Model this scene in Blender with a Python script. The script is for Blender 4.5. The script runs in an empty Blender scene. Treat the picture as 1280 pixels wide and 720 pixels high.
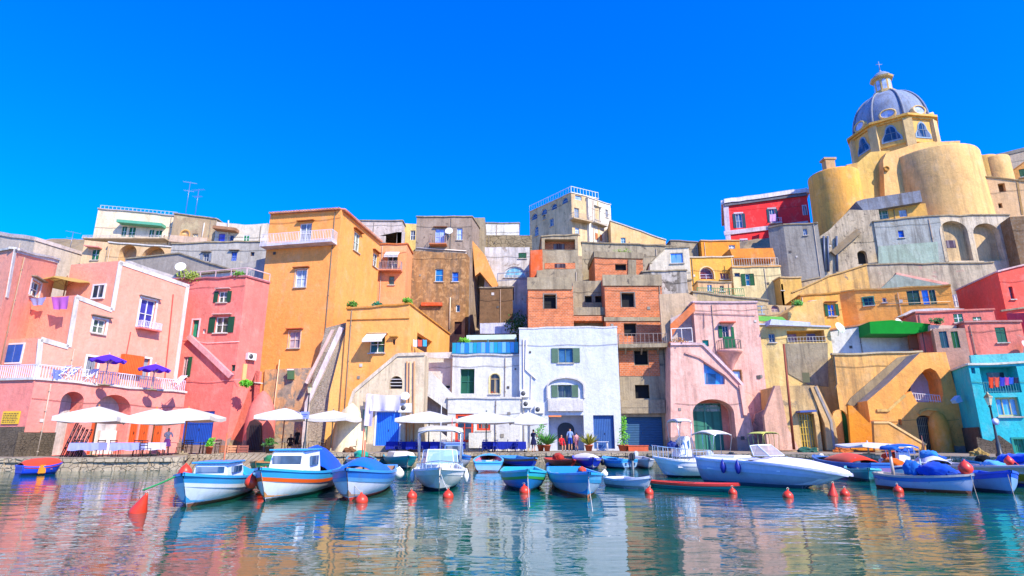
import bpy, bmesh, math, random
from mathutils import Vector, Matrix
from mathutils.geometry import tessellate_polygon
random.seed(7)
R = math.radians
S = bpy.context.scene
COL = S.collection

# ------------------------------------------------------------------ camera, sky, sun, exposure
FPX = 720.0; HOR = 548.0; CAMH = 1.65
PITCH = math.atan((HOR-360)/FPX); SP, CP = math.sin(PITCH), math.cos(PITCH)
cam = bpy.data.cameras.new('camera'); camo = bpy.data.objects.new('camera', cam); COL.objects.link(camo)
camo.location = (0, 0, CAMH); camo.rotation_euler = (R(90)+PITCH, 0, 0)
cam.sensor_width = 36; cam.lens = 36*FPX/1280; cam.clip_end = 3000; cam.clip_start = .05
S.camera = camo
SUN = Vector((0.50, -0.57, 0.66)).normalized()
W = bpy.data.worlds.new('World'); S.world = W; W.use_nodes = True
nt = W.node_tree; nt.nodes.clear()
sky = nt.nodes.new('ShaderNodeTexSky'); sky.sky_type = 'NISHITA'; sky.sun_disc = False
sky.sun_elevation = math.asin(SUN.z); sky.sun_rotation = math.atan2(SUN.x, SUN.y)
sky.altitude = 0; sky.air_density = 1.0; sky.dust_density = 0.0; sky.ozone_density = 5.0
hs = nt.nodes.new('ShaderNodeHueSaturation'); hs.inputs['Saturation'].default_value = 1.55; hs.inputs['Hue'].default_value = .5
bg = nt.nodes.new('ShaderNodeBackground'); bg.inputs[1].default_value = 0.13
ow = nt.nodes.new('ShaderNodeOutputWorld')
mx = nt.nodes.new('ShaderNodeMix'); mx.data_type = 'RGBA'; mx.blend_type = 'MULTIPLY'; mx.inputs[0].default_value = 1; mx.inputs[7].default_value = (1, 1.12, 1.95, 1)
nt.links.new(sky.outputs[0], hs.inputs['Color']); nt.links.new(hs.outputs[0], mx.inputs[6]); nt.links.new(mx.outputs[2], bg.inputs[0]); nt.links.new(bg.outputs[0], ow.inputs[0])
sl = bpy.data.lights.new('sun', 'SUN'); sl.energy = 4.8; sl.angle = R(.5); sl.color = (1, .91, .74)
so = bpy.data.objects.new('sun', sl); COL.objects.link(so); so.rotation_euler = SUN.to_track_quat('Z', 'Y').to_euler(); so.location = SUN*100
S.view_settings.view_transform = 'Standard'; S.view_settings.look = 'None'; S.view_settings.gamma = 1
S.view_settings.exposure = 0.68

# ------------------------------------------------------------------ pixel -> world helpers (photo is 1280 x 720)
def ratio(py):
    v = (360-py)/FPX; return (SP+v*CP)/(CP-v*SP)
def P(px, py, Y):
    v = (360-py)/FPX; d = CP-v*SP
    return Vector(((px-640)/FPX*Y/d, Y, CAMH+Y*(SP+v*CP)/d))
def ray(px, py):
    v = (360-py)/FPX; return Vector(((px-640)/FPX, CP-v*SP, SP+v*CP))
def G(px, py, z=0.0):
    return P(px, py, (z-CAMH)/ratio(py))
def c(h):
    h = h.lstrip('#'); o = []
    for i in (0, 2, 4):
        v = int(h[i:i+2], 16)/255; o.append(v/12.92 if v < .04045 else ((v+.055)/1.055)**2.4)
    return (*o, 1)

# ------------------------------------------------------------------ materials
MATS = {}
def newmat(name):
    m = bpy.data.materials.new(name); m.use_nodes = True; n = m.node_tree
    return m, n, n.nodes['Principled BSDF']
def node(n, t, **k):
    x = n.nodes.new(t)
    for a, b in k.items():
        if a in x.inputs: x.inputs[a].default_value = b
        else: setattr(x, a, b)
    return x
def mixc(n, fac, a, b, mode='MIX'):
    x = n.nodes.new('ShaderNodeMix'); x.data_type = 'RGBA'; x.blend_type = mode
    for s, i in ((fac, 0), (a, 6), (b, 7)):
        if hasattr(s, 'is_linked'): n.links.new(s, x.inputs[i])
        else: x.inputs[i].default_value = s
    return x.outputs[2]
def ramp(n, src, stops):
    r = n.nodes.new('ShaderNodeValToRGB'); n.links.new(src, r.inputs[0]); e = r.color_ramp.elements
    while len(e) < len(stops): e.new(.5)
    for x, (p, v) in zip(e, stops): x.position = p; x.color = (v, v, v, 1) if not hasattr(v, '__len__') else v
    return r.outputs[0]
def noise(n, vec, sc, det=6, rough=.6, mapping=None, dist=0):
    if mapping:
        mp = node(n, 'ShaderNodeMapping'); mp.inputs['Scale'].default_value = mapping[:3]
        if len(mapping) > 3: mp.inputs['Location'].default_value = mapping[3:6]
        n.links.new(vec, mp.inputs[0]); vec = mp.outputs[0]
    x = node(n, 'ShaderNodeTexNoise'); x.inputs['Scale'].default_value = sc; x.inputs['Detail'].default_value = det
    x.inputs['Roughness'].default_value = rough; x.inputs['Distortion'].default_value = dist
    n.links.new(vec, x.inputs['Vector']); return x.outputs[0]
def bump(n, b, src, st, dist=.02, prev=None):
    x = node(n, 'ShaderNodeBump'); x.inputs['Strength'].default_value = st; x.inputs['Distance'].default_value = dist
    n.links.new(src, x.inputs['Height'])
    if prev: n.links.new(prev, x.inputs['Normal'])
    n.links.new(x.outputs[0], b.inputs['Normal']); return x.outputs[0]
def sc3(col, k): return (min(1, col[0]*k), min(1, col[1]*k), min(1, col[2]*k), 1)

def stucco(col, col2=None, peel=0.0, peelc='#a8998a', stain=.35, var=.28, rough=.9, peelscale=.9, seed=0, damp=0):
    """painted render: large tonal drift, rain streaks, peeled patches with crisp edges, grain"""
    key = ('st', col, col2, peel, peelc, stain, var, peelscale, seed, damp)
    if key in MATS: return MATS[key]
    m, n, b = newmat('stucco'); tc = node(n, 'ShaderNodeTexCoord').outputs['Object']
    L = (1, 1, 1, seed*7.3, seed*3.1, seed*5.7)
    a = c(col); a2 = c(col2) if col2 else sc3(a, 1-var)
    big = ramp(n, noise(n, tc, .22, 8, .65, L), [(.32, 0.), (.68, 1.)])
    out = mixc(n, big, a, a2)
    mid = ramp(n, noise(n, tc, 1.3, 9, .7, L), [(.35, 0.), (.75, 1.)])
    out = mixc(n, mid, out, mixc(n, .45, out, sc3(a, 1.25)))
    out = mixc(n, ramp(n, noise(n, tc, 4.5, 8, .75, L), [(.42, 0.), (.72, .35)]), out, sc3(a, .55))
    # lighter lime bloom, soot streaks of two widths, hairline cracks
    out = mixc(n, ramp(n, noise(n, tc, .9, 10, .72, (1, 1, .7, seed*2.2, 4, 1)), [(.52, 0.), (.66, .30)]), out, mixc(n, .5, (.62, .56, .48, 1), sc3(a, 1.3)))
    out = mixc(n, ramp(n, noise(n, tc, .75, 11, .78, (1, 1, .8, seed*1.7, 9, 3)), [(.5, 0.), (.60, .12+stain*.45)]), out, mixc(n, .62, out, (.09, .07, .055, 1)))
    st = ramp(n, noise(n, tc, 1.1, 7, .7, (1.3, 1.3, .13, seed, 0, 0)), [(.48, 0.), (.74, min(1, stain*1.15))])
    out = mixc(n, st, out, (.10, .08, .06, 1))
    st2 = ramp(n, noise(n, tc, 3.2, 5, .6, (1.4, 1.4, .09, seed, 3, 0)), [(.53, 0.), (.7, stain*.75)])
    out = mixc(n, st2, out, mixc(n, .3, (.09, .075, .06, 1), out))
    vc = node(n, 'ShaderNodeTexVoronoi', feature='DISTANCE_TO_EDGE'); vc.inputs['Scale'].default_value = .42
    dv = node(n, 'ShaderNodeVectorMath', operation='ADD'); dn = node(n, 'ShaderNodeTexNoise'); dn.inputs['Scale'].default_value = 1.7; dn.inputs['Detail'].default_value = 8; n.links.new(tc, dn.inputs['Vector']); n.links.new(tc, dv.inputs[0]); n.links.new(dn.outputs['Color'], dv.inputs[1]); n.links.new(dv.outputs[0], vc.inputs['Vector'])
    cm = ramp(n, vc.outputs['Distance'], [(0., .42), (.009, 0.)]); km = node(n, 'ShaderNodeMath', operation='MULTIPLY'); n.links.new(cm, km.inputs[0]); n.links.new(ramp(n, noise(n, tc, .3, 3, .5, L), [(.5, 0.), (.6, 1.)]), km.inputs[1]); out = mixc(n, km.outputs[0], out, sc3(a, .35))
    if damp:
        sx = node(n, 'ShaderNodeSeparateXYZ'); n.links.new(tc, sx.inputs[0])
        ad = node(n, 'ShaderNodeMath', operation='MULTIPLY_ADD'); n.links.new(noise(n, tc, .8, 8, .7), ad.inputs[0]); ad.inputs[1].default_value = -2.6*damp
        n.links.new(sx.outputs[2], ad.inputs[2])
        lo = ramp(n, ad.outputs[0], [(0., 1.), (.06, 0.)])
        out = mixc(n, mixc(n, 0, lo, lo), out, mixc(n, noise(n, tc, 3, 6), c(peelc), c('#6f665c')))
    if peel > 0:
        pn = noise(n, tc, peelscale, 11, .62, L, .5)
        pf = ramp(n, pn, [(1-.5*peel-.22, 0.), (1-.5*peel-.17, 1.)])
        pc = mixc(n, ramp(n, noise(n, tc, 2.5, 8, .7), [(.35, 0.), (.65, 1.)]), mixc(n, .3, c(peelc), out), sc3(c(peelc), .6))
        out = mixc(n, pf, out, pc)
    n.links.new(out, b.inputs['Base Color']); b.inputs['Roughness'].default_value = rough
    b.inputs['Specular IOR Level'].default_value = .2
    bump(n, b, noise(n, tc, 3, 11, .72), .6, .09)
    MATS[key] = m; return m
def stone(col, mortar='#8d8474', sc=1.6, seed=0, blocks=True):
    key = ('stone', col, mortar, sc, blocks, seed)
    if key in MATS: return MATS[key]
    m, n, b = newmat('stone'); tc = node(n, 'ShaderNodeTexCoord'); o = tc.outputs['Object']
    a = c(col)
    out = mixc(n, ramp(n, noise(n, o, .5, 10, .7, (1, 1, 1, seed, 0, 0)), [(.3, 0.), (.7, 1.)]), sc3(a, .55), sc3(a, 1.25))
    out = mixc(n, ramp(n, noise(n, o, 3, 8, .7), [(.45, 0.), (.7, .8)]), out, c(mortar))
    h = noise(n, o, 2.2, 10, .75)
    if blocks:
        vz = node(n, 'ShaderNodeTexVoronoi', feature='DISTANCE_TO_EDGE'); vz.inputs['Scale'].default_value = sc; vz.inputs['Randomness'].default_value = .8
        mp = node(n, 'ShaderNodeMapping'); mp.inputs['Scale'].default_value = (1, 1, 1.7); n.links.new(o, mp.inputs[0]); n.links.new(mp.outputs[0], vz.inputs['Vector'])
        e = ramp(n, vz.outputs['Distance'], [(0., 0.), (.07, 1.)])
        out = mixc(n, e, mixc(n, .6, out, sc3(c(mortar), .6)), out)
        ad = node(n, 'ShaderNodeMath', operation='ADD'); n.links.new(h, ad.inputs[0]); n.links.new(e, ad.inputs[1]); h = ad.outputs[0]
    n.links.new(out, b.inputs['Base Color']); b.inputs['Roughness'].default_value = .95; b.inputs['Specular IOR Level'].default_value = .15
    bump(n, b, h, .7, .08); MATS[key] = m; return m
def brick(col='#c9582c', mortar='#b9a08a', bw=.32, bh=.17, seed=0):
    key = ('brick', col, mortar, bw, bh)
    if key in MATS: return MATS[key]
    m, n, b = newmat('brick'); tc = node(n, 'ShaderNodeTexCoord'); o = tc.outputs['Object']
    br = node(n, 'ShaderNodeTexBrick'); br.inputs['Scale'].default_value = 1; br.inputs['Brick Width'].default_value = bw; br.inputs['Row Height'].default_value = bh
    br.inputs['Mortar Size'].default_value = .012; br.inputs['Color1'].default_value = c(col); br.inputs['Color2'].default_value = sc3(c(col), .6); br.inputs['Mortar'].default_value = c(mortar)
    n.links.new(tc.outputs['UV'], br.inputs['Vector'])
    out = mixc(n, ramp(n, noise(n, o, 1.1, 9, .7), [(.4, 0.), (.75, .75)]), br.outputs[0], sc3(c(col), .45))
    n.links.new(out, b.inputs['Base Color']); b.inputs['Roughness'].default_value = .9
    bump(n, b, br.outputs[1], -.5, .03); MATS[key] = m; return m
def planks(col, sc=6, axis='Z', seed=0, rough=.8, st=.6):
    """louvres / boards / corrugation: fine parallel relief"""
    key = ('pl', col, sc, axis, rough)
    if key in MATS: return MATS[key]
    m, n, b = newmat('boards'); tc = node(n, 'ShaderNodeTexCoord'); o = tc.outputs['UV']
    w = node(n, 'ShaderNodeTexWave', wave_type='BANDS'); w.bands_direction = 'Y' if axis == 'Z' else 'X'; w.inputs['Scale'].default_value = sc; n.links.new(o, w.inputs['Vector'])
    out = mixc(n, ramp(n, noise(n, tc.outputs['Object'], 2.5, 8, .7), [(.4, 0.), (.8, .6)]), c(col), sc3(c(col), .45))
    out = mixc(n, ramp(n, w.outputs[1], [(.0, .55), (.35, 0.)]), out, sc3(c(col), .3))
    n.links.new(out, b.inputs['Base Color']); b.inputs['Roughness'].default_value = rough
    bump(n, b, w.outputs[1], st, .03); MATS[key] = m; return m
def paint(col, rough=.45, dirt=.3, metal=0, coat=0, sc=2.0):
    key = ('pt', col, rough, dirt, metal, coat, sc)
    if key in MATS: return MATS[key]
    m, n, b = newmat('paint'); o = node(n, 'ShaderNodeTexCoord').outputs['Object']
    a = c(col)
    out = mixc(n, ramp(n, noise(n, o, sc, 9, .7), [(.42, 0.), (.8, dirt)]), a, mixc(n, .5, sc3(a, .4), (.12, .1, .07, 1)))
    out = mixc(n, ramp(n, noise(n, o, sc*3, 6, .7, (1, 1, .2)), [(.55, 0.), (.8, dirt*.8)]), out, (.16, .12, .08, 1))
    n.links.new(out, b.inputs['Base Color']); b.inputs['Roughness'].default_value = rough; b.inputs['Metallic'].default_value = metal
    b.inputs['Coat Weight'].default_value = coat
    bump(n, b, noise(n, o, 14, 5), .12, .01); MATS[key] = m; return m
def cloth(col, tr=0.0, stripe=None):
    key = ('cl', col, tr, stripe)
    if key in MATS: return MATS[key]
    m, n, b = newmat('fabric'); tc = node(n, 'ShaderNodeTexCoord'); o = tc.outputs['Object']
    a = c(col); out = mixc(n, ramp(n, noise(n, o, 2, 6), [(.3, 0.), (.7, 1.)]), a, sc3(a, .82))
    if stripe:
        w = node(n, 'ShaderNodeTexWave', wave_type='BANDS'); w.bands_direction = 'X'; w.inputs['Scale'].default_value = 2.2; n.links.new(tc.outputs['Object'], w.inputs['Vector'])
        out = mixc(n, ramp(n, w.outputs[1], [(.48, 0.), (.52, 1.)]), out, c(stripe))
    n.links.new(out, b.inputs['Base Color']); b.inputs['Roughness'].default_value = .95; b.inputs['Specular IOR Level'].default_value = .1
    b.inputs['Sheen Weight'].default_value = .1
    bump(n, b, noise(n, o, 6, 5), .25, .03)
    if tr:
        t = node(n, 'ShaderNodeBsdfTranslucent'); n.links.new(out, t.inputs[0]); mx = node(n, 'ShaderNodeMixShader'); mx.inputs[0].default_value = tr
        n.links.new(b.outputs[0], mx.inputs[1]); n.links.new(t.outputs[0], mx.inputs[2]); n.links.new(mx.outputs[0], n.nodes['Material Output'].inputs[0])
    MATS[key] = m; return m
def glass(col='#1c2a38', rough=.06):
    key = ('gl', col, rough)
    if key in MATS: return MATS[key]
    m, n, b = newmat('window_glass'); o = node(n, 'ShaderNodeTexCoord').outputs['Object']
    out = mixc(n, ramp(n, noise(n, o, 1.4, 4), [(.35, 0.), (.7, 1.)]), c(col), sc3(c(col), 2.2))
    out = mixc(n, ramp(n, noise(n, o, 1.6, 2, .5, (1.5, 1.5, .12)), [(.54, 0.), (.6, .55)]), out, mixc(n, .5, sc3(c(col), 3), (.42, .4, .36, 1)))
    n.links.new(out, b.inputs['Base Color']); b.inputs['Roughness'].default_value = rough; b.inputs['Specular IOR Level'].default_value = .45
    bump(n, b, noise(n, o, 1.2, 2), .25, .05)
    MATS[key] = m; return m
def clear(col='#bcd4dc', al=.35):
    key = ('cg', col, al)
    if key in MATS: return MATS[key]
    m, n, b = newmat('clear_screen'); b.inputs['Base Color'].default_value = c(col); b.inputs['Roughness'].default_value = .05; b.inputs['Alpha'].default_value = al
    MATS[key] = m; return m
def tiles(col='#c0603a'):
    return planks(col, 1.4, 'X', rough=.85, st=1)
def leafm(col='#2f6a1c'):
    key = ('lf', col)
    if key in MATS: return MATS[key]
    m, n, b = newmat('leaves'); o = node(n, 'ShaderNodeTexCoord').outputs['Object']
    out = mixc(n, noise(n, o, 5, 4), sc3(c(col), .6), sc3(c(col), 1.8)); n.links.new(out, b.inputs['Base Color']); b.inputs['Roughness'].default_value = .6
    MATS[key] = m; return m

# ------------------------------------------------------------------ object helpers
def tag(o, label=None, cat=None, group=None, kind=None):
    if label: o['label'] = label
    if cat: o['category'] = cat
    if group: o['group'] = group
    if kind: o['kind'] = kind
    return o
def thing(name, label, cat, loc=(0, 0, 0), rz=0, group=None):
    o = bpy.data.objects.new(name, None); COL.objects.link(o); o.empty_display_size = .3
    o.location = loc; o.rotation_euler = (0, 0, rz); return tag(o, label, cat, group)
def link(name, bm, mats, parent=None, world=True, smooth=False, recalc=False):
    """bm in world coordinates (world=True) or in the parent's own coordinates"""
    if recalc: bmesh.ops.recalc_face_normals(bm, faces=bm.faces)
    me = bpy.data.meshes.new(name)
    if not isinstance(mats, (list, tuple)): mats = [mats]
    for m in mats: me.materials.append(m)
    off = None
    if parent is not None and world:
        r = parent
        tot = Matrix.Identity(4); 
        chain = []
        while r is not None: chain.append(r); r = r.parent
        for q in reversed(chain): tot = tot @ q.matrix_basis
        bmesh.ops.transform(bm, matrix=tot.inverted(), verts=bm.verts)
    elif parent is None and world and len(bm.verts):
        # put the origin at the base of the mesh
        lo = Vector([min(v.co[i] for v in bm.verts) for i in range(3)]); hi = Vector([max(v.co[i] for v in bm.verts) for i in range(3)])
        off = Vector(((lo.x+hi.x)/2, (lo.y+hi.y)/2, lo.z)); bmesh.ops.translate(bm, vec=-off, verts=bm.verts)
    if smooth:
        for f in bm.faces: f.smooth = True
    bm.to_mesh(me); bm.free()
    o = bpy.data.objects.new(name, me); COL.objects.link(o)
    if off: o.location = off
    if parent is not None: o.parent = parent
    return o
def copytree(o, parent=None):
    d = o.copy(); COL.objects.link(d)
    if parent is not None: d.parent = parent
    for ch in list(o.children): copytree(ch, d)
    return d
def box(bm, x0, x1, y0, y1, z0, z1, M=None, mi=0):
    vs = [bm.verts.new(Vector(p) if M is None else M @ Vector(p)) for p in
          ((x0, y0, z0), (x1, y0, z0), (x1, y1, z0), (x0, y1, z0), (x0, y0, z1), (x1, y0, z1), (x1, y1, z1), (x0, y1, z1))]
    for q in ((3, 2, 1, 0), (4, 5, 6, 7), (0, 1, 5, 4), (1, 2, 6, 5), (2, 3, 7, 6), (3, 0, 4, 7)):
        f = bm.faces.new([vs[i] for i in q]); f.material_index = mi
    return vs
def tube(bm, pts, r, seg=6, r2=None, caps=True, mi=0):
    """round bar through pts, radius r tapering to r2"""
    pts = [Vector(p) for p in pts]; n = len(pts); rings = []
    for i, p in enumerate(pts):
        d = (pts[min(i+1, n-1)]-pts[max(i-1, 0)]).normalized()
        a = d.orthogonal().normalized() if i == 0 else (a - a.dot(d)*d).normalized()
        b = d.cross(a); rr = r if r2 is None else r+(r2-r)*i/(n-1)
        rings.append([bm.verts.new(p+a*rr*math.cos(2*math.pi*k/seg)+b*rr*math.sin(2*math.pi*k/seg)) for k in range(seg)])
    for i in range(n-1):
        for k in range(seg):
            f = bm.faces.new((rings[i][k], rings[i][(k+1) % seg], rings[i+1][(k+1) % seg], rings[i+1][k])); f.smooth = seg > 4; f.material_index = mi
    if caps: bm.faces.new(rings[0][::-1]); bm.faces.new(rings[-1])
def lathe(bm, prof, seg=16, o=(0, 0, 0), a0=0, a1=2*math.pi, smooth=True, sx=1, sy=1, M=None):
    o = Vector(o); full = abs(a1-a0-2*math.pi) < 1e-6; n = seg if full else seg+1; rings = []
    for r, z in prof:
        rg = []
        for k in range(n):
            a = a0+(a1-a0)*k/seg; p = o+Vector((r*math.cos(a)*sx, r*math.sin(a)*sy, z)); rg.append(bm.verts.new(M @ p if M else p))
        rings.append(rg)
    for i in range(len(prof)-1):
        for k in range(n if full else n-1):
            q = (k+1) % n
            try: f = bm.faces.new((rings[i][k], rings[i][q], rings[i+1][q], rings[i+1][k])); f.smooth = smooth
            except ValueError: pass
    return rings
def wall3(pts, closed=False): pass

# ------------------------------------------------------------------ facades
class Face:
    def __init__(s, O, U, V):
        s.O = O; s.U = U.normalized(); s.V = (V-V.dot(s.U)*s.U).normalized(); s.N = s.U.cross(s.V); s.poly = []; s.holes = []; s.H = None; s.mi = 0
    def hit(s, px, py):
        d = ray(px, py); C = Vector((0, 0, CAMH)); t = (s.O-C).dot(s.N)/d.dot(s.N); q = C+d*t-s.O
        return (q.dot(s.U), q.dot(s.V))
    def at(s, a, b, o=0): return s.O+s.U*a+s.V*b+s.N*o
    def rect(s, x0, y0, x1, y1):
        xm, ym = (x0+x1)/2, (y0+y1)/2
        a0, a1 = s.hit(x0, ym)[0], s.hit(x1, ym)[0]; b1, b0 = s.hit(xm, y0)[1], s.hit(xm, y1)[1]
        return min(a0, a1), max(a0, a1), min(b0, b1), max(b0, b1)
def fbox(bm, F, a0, a1, b0, b1, o0, o1, mi=0):
    vs = [bm.verts.new(F.at(*p)) for p in ((a0, b0, o0), (a1, b0, o0), (a1, b1, o0), (a0, b1, o0), (a0, b0, o1), (a1, b0, o1), (a1, b1, o1), (a0, b1, o1))]
    uv = bm.loops.layers.uv.verify()
    for q in ((3, 2, 1, 0), (4, 5, 6, 7), (0, 1, 5, 4), (1, 2, 6, 5), (2, 3, 7, 6), (3, 0, 4, 7)):
        f = bm.faces.new([vs[i] for i in q]); f.material_index = mi
        for l in f.loops:
            d = l.vert.co-F.O; l[uv].uv = (d.dot(F.U), d.dot(F.V))
def fpoly(bm, F, poly, o0, o1, mi=0):
    """solid slab from a polygon on the face plane, between offsets o0 < o1"""
    if sum(poly[i][0]*poly[(i+1) % len(poly)][1]-poly[(i+1) % len(poly)][0]*poly[i][1] for i in range(len(poly))) < 0: poly = poly[::-1]
    uv = bm.loops.layers.uv.verify(); n = len(poly)
    A = [bm.verts.new(F.at(a, b, o1)) for a, b in poly]; B = [bm.verts.new(F.at(a, b, o0)) for a, b in poly]
    fs = []
    for t in tessellate_polygon([[Vector((a, b, 0)) for a, b in poly]]):
        for vs in (A, B):
            fs.append(bm.faces.new([vs[i] for i in t]))
    for i in range(n): fs.append(bm.faces.new((A[i], B[i], B[(i+1) % n], A[(i+1) % n])))
    for f in fs:
        f.material_index = mi
        for l in f.loops:
            d = l.vert.co-F.O; l[uv].uv = (d.dot(F.U), d.dot(F.V))
    bmesh.ops.recalc_face_normals(bm, faces=fs)
def buildface(bm, F, mi=0):
    uv = bm.loops.layers.uv.verify()
    polys = [F.poly]+[h[0] for h in F.holes]; flat = [p for q in polys for p in q]
    vs = [bm.verts.new(F.at(a, b)) for a, b in flat]
    for t in tessellate_polygon([[Vector((a, b, 0)) for a, b in q] for q in polys]):
        p = [flat[i] for i in t]; ar = (p[1][0]-p[0][0])*(p[2][1]-p[0][1])-(p[2][0]-p[0][0])*(p[1][1]-p[0][1])
        if abs(ar) < 1e-7: continue
        try: f = bm.faces.new([vs[i] for i in (t if ar > 0 else t[::-1])])
        except ValueError: continue
        f.material_index = mi
        for l in f.loops:
            d = l.vert.co-F.O; l[uv].uv = (d.dot(F.U), d.dot(F.V))
    k = len(F.poly)
    for h, dep in F.holes:
        n = len(h); back = [bm.verts.new(F.at(a, b, -dep)) for a, b in h]
        ccw = sum(h[i][0]*h[(i+1) % n][1]-h[(i+1) % n][0]*h[i][1] for i in range(n)) > 0
        for i in range(n):
            j = (i+1) % n; q = (vs[k+i], vs[k+j], back[j], back[i])
            f = bm.faces.new(q[::-1] if not ccw else q); f.material_index = mi
            for l in f.loops: l[uv].uv = (i*.1, 0)
        k += n
HOUSES = []
def terr(x, y):
    sh = 0
    if x < -14: sh = -min(7, (-14-x)*.7)
    if x > 20: sh = -min(9, (x-20)*.5)
    d = y-52-sh
    return .6 if d < 0 else .6+min(d*.92, 30+ (d-32)*.1 if d > 32 else 99)
class House:
    def __init__(s, label, top, YL, YR, mat, name='house', cat='house', root=None, back=None, E=None, d=7, bot=None, roofm=None, cop=None, copw=.12, group=None, copk=1, batL=0, batR=0, wall='wall'):
        A = P(*top[0], YL); B = P(*top[-1], YR)
        U = Vector((B.x-A.x, B.y-A.y, 0)); F = Face(Vector((A.x, A.y, 0)), U, Vector((0, 0, 1)))
        pr = [F.hit(*t) for t in top]
        pr[0] = (0, A.z); pr[-1] = (U.length, B.z)
        jr = random.Random(int(abs(A.x*37+A.y*11))); q_ = [pr[0]]
        for i in range(len(pr)-1):      # old masonry: the parapet line wavers a little
            (a0, b0), (a1, b1) = pr[i], pr[i+1]
            if abs(b1-b0) < .8*abs(a1-a0):
                n_ = max(1, int(abs(a1-a0)/1.1)); q_ += [(a0+(a1-a0)*k/n_, b0+(b1-b0)*k/n_+jr.uniform(-.07, .05)) for k in range(1, n_)]
            q_.append(pr[i+1])
        pr = q_
        zb = bot if bot is not None else max(.3, min(terr(A.x, A.y), terr(B.x, B.y))-1.0)
        if back is not None:     # pixel of the far top corner of the right side (or of the left one when it lies left)
            src = A if back[0] < top[0][0]+.01 else B
            if len(back) > 2: q = P(*back)
            else: q = P(back[0], back[1], (src.z-CAMH)/ratio(back[1]))
            E = Vector((q.x-src.x, q.y-src.y, 0))
        elif E is not None: E = Vector((*E, 0))
        else: E = -F.N*d
        s.E = E; s.F = F; F.H = s; s.mat = mat; s.zb = zb; s.zt = max(p[1] for p in pr)
        F.poly = [(-batL, zb), (U.length+batR, zb)]+pr[::-1]
        s.prof = pr; s.W = U.length
        if root is None:
            m = (A+B)/2; root = thing(name, label, cat, (m.x, m.y, max(zb, .65)), 0, group)
        s.root = root; s.roofm = roofm or stucco('#a89c8c'); s.wall = wall
        # side faces
        rt, rb, lt, lb = F.at(*pr[-1]), F.at(U.length+batR, zb), F.at(*pr[0]), F.at(-batL, zb)
        s.R = Face(rb, E, rt-rb); s.R.poly = [((p-rb).dot(s.R.U), (p-rb).dot(s.R.V)) for p in (rb, rb+E, rt+E, rt)]; s.R.H = s
        s.L = Face(lb+E, -E, lt-lb); s.L.poly = [((p-lb-E).dot(s.L.U), (p-lb-E).dot(s.L.V)) for p in (lb+E, lb, lt, lt+E)]; s.L.H = s
        if cop:
            bm = bmesh.new()
            for i in range(len(pr)-1):
                (a0, b0), (a1, b1) = pr[i], pr[i+1]
                if abs(a1-a0) < .25*abs(b1-b0): continue
                e0, e1 = (.04 if i == 0 else 0), (.04 if i == len(pr)-2 else 0)
                fpoly(bm, F, [(a0-e0, b0-.03*copk), (a1+e1, b1-.03*copk), (a1+e1, b1+.11*copk), (a0-e0, b0+.11*copk)], -.3, copw)
            for Fc, p0, p1 in ((s.R, s.R.poly[3], s.R.poly[2]), (s.L, s.L.poly[3], s.L.poly[2])):
                fpoly(bm, Fc, [(p0[0], p0[1]-.03*copk), (p1[0], p1[1]-.03*copk), (p1[0], p1[1]+.108*copk), (p0[0], p0[1]+.108*copk)], -.28, copw-.003)
            link('cornice', bm, cop, root)
        HOUSES.append(s)
    def finish(s):
        bm = bmesh.new(); uv = bm.loops.layers.uv.verify(); F, E = s.F, s.E
        for f in (F, s.R, s.L): buildface(bm, f)
        # back
        vs = [bm.verts.new(F.at(*p)+E) for p in F.poly]
        for t in tessellate_polygon([[Vector((a, b, 0)) for a, b in F.poly]]):
            try: bm.faces.new([vs[i] for i in t])
            except ValueError: pass
        link(s.wall, bm, s.mat, s.root)
        bm = bmesh.new()
        for i in range(len(s.prof)-1):
            p, q = F.at(*s.prof[i]), F.at(*s.prof[i+1])
            f = bm.faces.new([bm.verts.new(x) for x in (p, q, q+E, p+E)]); f.material_index = 1 if abs(p.z-q.z) > 1.5*(Vector((p.x-q.x, p.y-q.y)).length) else 0
        link('roof', bm, [s.roofm, s.mat], s.root)
        # a drainpipe, a sagging cable and small vents where the wall is free
        rr = random.Random(int(s.W*1000)); zt_ = min(p[1] for p in s.prof); rng = [(min(a for a, b in h[0])-.45, max(a for a, b in h[0])+.45) for h in F.holes]
        if s.W > 3.2 and zt_-s.zb > 4:
            free = [s.W*k/24 for k in range(1, 24) if all(not (lo < s.W*k/24 < hi) for lo, hi in rng)]
            if free and rr.random() < .75:
                a = rr.choice(free); bm = bmesh.new(); tube(bm, [F.at(a, zt_-.15, .06), F.at(a+rr.uniform(-.05, .05), (zt_+s.zb)/2, .06), F.at(a, max(s.zb, .6), .06)], .035, 5)
                for k in range(4): z = zt_-(zt_-s.zb)*(k+.5)/4; fbox(bm, F, a-.055, a+.055, z, z+.06, 0, .1)
                link('drainpipe', bm, paint(rr.choice(['#8a7c6c', '#b8a894', '#6e655c', '#a88c74']), .7, .4), s.root)
            if rr.random() < .8:
                z = zt_-rr.uniform(.5, 1.6); bm = bmesh.new(); tube(bm, [F.at(s.W*k/10, z-.12*math.sin(math.pi*k/5)**2, .05) for k in range(11)], .014, 4); link('cable', bm, paint('#3c3630', .8), s.root)
            for _ in range(3):
                a, z = rr.uniform(.3, s.W-.3), rr.uniform(max(s.zb, zt_-7), zt_-.5)
                if any(lo < a < hi for lo, hi in rng): continue
                bm = bmesh.new(); w = rr.uniform(.07, .16); fbox(bm, F, a-w, a+w, z-w, z+w, 0, .05); link('vent', bm, paint(rr.choice(['#4a443e', '#8a8478', '#c8c0b4']), .7, .4), s.root)

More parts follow.
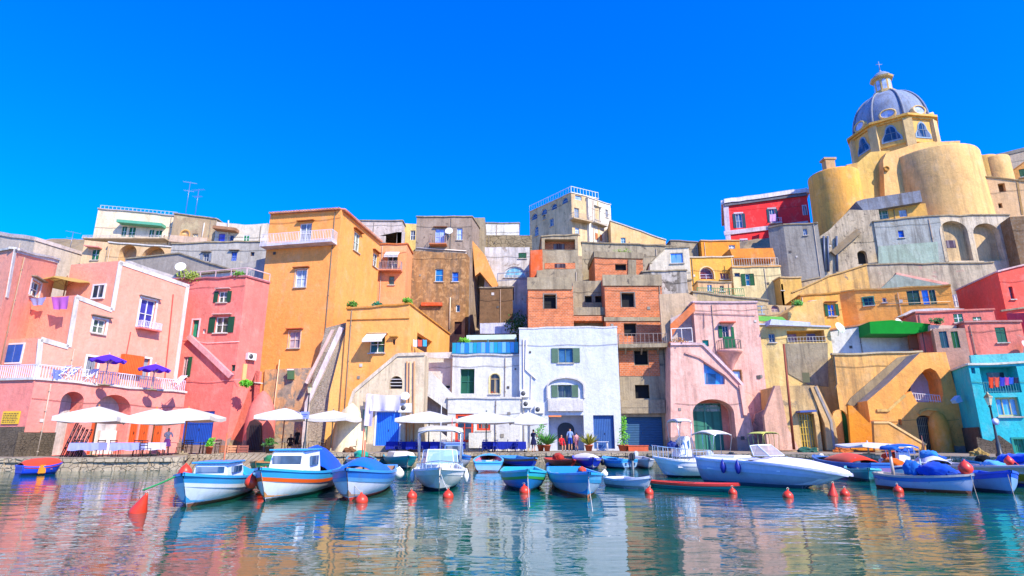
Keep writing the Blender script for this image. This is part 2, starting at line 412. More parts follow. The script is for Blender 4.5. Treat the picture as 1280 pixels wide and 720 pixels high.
def archpoly(a0, a1, b0, b1, rise=None, n=12):
    w = (a1-a0)/2; rise = min(w, (b1-b0)*.6) if rise is None else rise; m = (a0+a1)/2
    return [(a0, b0), (a1, b0)]+[(m+w*math.cos(math.pi*k/n), b1-rise+rise*math.sin(math.pi*k/n)) for k in range(n+1)]
WHT = None
def win(F, x0, y0, x1, y1, frame='#e8e6e0', pane='#1c2a38', arch=False, sh=None, mode=None, trim=None, hood=None, sill=True, dep=.2, name='window', mull=1, cross=1, rise=None, label=None, tw=.14, panem=None, fw=.07, awning=None):
    """an opening cut into the wall with its frame, pane, shutters, surround and sill"""
    root = F.H.root; a0, a1, b0, b1 = F.rect(x0, y0, x1, y1); w, h = a1-a0, b1-b0
    poly = archpoly(a0, a1, b0, b1, rise) if arch else [(a0, b0), (a1, b0), (a1, b1), (a0, b1)]
    F.holes.append((poly, dep))
    bm = bmesh.new(); o0, o1 = -dep+.01, -dep+.07
    if frame:
        t = b1-(rise or (min(w/2, h*.6)))+.02 if arch else b1
        fbox(bm, F, a0, a0+fw, b0, t, o0, o1); fbox(bm, F, a1-fw, a1, b0, t, o0, o1)
        if arch:
            n = len(poly)-2
            for i in range(2, len(poly)-1):
                p, q = poly[i], poly[i+1]; m = ((a0+a1)/2, t)
                fpoly(bm, F, [p, q, (q[0]+(m[0]-q[0])*.14, q[1]+(m[1]-q[1])*.14), (p[0]+(m[0]-p[0])*.14, p[1]+(m[1]-p[1])*.14)], o0, o1)
            fbox(bm, F, a0+fw, a1-fw, t-.05, t, o0, o1+.003)
        else: fbox(bm, F, a0+fw, a1-fw, b1-fw, b1, o0, o1)
        fbox(bm, F, a0+fw, a1-fw, b0, b0+fw, o0, o1)
        for k in range(1, mull+1):
            m = a0+w*k/(mull+1); fbox(bm, F, m-.03, m+.03, b0+fw, (t if arch else b1)-fw, o0, o1+.006)
        for k in range(1, cross+1):
            m = b0+(t-b0)*k/(cross+1); fbox(bm, F, a0+fw, a1-fw, m-.02, m+.02, o0, o1+.002)
        wo = link(name, bm, paint(frame, .6, .35), root)
    else:
        fbox(bm, F, a0-.02, a0+.03, b0, b0+.05, o0, o0+.02); wo = link(name, bm, paint('#4a443c'), root)
    if label: wo['label'] = label
    bm = bmesh.new(); uv = bm.loops.layers.uv.verify(); ff = bm.faces.new([bm.verts.new(F.at(a, b, -dep+.012)) for a, b in poly])
    for l in ff.loops:
        d = l.vert.co-F.O; l[uv].uv = (d.dot(F.U), d.dot(F.V))
    link('pane', bm, panem or (glass(pane) if frame else paint(pane, .9, .1)), wo)  # frameless openings: a matte dark sheet paints the unlit interior
    if sh:
        sm = planks(sh, 5.5); hw = w/2
        rects = {'open': [(a0-hw+.02, a0-.02, .02, .07), (a1+.02, a1+hw-.02, .02, .07)], 'closed': [(a0+.02, a0+hw-.015, -.10, -.05), (a0+hw+.015, a1-.02, -.10, -.05)],
                 'left': [(a0+.02, a0+hw-.015, -.10, -.05), (a1+.02, a1+hw-.02, .02, .07)], 'right': [(a0-hw+.02, a0-.02, .02, .07), (a0+hw+.015, a1-.02, -.10, -.05)],
                 'r1': [(a1+.02, a1+w*.6, .02, .07)], 'l1': [(a0-w*.6, a0-.02, .02, .07)]}[mode or 'open']
        for r in rects:
            bm = bmesh.new(); fbox(bm, F, r[0], r[1], b0+.02, b1-.02-(rise or 0 if arch else 0), r[2], r[3]); link('shutter', bm, sm, wo)
    if trim:
        bm = bmesh.new(); e = .015
        fbox(bm, F, a0-tw, a0+e*0, b0, b1 if not arch else b1-w/2, .0, .035); fbox(bm, F, a1, a1+tw, b0, b1 if not arch else b1-w/2, .0, .035)
        if not arch: fbox(bm, F, a0-tw, a1+tw, b1, b1+tw, .0, .038)
        else:
            for i in range(2, len(poly)-1):
                p, q = poly[i], poly[i+1]; m = ((a0+a1)/2, b1-(rise or min(w/2, h*.6))); k = 1+tw/(w/2)
                fpoly(bm, F, [p, (m[0]+(p[0]-m[0])*k, m[1]+(p[1]-m[1])*k), (m[0]+(q[0]-m[0])*k, m[1]+(q[1]-m[1])*k), q], 0, .035)
        link('surround', bm, stucco(trim, stain=.3), wo)
    if hood:
        bm = bmesh.new(); fpoly(bm, F, [(a0-.25, b1+.16), (a1+.25, b1+.16), (a1+.25, b1+.24), (a0-.25, b1+.24)], 0, .3); link('hood', bm, stucco(hood), wo)
    if sill:
        bm = bmesh.new(); fbox(bm, F, a0-.1, a1+.1, b0-.09, b0-.002, -.0, .13); link('sill', bm, stucco('#cfc6b8', stain=.6), wo)
    if awning:
        bm = bmesh.new(); Z = F.N
        p = [F.at(a0-.2, b1+.3, .03), F.at(a1+.2, b1+.3, .03), F.at(a1+.2, b1-.45, 1.1), F.at(a0-.2, b1-.45, 1.1)]
        q = [x-Vector((0, 0, .03)) for x in p]; A = [bm.verts.new(x) for x in p]; B = [bm.verts.new(x) for x in q]
        bm.faces.new(A); bm.faces.new(B[::-1])
        for i in range(4): bm.faces.new((A[i], B[i], B[(i+1) % 4], A[(i+1) % 4]))
        fbox(bm, F, a0-.2, a1+.2, b1-.66, b1-.45, 1.08, 1.1)
        link('awning', bm, cloth(*awning), wo)
    return wo
def door(F, x0, y0, x1, y1, col, arch=False, boards='X', frame=None, dep=.25, leafs=2, **k):
    root = F.H.root; a0, a1, b0, b1 = F.rect(x0, y0, x1, y1); poly = archpoly(a0, a1, b0, b1, k.get('rise')) if arch else [(a0, b0), (a1, b0), (a1, b1), (a0, b1)]
    F.holes.append((poly, dep))
    bm = bmesh.new(); uv = bm.loops.layers.uv.verify()
    fpoly(bm, F, [(a0+(a-a0)*.995+.004, b) for a, b in poly], -dep+.01, -dep+.05)
    d = link(k.get('name', 'door'), bm, planks(col, 2.2, boards, rough=.6), root)
    if leafs > 1:
        bm = bmesh.new(); m = (a0+a1)/2; fbox(bm, F, m-.03, m+.03, b0, b1-(0 if not arch else .05), -dep+.05, -dep+.075)
        if leafs > 2: fbox(bm, F, a0, a1, b0+(b1-b0)*.62, b0+(b1-b0)*.66, -dep+.05, -dep+.078)
        link('door_rail', bm, paint(col), d)
    bm = bmesh.new(); m = (a0+a1)/2; fbox(bm, F, m+.06, m+.09, b0+(b1-b0)*.42, b0+(b1-b0)*.42+.16, -dep+.05, -dep+.1); link('handle', bm, paint('#55504a', .4, .2, .8), d)
    if frame:
        bm = bmesh.new(); fbox(bm, F, a0-.12, a0, b0, b1, 0, .04); fbox(bm, F, a1, a1+.12, b0, b1, 0, .04); fbox(bm, F, a0-.12, a1+.12, b1, b1+.12, 0, .043)
        link('door_frame', bm, paint(frame), d)
    return d
def railing(parent, pts, h=1.0, mat=None, sp=.14, th=.022, name='railing', posts=True):
    bm = bmesh.new(); pts = [Vector(p) for p in pts]
    for i in range(len(pts)-1):
        p, q = pts[i], pts[i+1]; n = max(1, int((q-p).length/sp))
        for z in (h, .1): tube(bm, [p+Vector((0, 0, z)), q+Vector((0, 0, z))], th*1.3, 4, caps=False)
        for k in range(n+1):
            a = p.lerp(q, k/n); tube(bm, [a, a+Vector((0, 0, h))], th if k % 8 else th*1.6, 4, caps=False)
    return link(name, bm, mat or paint('#d8d8dc', .5), parent)
def balcony(F, x0, x1, y, dep=1.0, h=1.0, slabm=None, rm=None, sp=.14, th=.14, brackets=0, solid=None):
    root = F.H.root; a0, _ = F.hit(x0, y); a1, _ = F.hit(x1, y); b = F.hit((x0+x1)/2, y)[1]
    bm = bmesh.new(); fbox(bm, F, a0, a1, b-th, b, -.02, dep)
    for k in range(brackets):
        m = a0+(a1-a0)*(k+.5)/brackets; fpoly(bm, Face(F.at(m-.06, b-th, 0), F.N, Vector((0, 0, 1))), [(0, 0), (dep*.8, 0), (0, -.5)], -.06, .06)
    s = link('balcony', bm, slabm or stucco('#d8d0c8', stain=.5), root)
    e = .05
    if solid:
        bm = bmesh.new(); fbox(bm, F, a0, a1, b, b+h, dep-.12, dep); fbox(bm, F, a0, a0+.1, b, b+h-.003, 0, dep-.12); fbox(bm, F, a1-.1, a1, b, b+h-.003, 0, dep-.12); link('parapet', bm, solid, s)
    else: railing(s, [F.at(a0+e, b, 0), F.at(a0+e, b, dep-e), F.at(a1-e, b, dep-e), F.at(a1-e, b, 0)], h, rm, sp)
    return s
def strip(F, pts, w, name='trim', mat=None, o0=0, o1=.05, parent=None):
    """a raised band of width w metres following a pixel polyline on the face"""
    bm = bmesh.new(); q = [Vector((*F.hit(*p), 0)) for p in pts]
    for i in range(len(q)-1):
        d = (q[i+1]-q[i]).normalized(); n = Vector((-d.y, d.x, 0))*w/2; e = d*w*.0
        fpoly(bm, F, [((q[i]-n-e).x, (q[i]-n-e).y), ((q[i+1]-n+e).x, (q[i+1]-n+e).y), ((q[i+1]+n+e).x, (q[i+1]+n+e).y), ((q[i]+n-e).x, (q[i]+n-e).y)], o0+.001*i, o1+.002*i)
    return link(name, bm, mat or paint('#e8e4e8', .8, .2), parent or F.H.root)
def pipe(F, pts, r=.05, name='pipe', mat=None, o=.08, parent=None):
    bm = bmesh.new(); tube(bm, [F.at(*F.hit(*p), o) for p in pts], r, 6); return link(name, bm, mat or paint('#c8beb0', .7), parent or F.H.root)
def slab(root, name, pts, YL, YR, th, mat, recalc=True, ref=None):
    """solid polygonal wall piece: outline in the plane through (pts leftmost, YL) and (pts rightmost, YR), thickness th going back"""
    l = min(pts, key=lambda p: p[0]); r = max(pts, key=lambda p: p[0])
    A, B = P(*l, YL), P(*r, YR); F = Face(Vector((A.x, A.y, 0)), Vector((B.x-A.x, B.y-A.y, 0)), Vector((0, 0, 1)))
    bm = bmesh.new(); fpoly(bm, F, [F.hit(*p) for p in pts], -th, 0); link(name, bm, mat, root); 
    class _H: pass
    F.H = _H(); F.H.root = root; return F
def acunit(F, px, py, w=.8, h=.55):
    a, b = F.hit(px, py); bm = bmesh.new(); fbox(bm, F, a-w/2, a+w/2, b-h/2, b+h/2, .02, .33)
    o = link('air_conditioner', bm, paint('#dcdad4', .5), F.H.root)
    bm = bmesh.new(); f2 = Face(F.at(a-.12, b, .335), F.U, F.V); lathe(bm, [(.2, 0), (.2, .02), (.0, .02)], 14, M=Matrix.Translation(F.at(a-.12, b, .33)) @ Matrix((( F.U.x, F.V.x, F.N.x, 0), (F.U.y, F.V.y, F.N.y, 0), (F.U.z, F.V.z, F.N.z, 0), (0, 0, 0, 1)))); link('fan_grille', bm, paint('#4a4a4a'), o)
def dish(root, p, r=.45, az=-1.0, col='#d8d8d4'):
    r = r*.62
    d = Vector((math.cos(az), math.sin(az), .35)).normalized(); q = d.to_track_quat('Z', 'Y').to_matrix().to_4x4(); M = Matrix.Translation(p) @ q
    bm = bmesh.new(); lathe(bm, [(0.01, 0), (r*.5, r*.06), (r, r*.25), (r*1.02, r*.25), (r*.5, r*.03), (.01, -.03)], 18, M=M)
    tube(bm, [M @ Vector((0, -r, .1)), M @ Vector((0, -.1, r*1.0))], .02, 5); tube(bm, [M @ Vector((0, 0, 0)), Vector(p)-d*.25+Vector((0, 0, -.6))], .03, 5)
    return link('satellite_dish', bm, paint(col, .5), root)
def antenna(label, p, h=3.0, rz=0, n=6):
    bm = bmesh.new(); p = Vector(p); tube(bm, [p, p+Vector((0, 0, h))], .035, 5)
    t = thing('television_antenna', label, 'antenna', p); link('mast', bm, paint('#8a8a90', .4, .2, .7), t)
    for zz, L in ((h*.97, 1.5), (h*.7, 1.1)):
        bm = bmesh.new(); d = Vector((math.cos(rz), math.sin(rz), 0)); e = Vector((-d.y, d.x, 0)); q = p+Vector((0, 0, zz))
        tube(bm, [q-d*L*.5, q+d*L*.5], .02, 4)
        for k in range(n): a = q+d*L*(k/(n-1)-.5); tube(bm, [a-e*.3*(1-.07*k), a+e*.3*(1-.07*k)], .014, 4)
        link('aerial', bm, paint('#9a9aa0', .4, .2, .7), t)
def leaves(bm, cpt, rx, rz, n, s=.12, mi=0):
    cpt = Vector(cpt)
    for _ in range(n):
        a, b, r = random.uniform(0, 6.28), random.uniform(-1, 1), random.random()**.5
        q = cpt+Vector((math.cos(a)*rx*r*(1-b*b)**.5, math.sin(a)*rx*r*(1-b*b)**.5, b*rz*r))
        u = Vector((random.gauss(0, 1), random.gauss(0, 1), random.gauss(0, 1))).normalized()*s*random.uniform(.6, 1.3); v = u.orthogonal().normalized()*s*.35
        m = q+u*.5
        bm.faces.new([bm.verts.new(x) for x in (q, m+v, q+u, m-v)]).material_index = mi
# ------------------------------------------------------------------ the setting
def yz(py, z): return (z-CAMH)/ratio(py)
def zat(py, Y): return CAMH+Y*ratio(py)
def sheet(name, pts, z, mat):
    bm = bmesh.new(); uv = bm.loops.layers.uv.verify(); vs = [bm.verts.new((p[0], p[1], z)) for p in pts]
    for t in tessellate_polygon([[Vector((p[0], p[1], 0)) for p in pts]]): bm.faces.new([vs[i] for i in t])
    bmesh.ops.recalc_face_normals(bm, faces=bm.faces)
    return tag(link(name, bm, mat), kind='structure')
# water
m, n, b = newmat('sea_water'); o = node(n, 'ShaderNodeTexCoord').outputs['Object']
b.inputs['Base Color'].default_value = (0.0, .088, .064, 1); b.inputs['Roughness'].default_value = .02; b.inputs['IOR'].default_value = 1.45; b.inputs['Specular IOR Level'].default_value = .6
w1 = noise(n, o, .55, 3, .5, (.75, 1.5, 1), .4); w2 = noise(n, o, 1.5, 3, .5, (.5, 1.2, 1), .6); w3 = noise(n, o, 5, 2, .5, (.5, 1.2, 1), .3)
pat = ramp(n, noise(n, o, .07, 3, .55, (1, 1.6, 1)), [(.38, .35), (.62, 1.25)])
wm = node(n, 'ShaderNodeMath', operation='MULTIPLY'); n.links.new(w2, wm.inputs[0]); n.links.new(pat, wm.inputs[1]); w2 = wm.outputs[0]
p1 = bump(n, b, w1, .5, .06); p2_ = bump(n, b, w2, .5, .036, p1); bump(n, b, w3, .4, .008, p2_)
bm = bmesh.new(); vs = [bm.verts.new(p) for p in ((-400, -300, 0), (400, -300, 0), (400, 60, 0), (-400, 60, 0))]; bm.faces.new(vs)
tag(link('harbour_water', bm, m), kind='structure')

# quay: outline of its front edge from left to right
QZ = .65
EDGE = [Vector((-75, 27, 0)), G(-20, 573, QZ), G(60, 573, QZ), G(228, 572, QZ), G(236, 568.5, QZ), G(318, 567, QZ), G(392, 567.5, QZ), G(430, 567, QZ), G(620, 566.3, QZ), G(800, 566.3, QZ), G(930, 567.2, QZ), G(1090, 568.8, QZ), G(1290, 572.5, QZ), Vector((80, 24, 0))]
qm = stone('#b0a086', '#8c7e6a', 2.6)
m, n, b = newmat('paving'); tc = node(n, 'ShaderNodeTexCoord').outputs['Object']
br = node(n, 'ShaderNodeTexBrick'); br.inputs['Scale'].default_value = 1; br.inputs['Brick Width'].default_value = .9; br.inputs['Row Height'].default_value = .45; br.inputs['Mortar Size'].default_value = .015
br.inputs['Color1'].default_value = c('#a39480'); br.inputs['Color2'].default_value = c('#8a7c6a'); br.inputs['Mortar'].default_value = c('#5c5246'); n.links.new(tc, br.inputs['Vector'])
out = mixc(n, ramp(n, noise(n, tc, 1.2, 9, .7), [(.4, 0.), (.75, .7)]), br.outputs[0], c('#6a5e50')); n.links.new(out, b.inputs['Base Color']); b.inputs['Roughness'].default_value = .85; bump(n, b, br.outputs[1], -.5, .02); pav = m
bm = bmesh.new(); back = [(90, 70), (-90, 70)]
fr = [(p.x, p.y) for p in EDGE]
pts = fr+[(95, 72), (-95, 72)]
vs = [bm.verts.new((*p, QZ)) for p in pts]
for t in tessellate_polygon([[Vector((*p, 0)) for p in pts]]): bm.faces.new([vs[i] for i in t])
bmesh.ops.recalc_face_normals(bm, faces=bm.faces); tag(link('quay_paving', bm, pav), kind='structure')
# rough quay wall below the edge, with a kerb lip of worn stone and many uneven facing stones
bm = bmesh.new()
for i in range(len(fr)-1):
    a, q = Vector((*fr[i], 0)), Vector((*fr[i+1], 0)); nseg = max(1, int((q-a).length/.5)); d = (q-a).normalized(); nn = Vector((d.y, -d.x, 0))
    for k in range(nseg):
        s0, s1 = a.lerp(q, k/nseg), a.lerp(q, (k+1)/nseg); 
        for z0, z1, pr in ((QZ-.2, QZ+.02, .06), (.22, QZ-.205, -.05), (-.7, .215, .03)):
            e = pr+random.uniform(-.05, .05)
            vv = []
            for z in (z0, z1):
                for s in (s0+d*.01, s1-d*.01): vv += [s+nn*e+Vector((0, 0, z)), s-nn*.35+Vector((0, 0, z-(.004 if z > .6 else 0)))]
            p = [bm.verts.new(x) for x in vv]
            for f in ((0, 2, 6, 4), (1, 5, 7, 3), (4, 6, 7, 5), (0, 4, 5, 1), (2, 3, 7, 6), (0, 1, 3, 2)): bm.faces.new([p[j] for j in f])
bmesh.ops.recalc_face_normals(bm, faces=bm.faces); tag(link('quay_wall', bm, qm), kind='structure')
# cobbled slipway going down to the water
A, B_, C_, D_ = G(232, 567, QZ), G(392, 567, QZ), G(352, 583, 0), G(218, 588, 0)
bm = bmesh.new(); n_ = 22
for i in range(n_):
    for j in range(16):
        f = lambda u, v: (A.lerp(B_, u)).lerp(D_.lerp(C_, u), v)
        g = .012; u0, u1, v0, v1 = i/n_+g*.5, (i+1)/n_-g*.5, j/16+g*.6, (j+1)/16-g*.6
        z0 = QZ+.03-(QZ+.1)*(j+random.uniform(0, .3))/16
        q = [f(u0, v0), f(u1, v0), f(u1, v1), f(u0, v1)]
        t = [bm.verts.new((p.x, p.y, z0)) for p in q]; u_ = [bm.verts.new((p.x, p.y, -.6)) for p in q]
        bm.faces.new(t)
        for k in range(4): bm.faces.new((t[k], t[(k+1) % 4], u_[(k+1) % 4], u_[k]))
bmesh.ops.recalc_face_normals(bm, faces=bm.faces); tag(link('slipway', bm, stone('#a8967c', sc=3, blocks=False)), kind='structure')
# hill
bm = bmesh.new(); NX, NY = 90, 50; g = []
for i in range(NX+1):
    r_ = []
    for j in range(NY+1):
        x, y = -100+200*i/NX, 42+ (88*j/NY); z = terr(x, y)-1.6
        if z > 0: z += random.uniform(-.5, .5)
        r_.append(bm.verts.new((x, y, z)))
    g.append(r_)
for i in range(NX):
    for j in range(NY): bm.faces.new((g[i][j], g[i+1][j], g[i+1][j+1], g[i][j+1]))
tag(link('hillside', bm, stone('#8f7c60', blocks=False)), kind='structure')
bm = bmesh.new(); vs = [bm.verts.new(p) for p in ((-1500, 129, -2), (1500, 129, -2), (1500, 2500, 10), (-1500, 2500, 10))]; bm.faces.new(vs)
tag(link('distant_ground', bm, stone('#7d7456', blocks=False)), kind='structure')

# ------------------------------------------------------------------ houses, left to right, front row first
white = stucco('#d2d0c8', '#c8c8c4', peel=.22, peelc='#b8b0a4', stain=.25, var=.1)
trimw = stucco('#d4cfc8', '#c4beb6', stain=.35)
salmon = stucco('#f09880', '#f2a48a', stain=.14, var=.1, seed=1)
salmon2 = stucco('#ee8678', '#f09484', stain=.15, var=.1, seed=2)
dkstone = stone('#6e6252', '#5a5044', 4.5)
greyst = stucco('#b8a888', '#9c8c6e', peel=.4, peelc='#6e6356', stain=.7, seed=3)
tan = stucco('#c9b08a', '#a98e68', peel=.4, peelc='#857158', stain=.6, seed=4)
cream = stucco('#e2cfa6', '#cdb68a', peel=.25, peelc='#a8967c', stain=.5, seed=5)
conc = stucco('#aa9a7c', '#8c7c62', peel=.3, peelc='#6a6258', stain=.7, seed=6)
brk = brick('#e07a40')
ROOFW = 'white'

# --- the pink restaurant house on the left
h1 = House('long salmon pink house with stepped white edged roofline above the left cafe', [(44, 474), (232, 491)], 34, 44, salmon2, back=(-26, 476), cop=trimw, wall='ground_floor_wall')
E0 = h1.E
h2 = House('', [(51, 422), (85, 432), (95, 369), (139, 386), (149, 326), (236, 356)], 35.5, 45, salmon, root=h1.root, E=(E0.x, E0.y), wall='upper_wall')
pk = h1.root
for F, pts in ((h2.F, [(50.5, 424), (45, 478)]), (h2.F, [(51, 424), (85, 434)]), (h2.F, [(85.5, 434), (96, 371)]), (h2.F, [(95, 371), (140, 388)]), (h2.F, [(140, 388), (150.5, 328)]), (h2.F, [(149, 328), (236, 358)]), (h2.F, [(234.5, 357), (218, 478)])):
    strip(F, pts, .3, 'white_edge', trimw, 0, .05)
z_ = h2.F.at(*h2.F.hit(149, 326)).z
A = h2.F.at(*h2.F.hit(149, 326)); Bp = h2.F.at(*h2.F.hit(95, 369))
# far block above the terrace
q = A+E0*.92
h3 = House('', [(18, 311), (73, 325)], q.y-6, q.y, salmon, root=h1.root, E=(-8, 3), cop=trimw, wall='upper_wall', bot=5)
strip(h3.F, [(18.5, 312), (8, 372)], .3, 'white_edge', trimw); strip(h3.F, [(18, 312.5), (73, 326.5)], .3, 'white_edge', trimw)
win(h3.F, 38, 351, 50, 372, trim='#e0d8e0', hood='#9a8a78'); 
# step faces of h2 along E: planes for the shaded sides
def stepface(a, b_top, b_bot):
    Fc = Face(h2.F.at(*h2.F.hit(*a))*1.0, -E0, Vector((0, 0, 1))); Fc.H = h2; return Fc
# shaded step walls carry their windows proud, framed
def proud(F, x0, y0, x1, y1, sh=None, frame='#dcd8e0', name='window', pane='#1c2a38', shopen=None):
    a0, a1, b0, b1 = F.rect(x0, y0, x1, y1); bm = bmesh.new(); t = .1
    fbox(bm, F, a0-t, a0, b0, b1, -.05, .07); fbox(bm, F, a1, a1+t, b0, b1, -.05, .07); fbox(bm, F, a0-t, a1+t, b1, b1+t, -.05, .075); fbox(bm, F, a0-t, a1+t, b0-t, b0, -.05, .085)
    m = (a0+a1)/2; fbox(bm, F, m-.03, m+.03, b0, b1, -.05, .05)
    w = link(name, bm, paint(frame, .7), F.H.root)
    bm = bmesh.new(); fbox(bm, F, a0, a1, b0, b1, -.05, .025); link('pane', bm, glass(pane), w)
    if sh:
        for u0, u1 in ((a0+.02, m-.04), (m+.04, a1-.02)):
            bm = bmesh.new(); fbox(bm, F, u0, u1, b0+.02, b1-.02, .05, .09); link('shutter', bm, planks(sh), w)
    return w
sf1 = stepface((149, 326), 0, 0); proud(sf1, 117, 357, 130, 372)
sf3 = stepface((51, 424), 0, 0); proud(sf3, 9, 431, 28, 453, sh='#2a5fc0')
# openings in the lit facade
F = h2.F
win(F, 116, 399, 132, 417, trim='#ece6ea', hood='#8a7a6a', pane='#3a4a40')
w = win(F, 174, 374, 193, 411, trim='#ece6ea', hood='#b8a898', mull=1, cross=1, sill=False, pane='#2c2a70')
balcony(F, 169, 196, 411.5, .55, .5, stucco('#e2786e'), paint('#d8d4dc'), .12, .1)
door(F, 107, 446, 121, 472, '#8a9098', frame='#e8e4ea', leafs=2)
bm = bmesh.new(); a0, a1, b0, b1 = F.rect(149, 444, 175, 469); fbox(bm, F, a0, a1, b0, b1, .02, .35); link('shutter_box', bm, planks('#e8641e', 2.5, 'X'), pk)
door(F, 177, 448, 186, 474, '#9aa0a8', frame='#e8e4ea', leafs=1)
strip(F, [(216, 368), (205, 478)], .05, 'downpipe', paint('#c8584c'), 0, .08); strip(F, [(163, 415), (157, 446)], .04, 'downpipe', paint('#c8584c'), 0, .06)
# ground floor arches
F = h1.F
for x0, x1, y0, nm in ((71, 100, 489, 0), (115, 161, 493, 1)):
    a0, a1, b0, b1 = F.rect(x0, y0, x1, 566); b0 = .66; F.holes.append((archpoly(a0, a1, b0, b1, (a1-a0)*.42), 1.1))
    Fi = Face(F.at(0, 0, -1.1), F.U, F.V); Fi.H = h1
    bm = bmesh.new(); fpoly(bm, Fi, [(a0-.1, b0), (a1+.1, b0), (a1+.1, b1+.1), (a0-.1, b1+.1)], -.1, .01); bi = link('arch_back_wall', bm, stucco('#c9c4c0', stain=.4), pk)
    bm = bmesh.new(); w = a1-a0; u0, u1 = (a0+w*.1, a0+w*.5) if not nm else (a0+w*.02, a0+w*.42)
    fbox(bm, Fi, u0, u1, b0, b0+2.1, .02, .07); link('door', bm, planks('#d8541c' if nm else '#7a2c14', 2.5, 'X'), bi)
    if nm:
        bm = bmesh.new(); fbox(bm, Fi, a0+w*.5, a0+w*.95, b0, b0+1.5, .02, .3); link('counter', bm, stucco('#e8e2dc'), bi)
for x0, x1 in ((162, 172), (174, 186), (192, 203)):
    door(F, x0, 524, x1, 556, '#e25a1a', leafs=1, dep=.15)
strip(F, [(161, 521), (215, 524)], .12, 'lintel', paint('#b8482a'))
bm = bmesh.new(); fbox(bm, F, -.35, F.rect(66, 547, 70, 566)[0], .3, 2.0, .0, .07); link('stone_base', bm, dkstone, pk)
FL = h1.L; bm = bmesh.new(); L_ = h1.L.poly[1][0]; fbox(bm, FL, 0, L_, .3, 2.0, .0, .072); link('stone_base', bm, dkstone, pk)
# yellow notice board on the shaded side
a0, a1, b0, b1 = FL.rect(4, 514, 25, 530)
bm = bmesh.new(); fbox(bm, FL, a0, a1, b0, b1, .02, .07)
t = link('notice_board', bm, paint('#e8b81c'), None); tag(t, 'yellow notice board with lines of dark writing on the shaded pink wall', 'sign')
bm = bmesh.new()
for k in range(6): 
    zz = b1-.12-(b1-b0-.2)*k/5.5
    u = a0+.08
    while u < a1-.15:
        ln = random.uniform(.06, .2); fbox(bm, FL, u, min(u+ln, a1-.08), zz-.045, zz, .07, .075); u += ln+.05
link('writing', bm, paint('#5a3a10'), t)
# terrace railing
pts = []
F = h1.F
for px, py in ((46, 476), (140, 484), (231, 492.5)):
    a, b = F.hit(px, py); pts.append(F.at(a, b+.02, -.12))
pts = [F.at(*F.hit(46, 475.5), -.12)+E0*1.0]+pts
railing(pk, pts, .95, paint('#d8d4e4', .5), .16, .025)
for pt, L in ((pts[1], 0),):
    pass
win(h1.F, 236, 540, 238, 542) if False else None

# --- red pink house behind it
red = stucco('#ee8072', '#e06e64', peel=.26, peelc='#a88c84', stain=.3, var=.2, seed=11, peelscale=.7, damp=.7)
r1 = House('raspberry pink house with green shutters and roof terrace between salmon house and orange tower', [(210, 350), (308, 346)], 47, 46, red, back=(337, 354), cop=stucco('#b8666a'))
F = r1.F
for y0, y1, x0, x1 in ((364, 378, 273, 284), (396, 416, 269, 285)): win(F, x0, y0, x1, y1, sh='#0e4a30', mode='open', hood='#d8b0a8', pane='#3a4038')
win(F, 253, 411, 257, 417, sill=False, mull=0, cross=0); win(F, 228, 446, 235, 471, sh='#1c5a34', mode='r1', frame='#d8b8b8')
door(F, 240, 400, 248, 422, '#1d9a72', frame='#e8c0c0', leafs=1); win(F, 289, 456, 294, 464, frame='#1c5a44', sill=False, mull=0)
bm = bmesh.new()
strip(r1.F, [(238, 421), (265, 446), (291, 471)], .38, 'stair_coping', stucco('#e8a0a0'), -.05, .35)
door(F, 229, 514, 266, 556, '#1450b8', leafs=3, dep=.12)
F = r1.R
win(F, 319, 464, 327, 478, frame='#4a9a8c', sill=True, mull=1)
acunit(r1.R, 312, 446); strip(r1.R, [(306, 455), (304, 475)], .35, 'awning_panel', paint('#e8b070'), 0, .1)
# bulging buttress with the little arched gate
bm = bmesh.new(); q = P(316, 520, 45.5)
lathe(bm, [(1.15, .4), (1.15, 1.6), (1.1, 3.0), (.9, 4.1), (.5, 4.9), (.1, 5.3)], 18, (q.x+.25, q.y+.9, 0)); link('buttress', bm, red, r1.root, recalc=True)
slab(r1.root, 'gate_arch', [(308, 563), (308, 536), (312, 527), (318, 524), (324, 529), (325, 563)], 44.6, 44.6, .5, paint('#3a1c20', .8))
bm = bmesh.new()
for k in range(7):
    p = P(310.5+k*2.1, 563, 44.5); tube(bm, [p, p+Vector((0, 0, 1.9))], .025, 4)
link('gate_bars', bm, paint('#28282c'), r1.root)
pts = [r1.F.at(*r1.F.hit(x, 351))+Vector((0, .3, .0)) for x in (228, 306)]
p0 = r1.F.at(r1.W, r1.zt); railing(r1.root, [pts[0]*1.0, p0, p0+r1.E*.98], .75, stucco('#d8b8b8'), 1.2, .04, 'terrace_rail')
pipe(r1.F, [(226, 424), (260, 429), (300, 427)], .02, 'cable', paint('#e8c8c8'))
pipe(r1.F, [(222, 475), (260, 478), (302, 474)], .02, 'cable', paint('#d88888'))

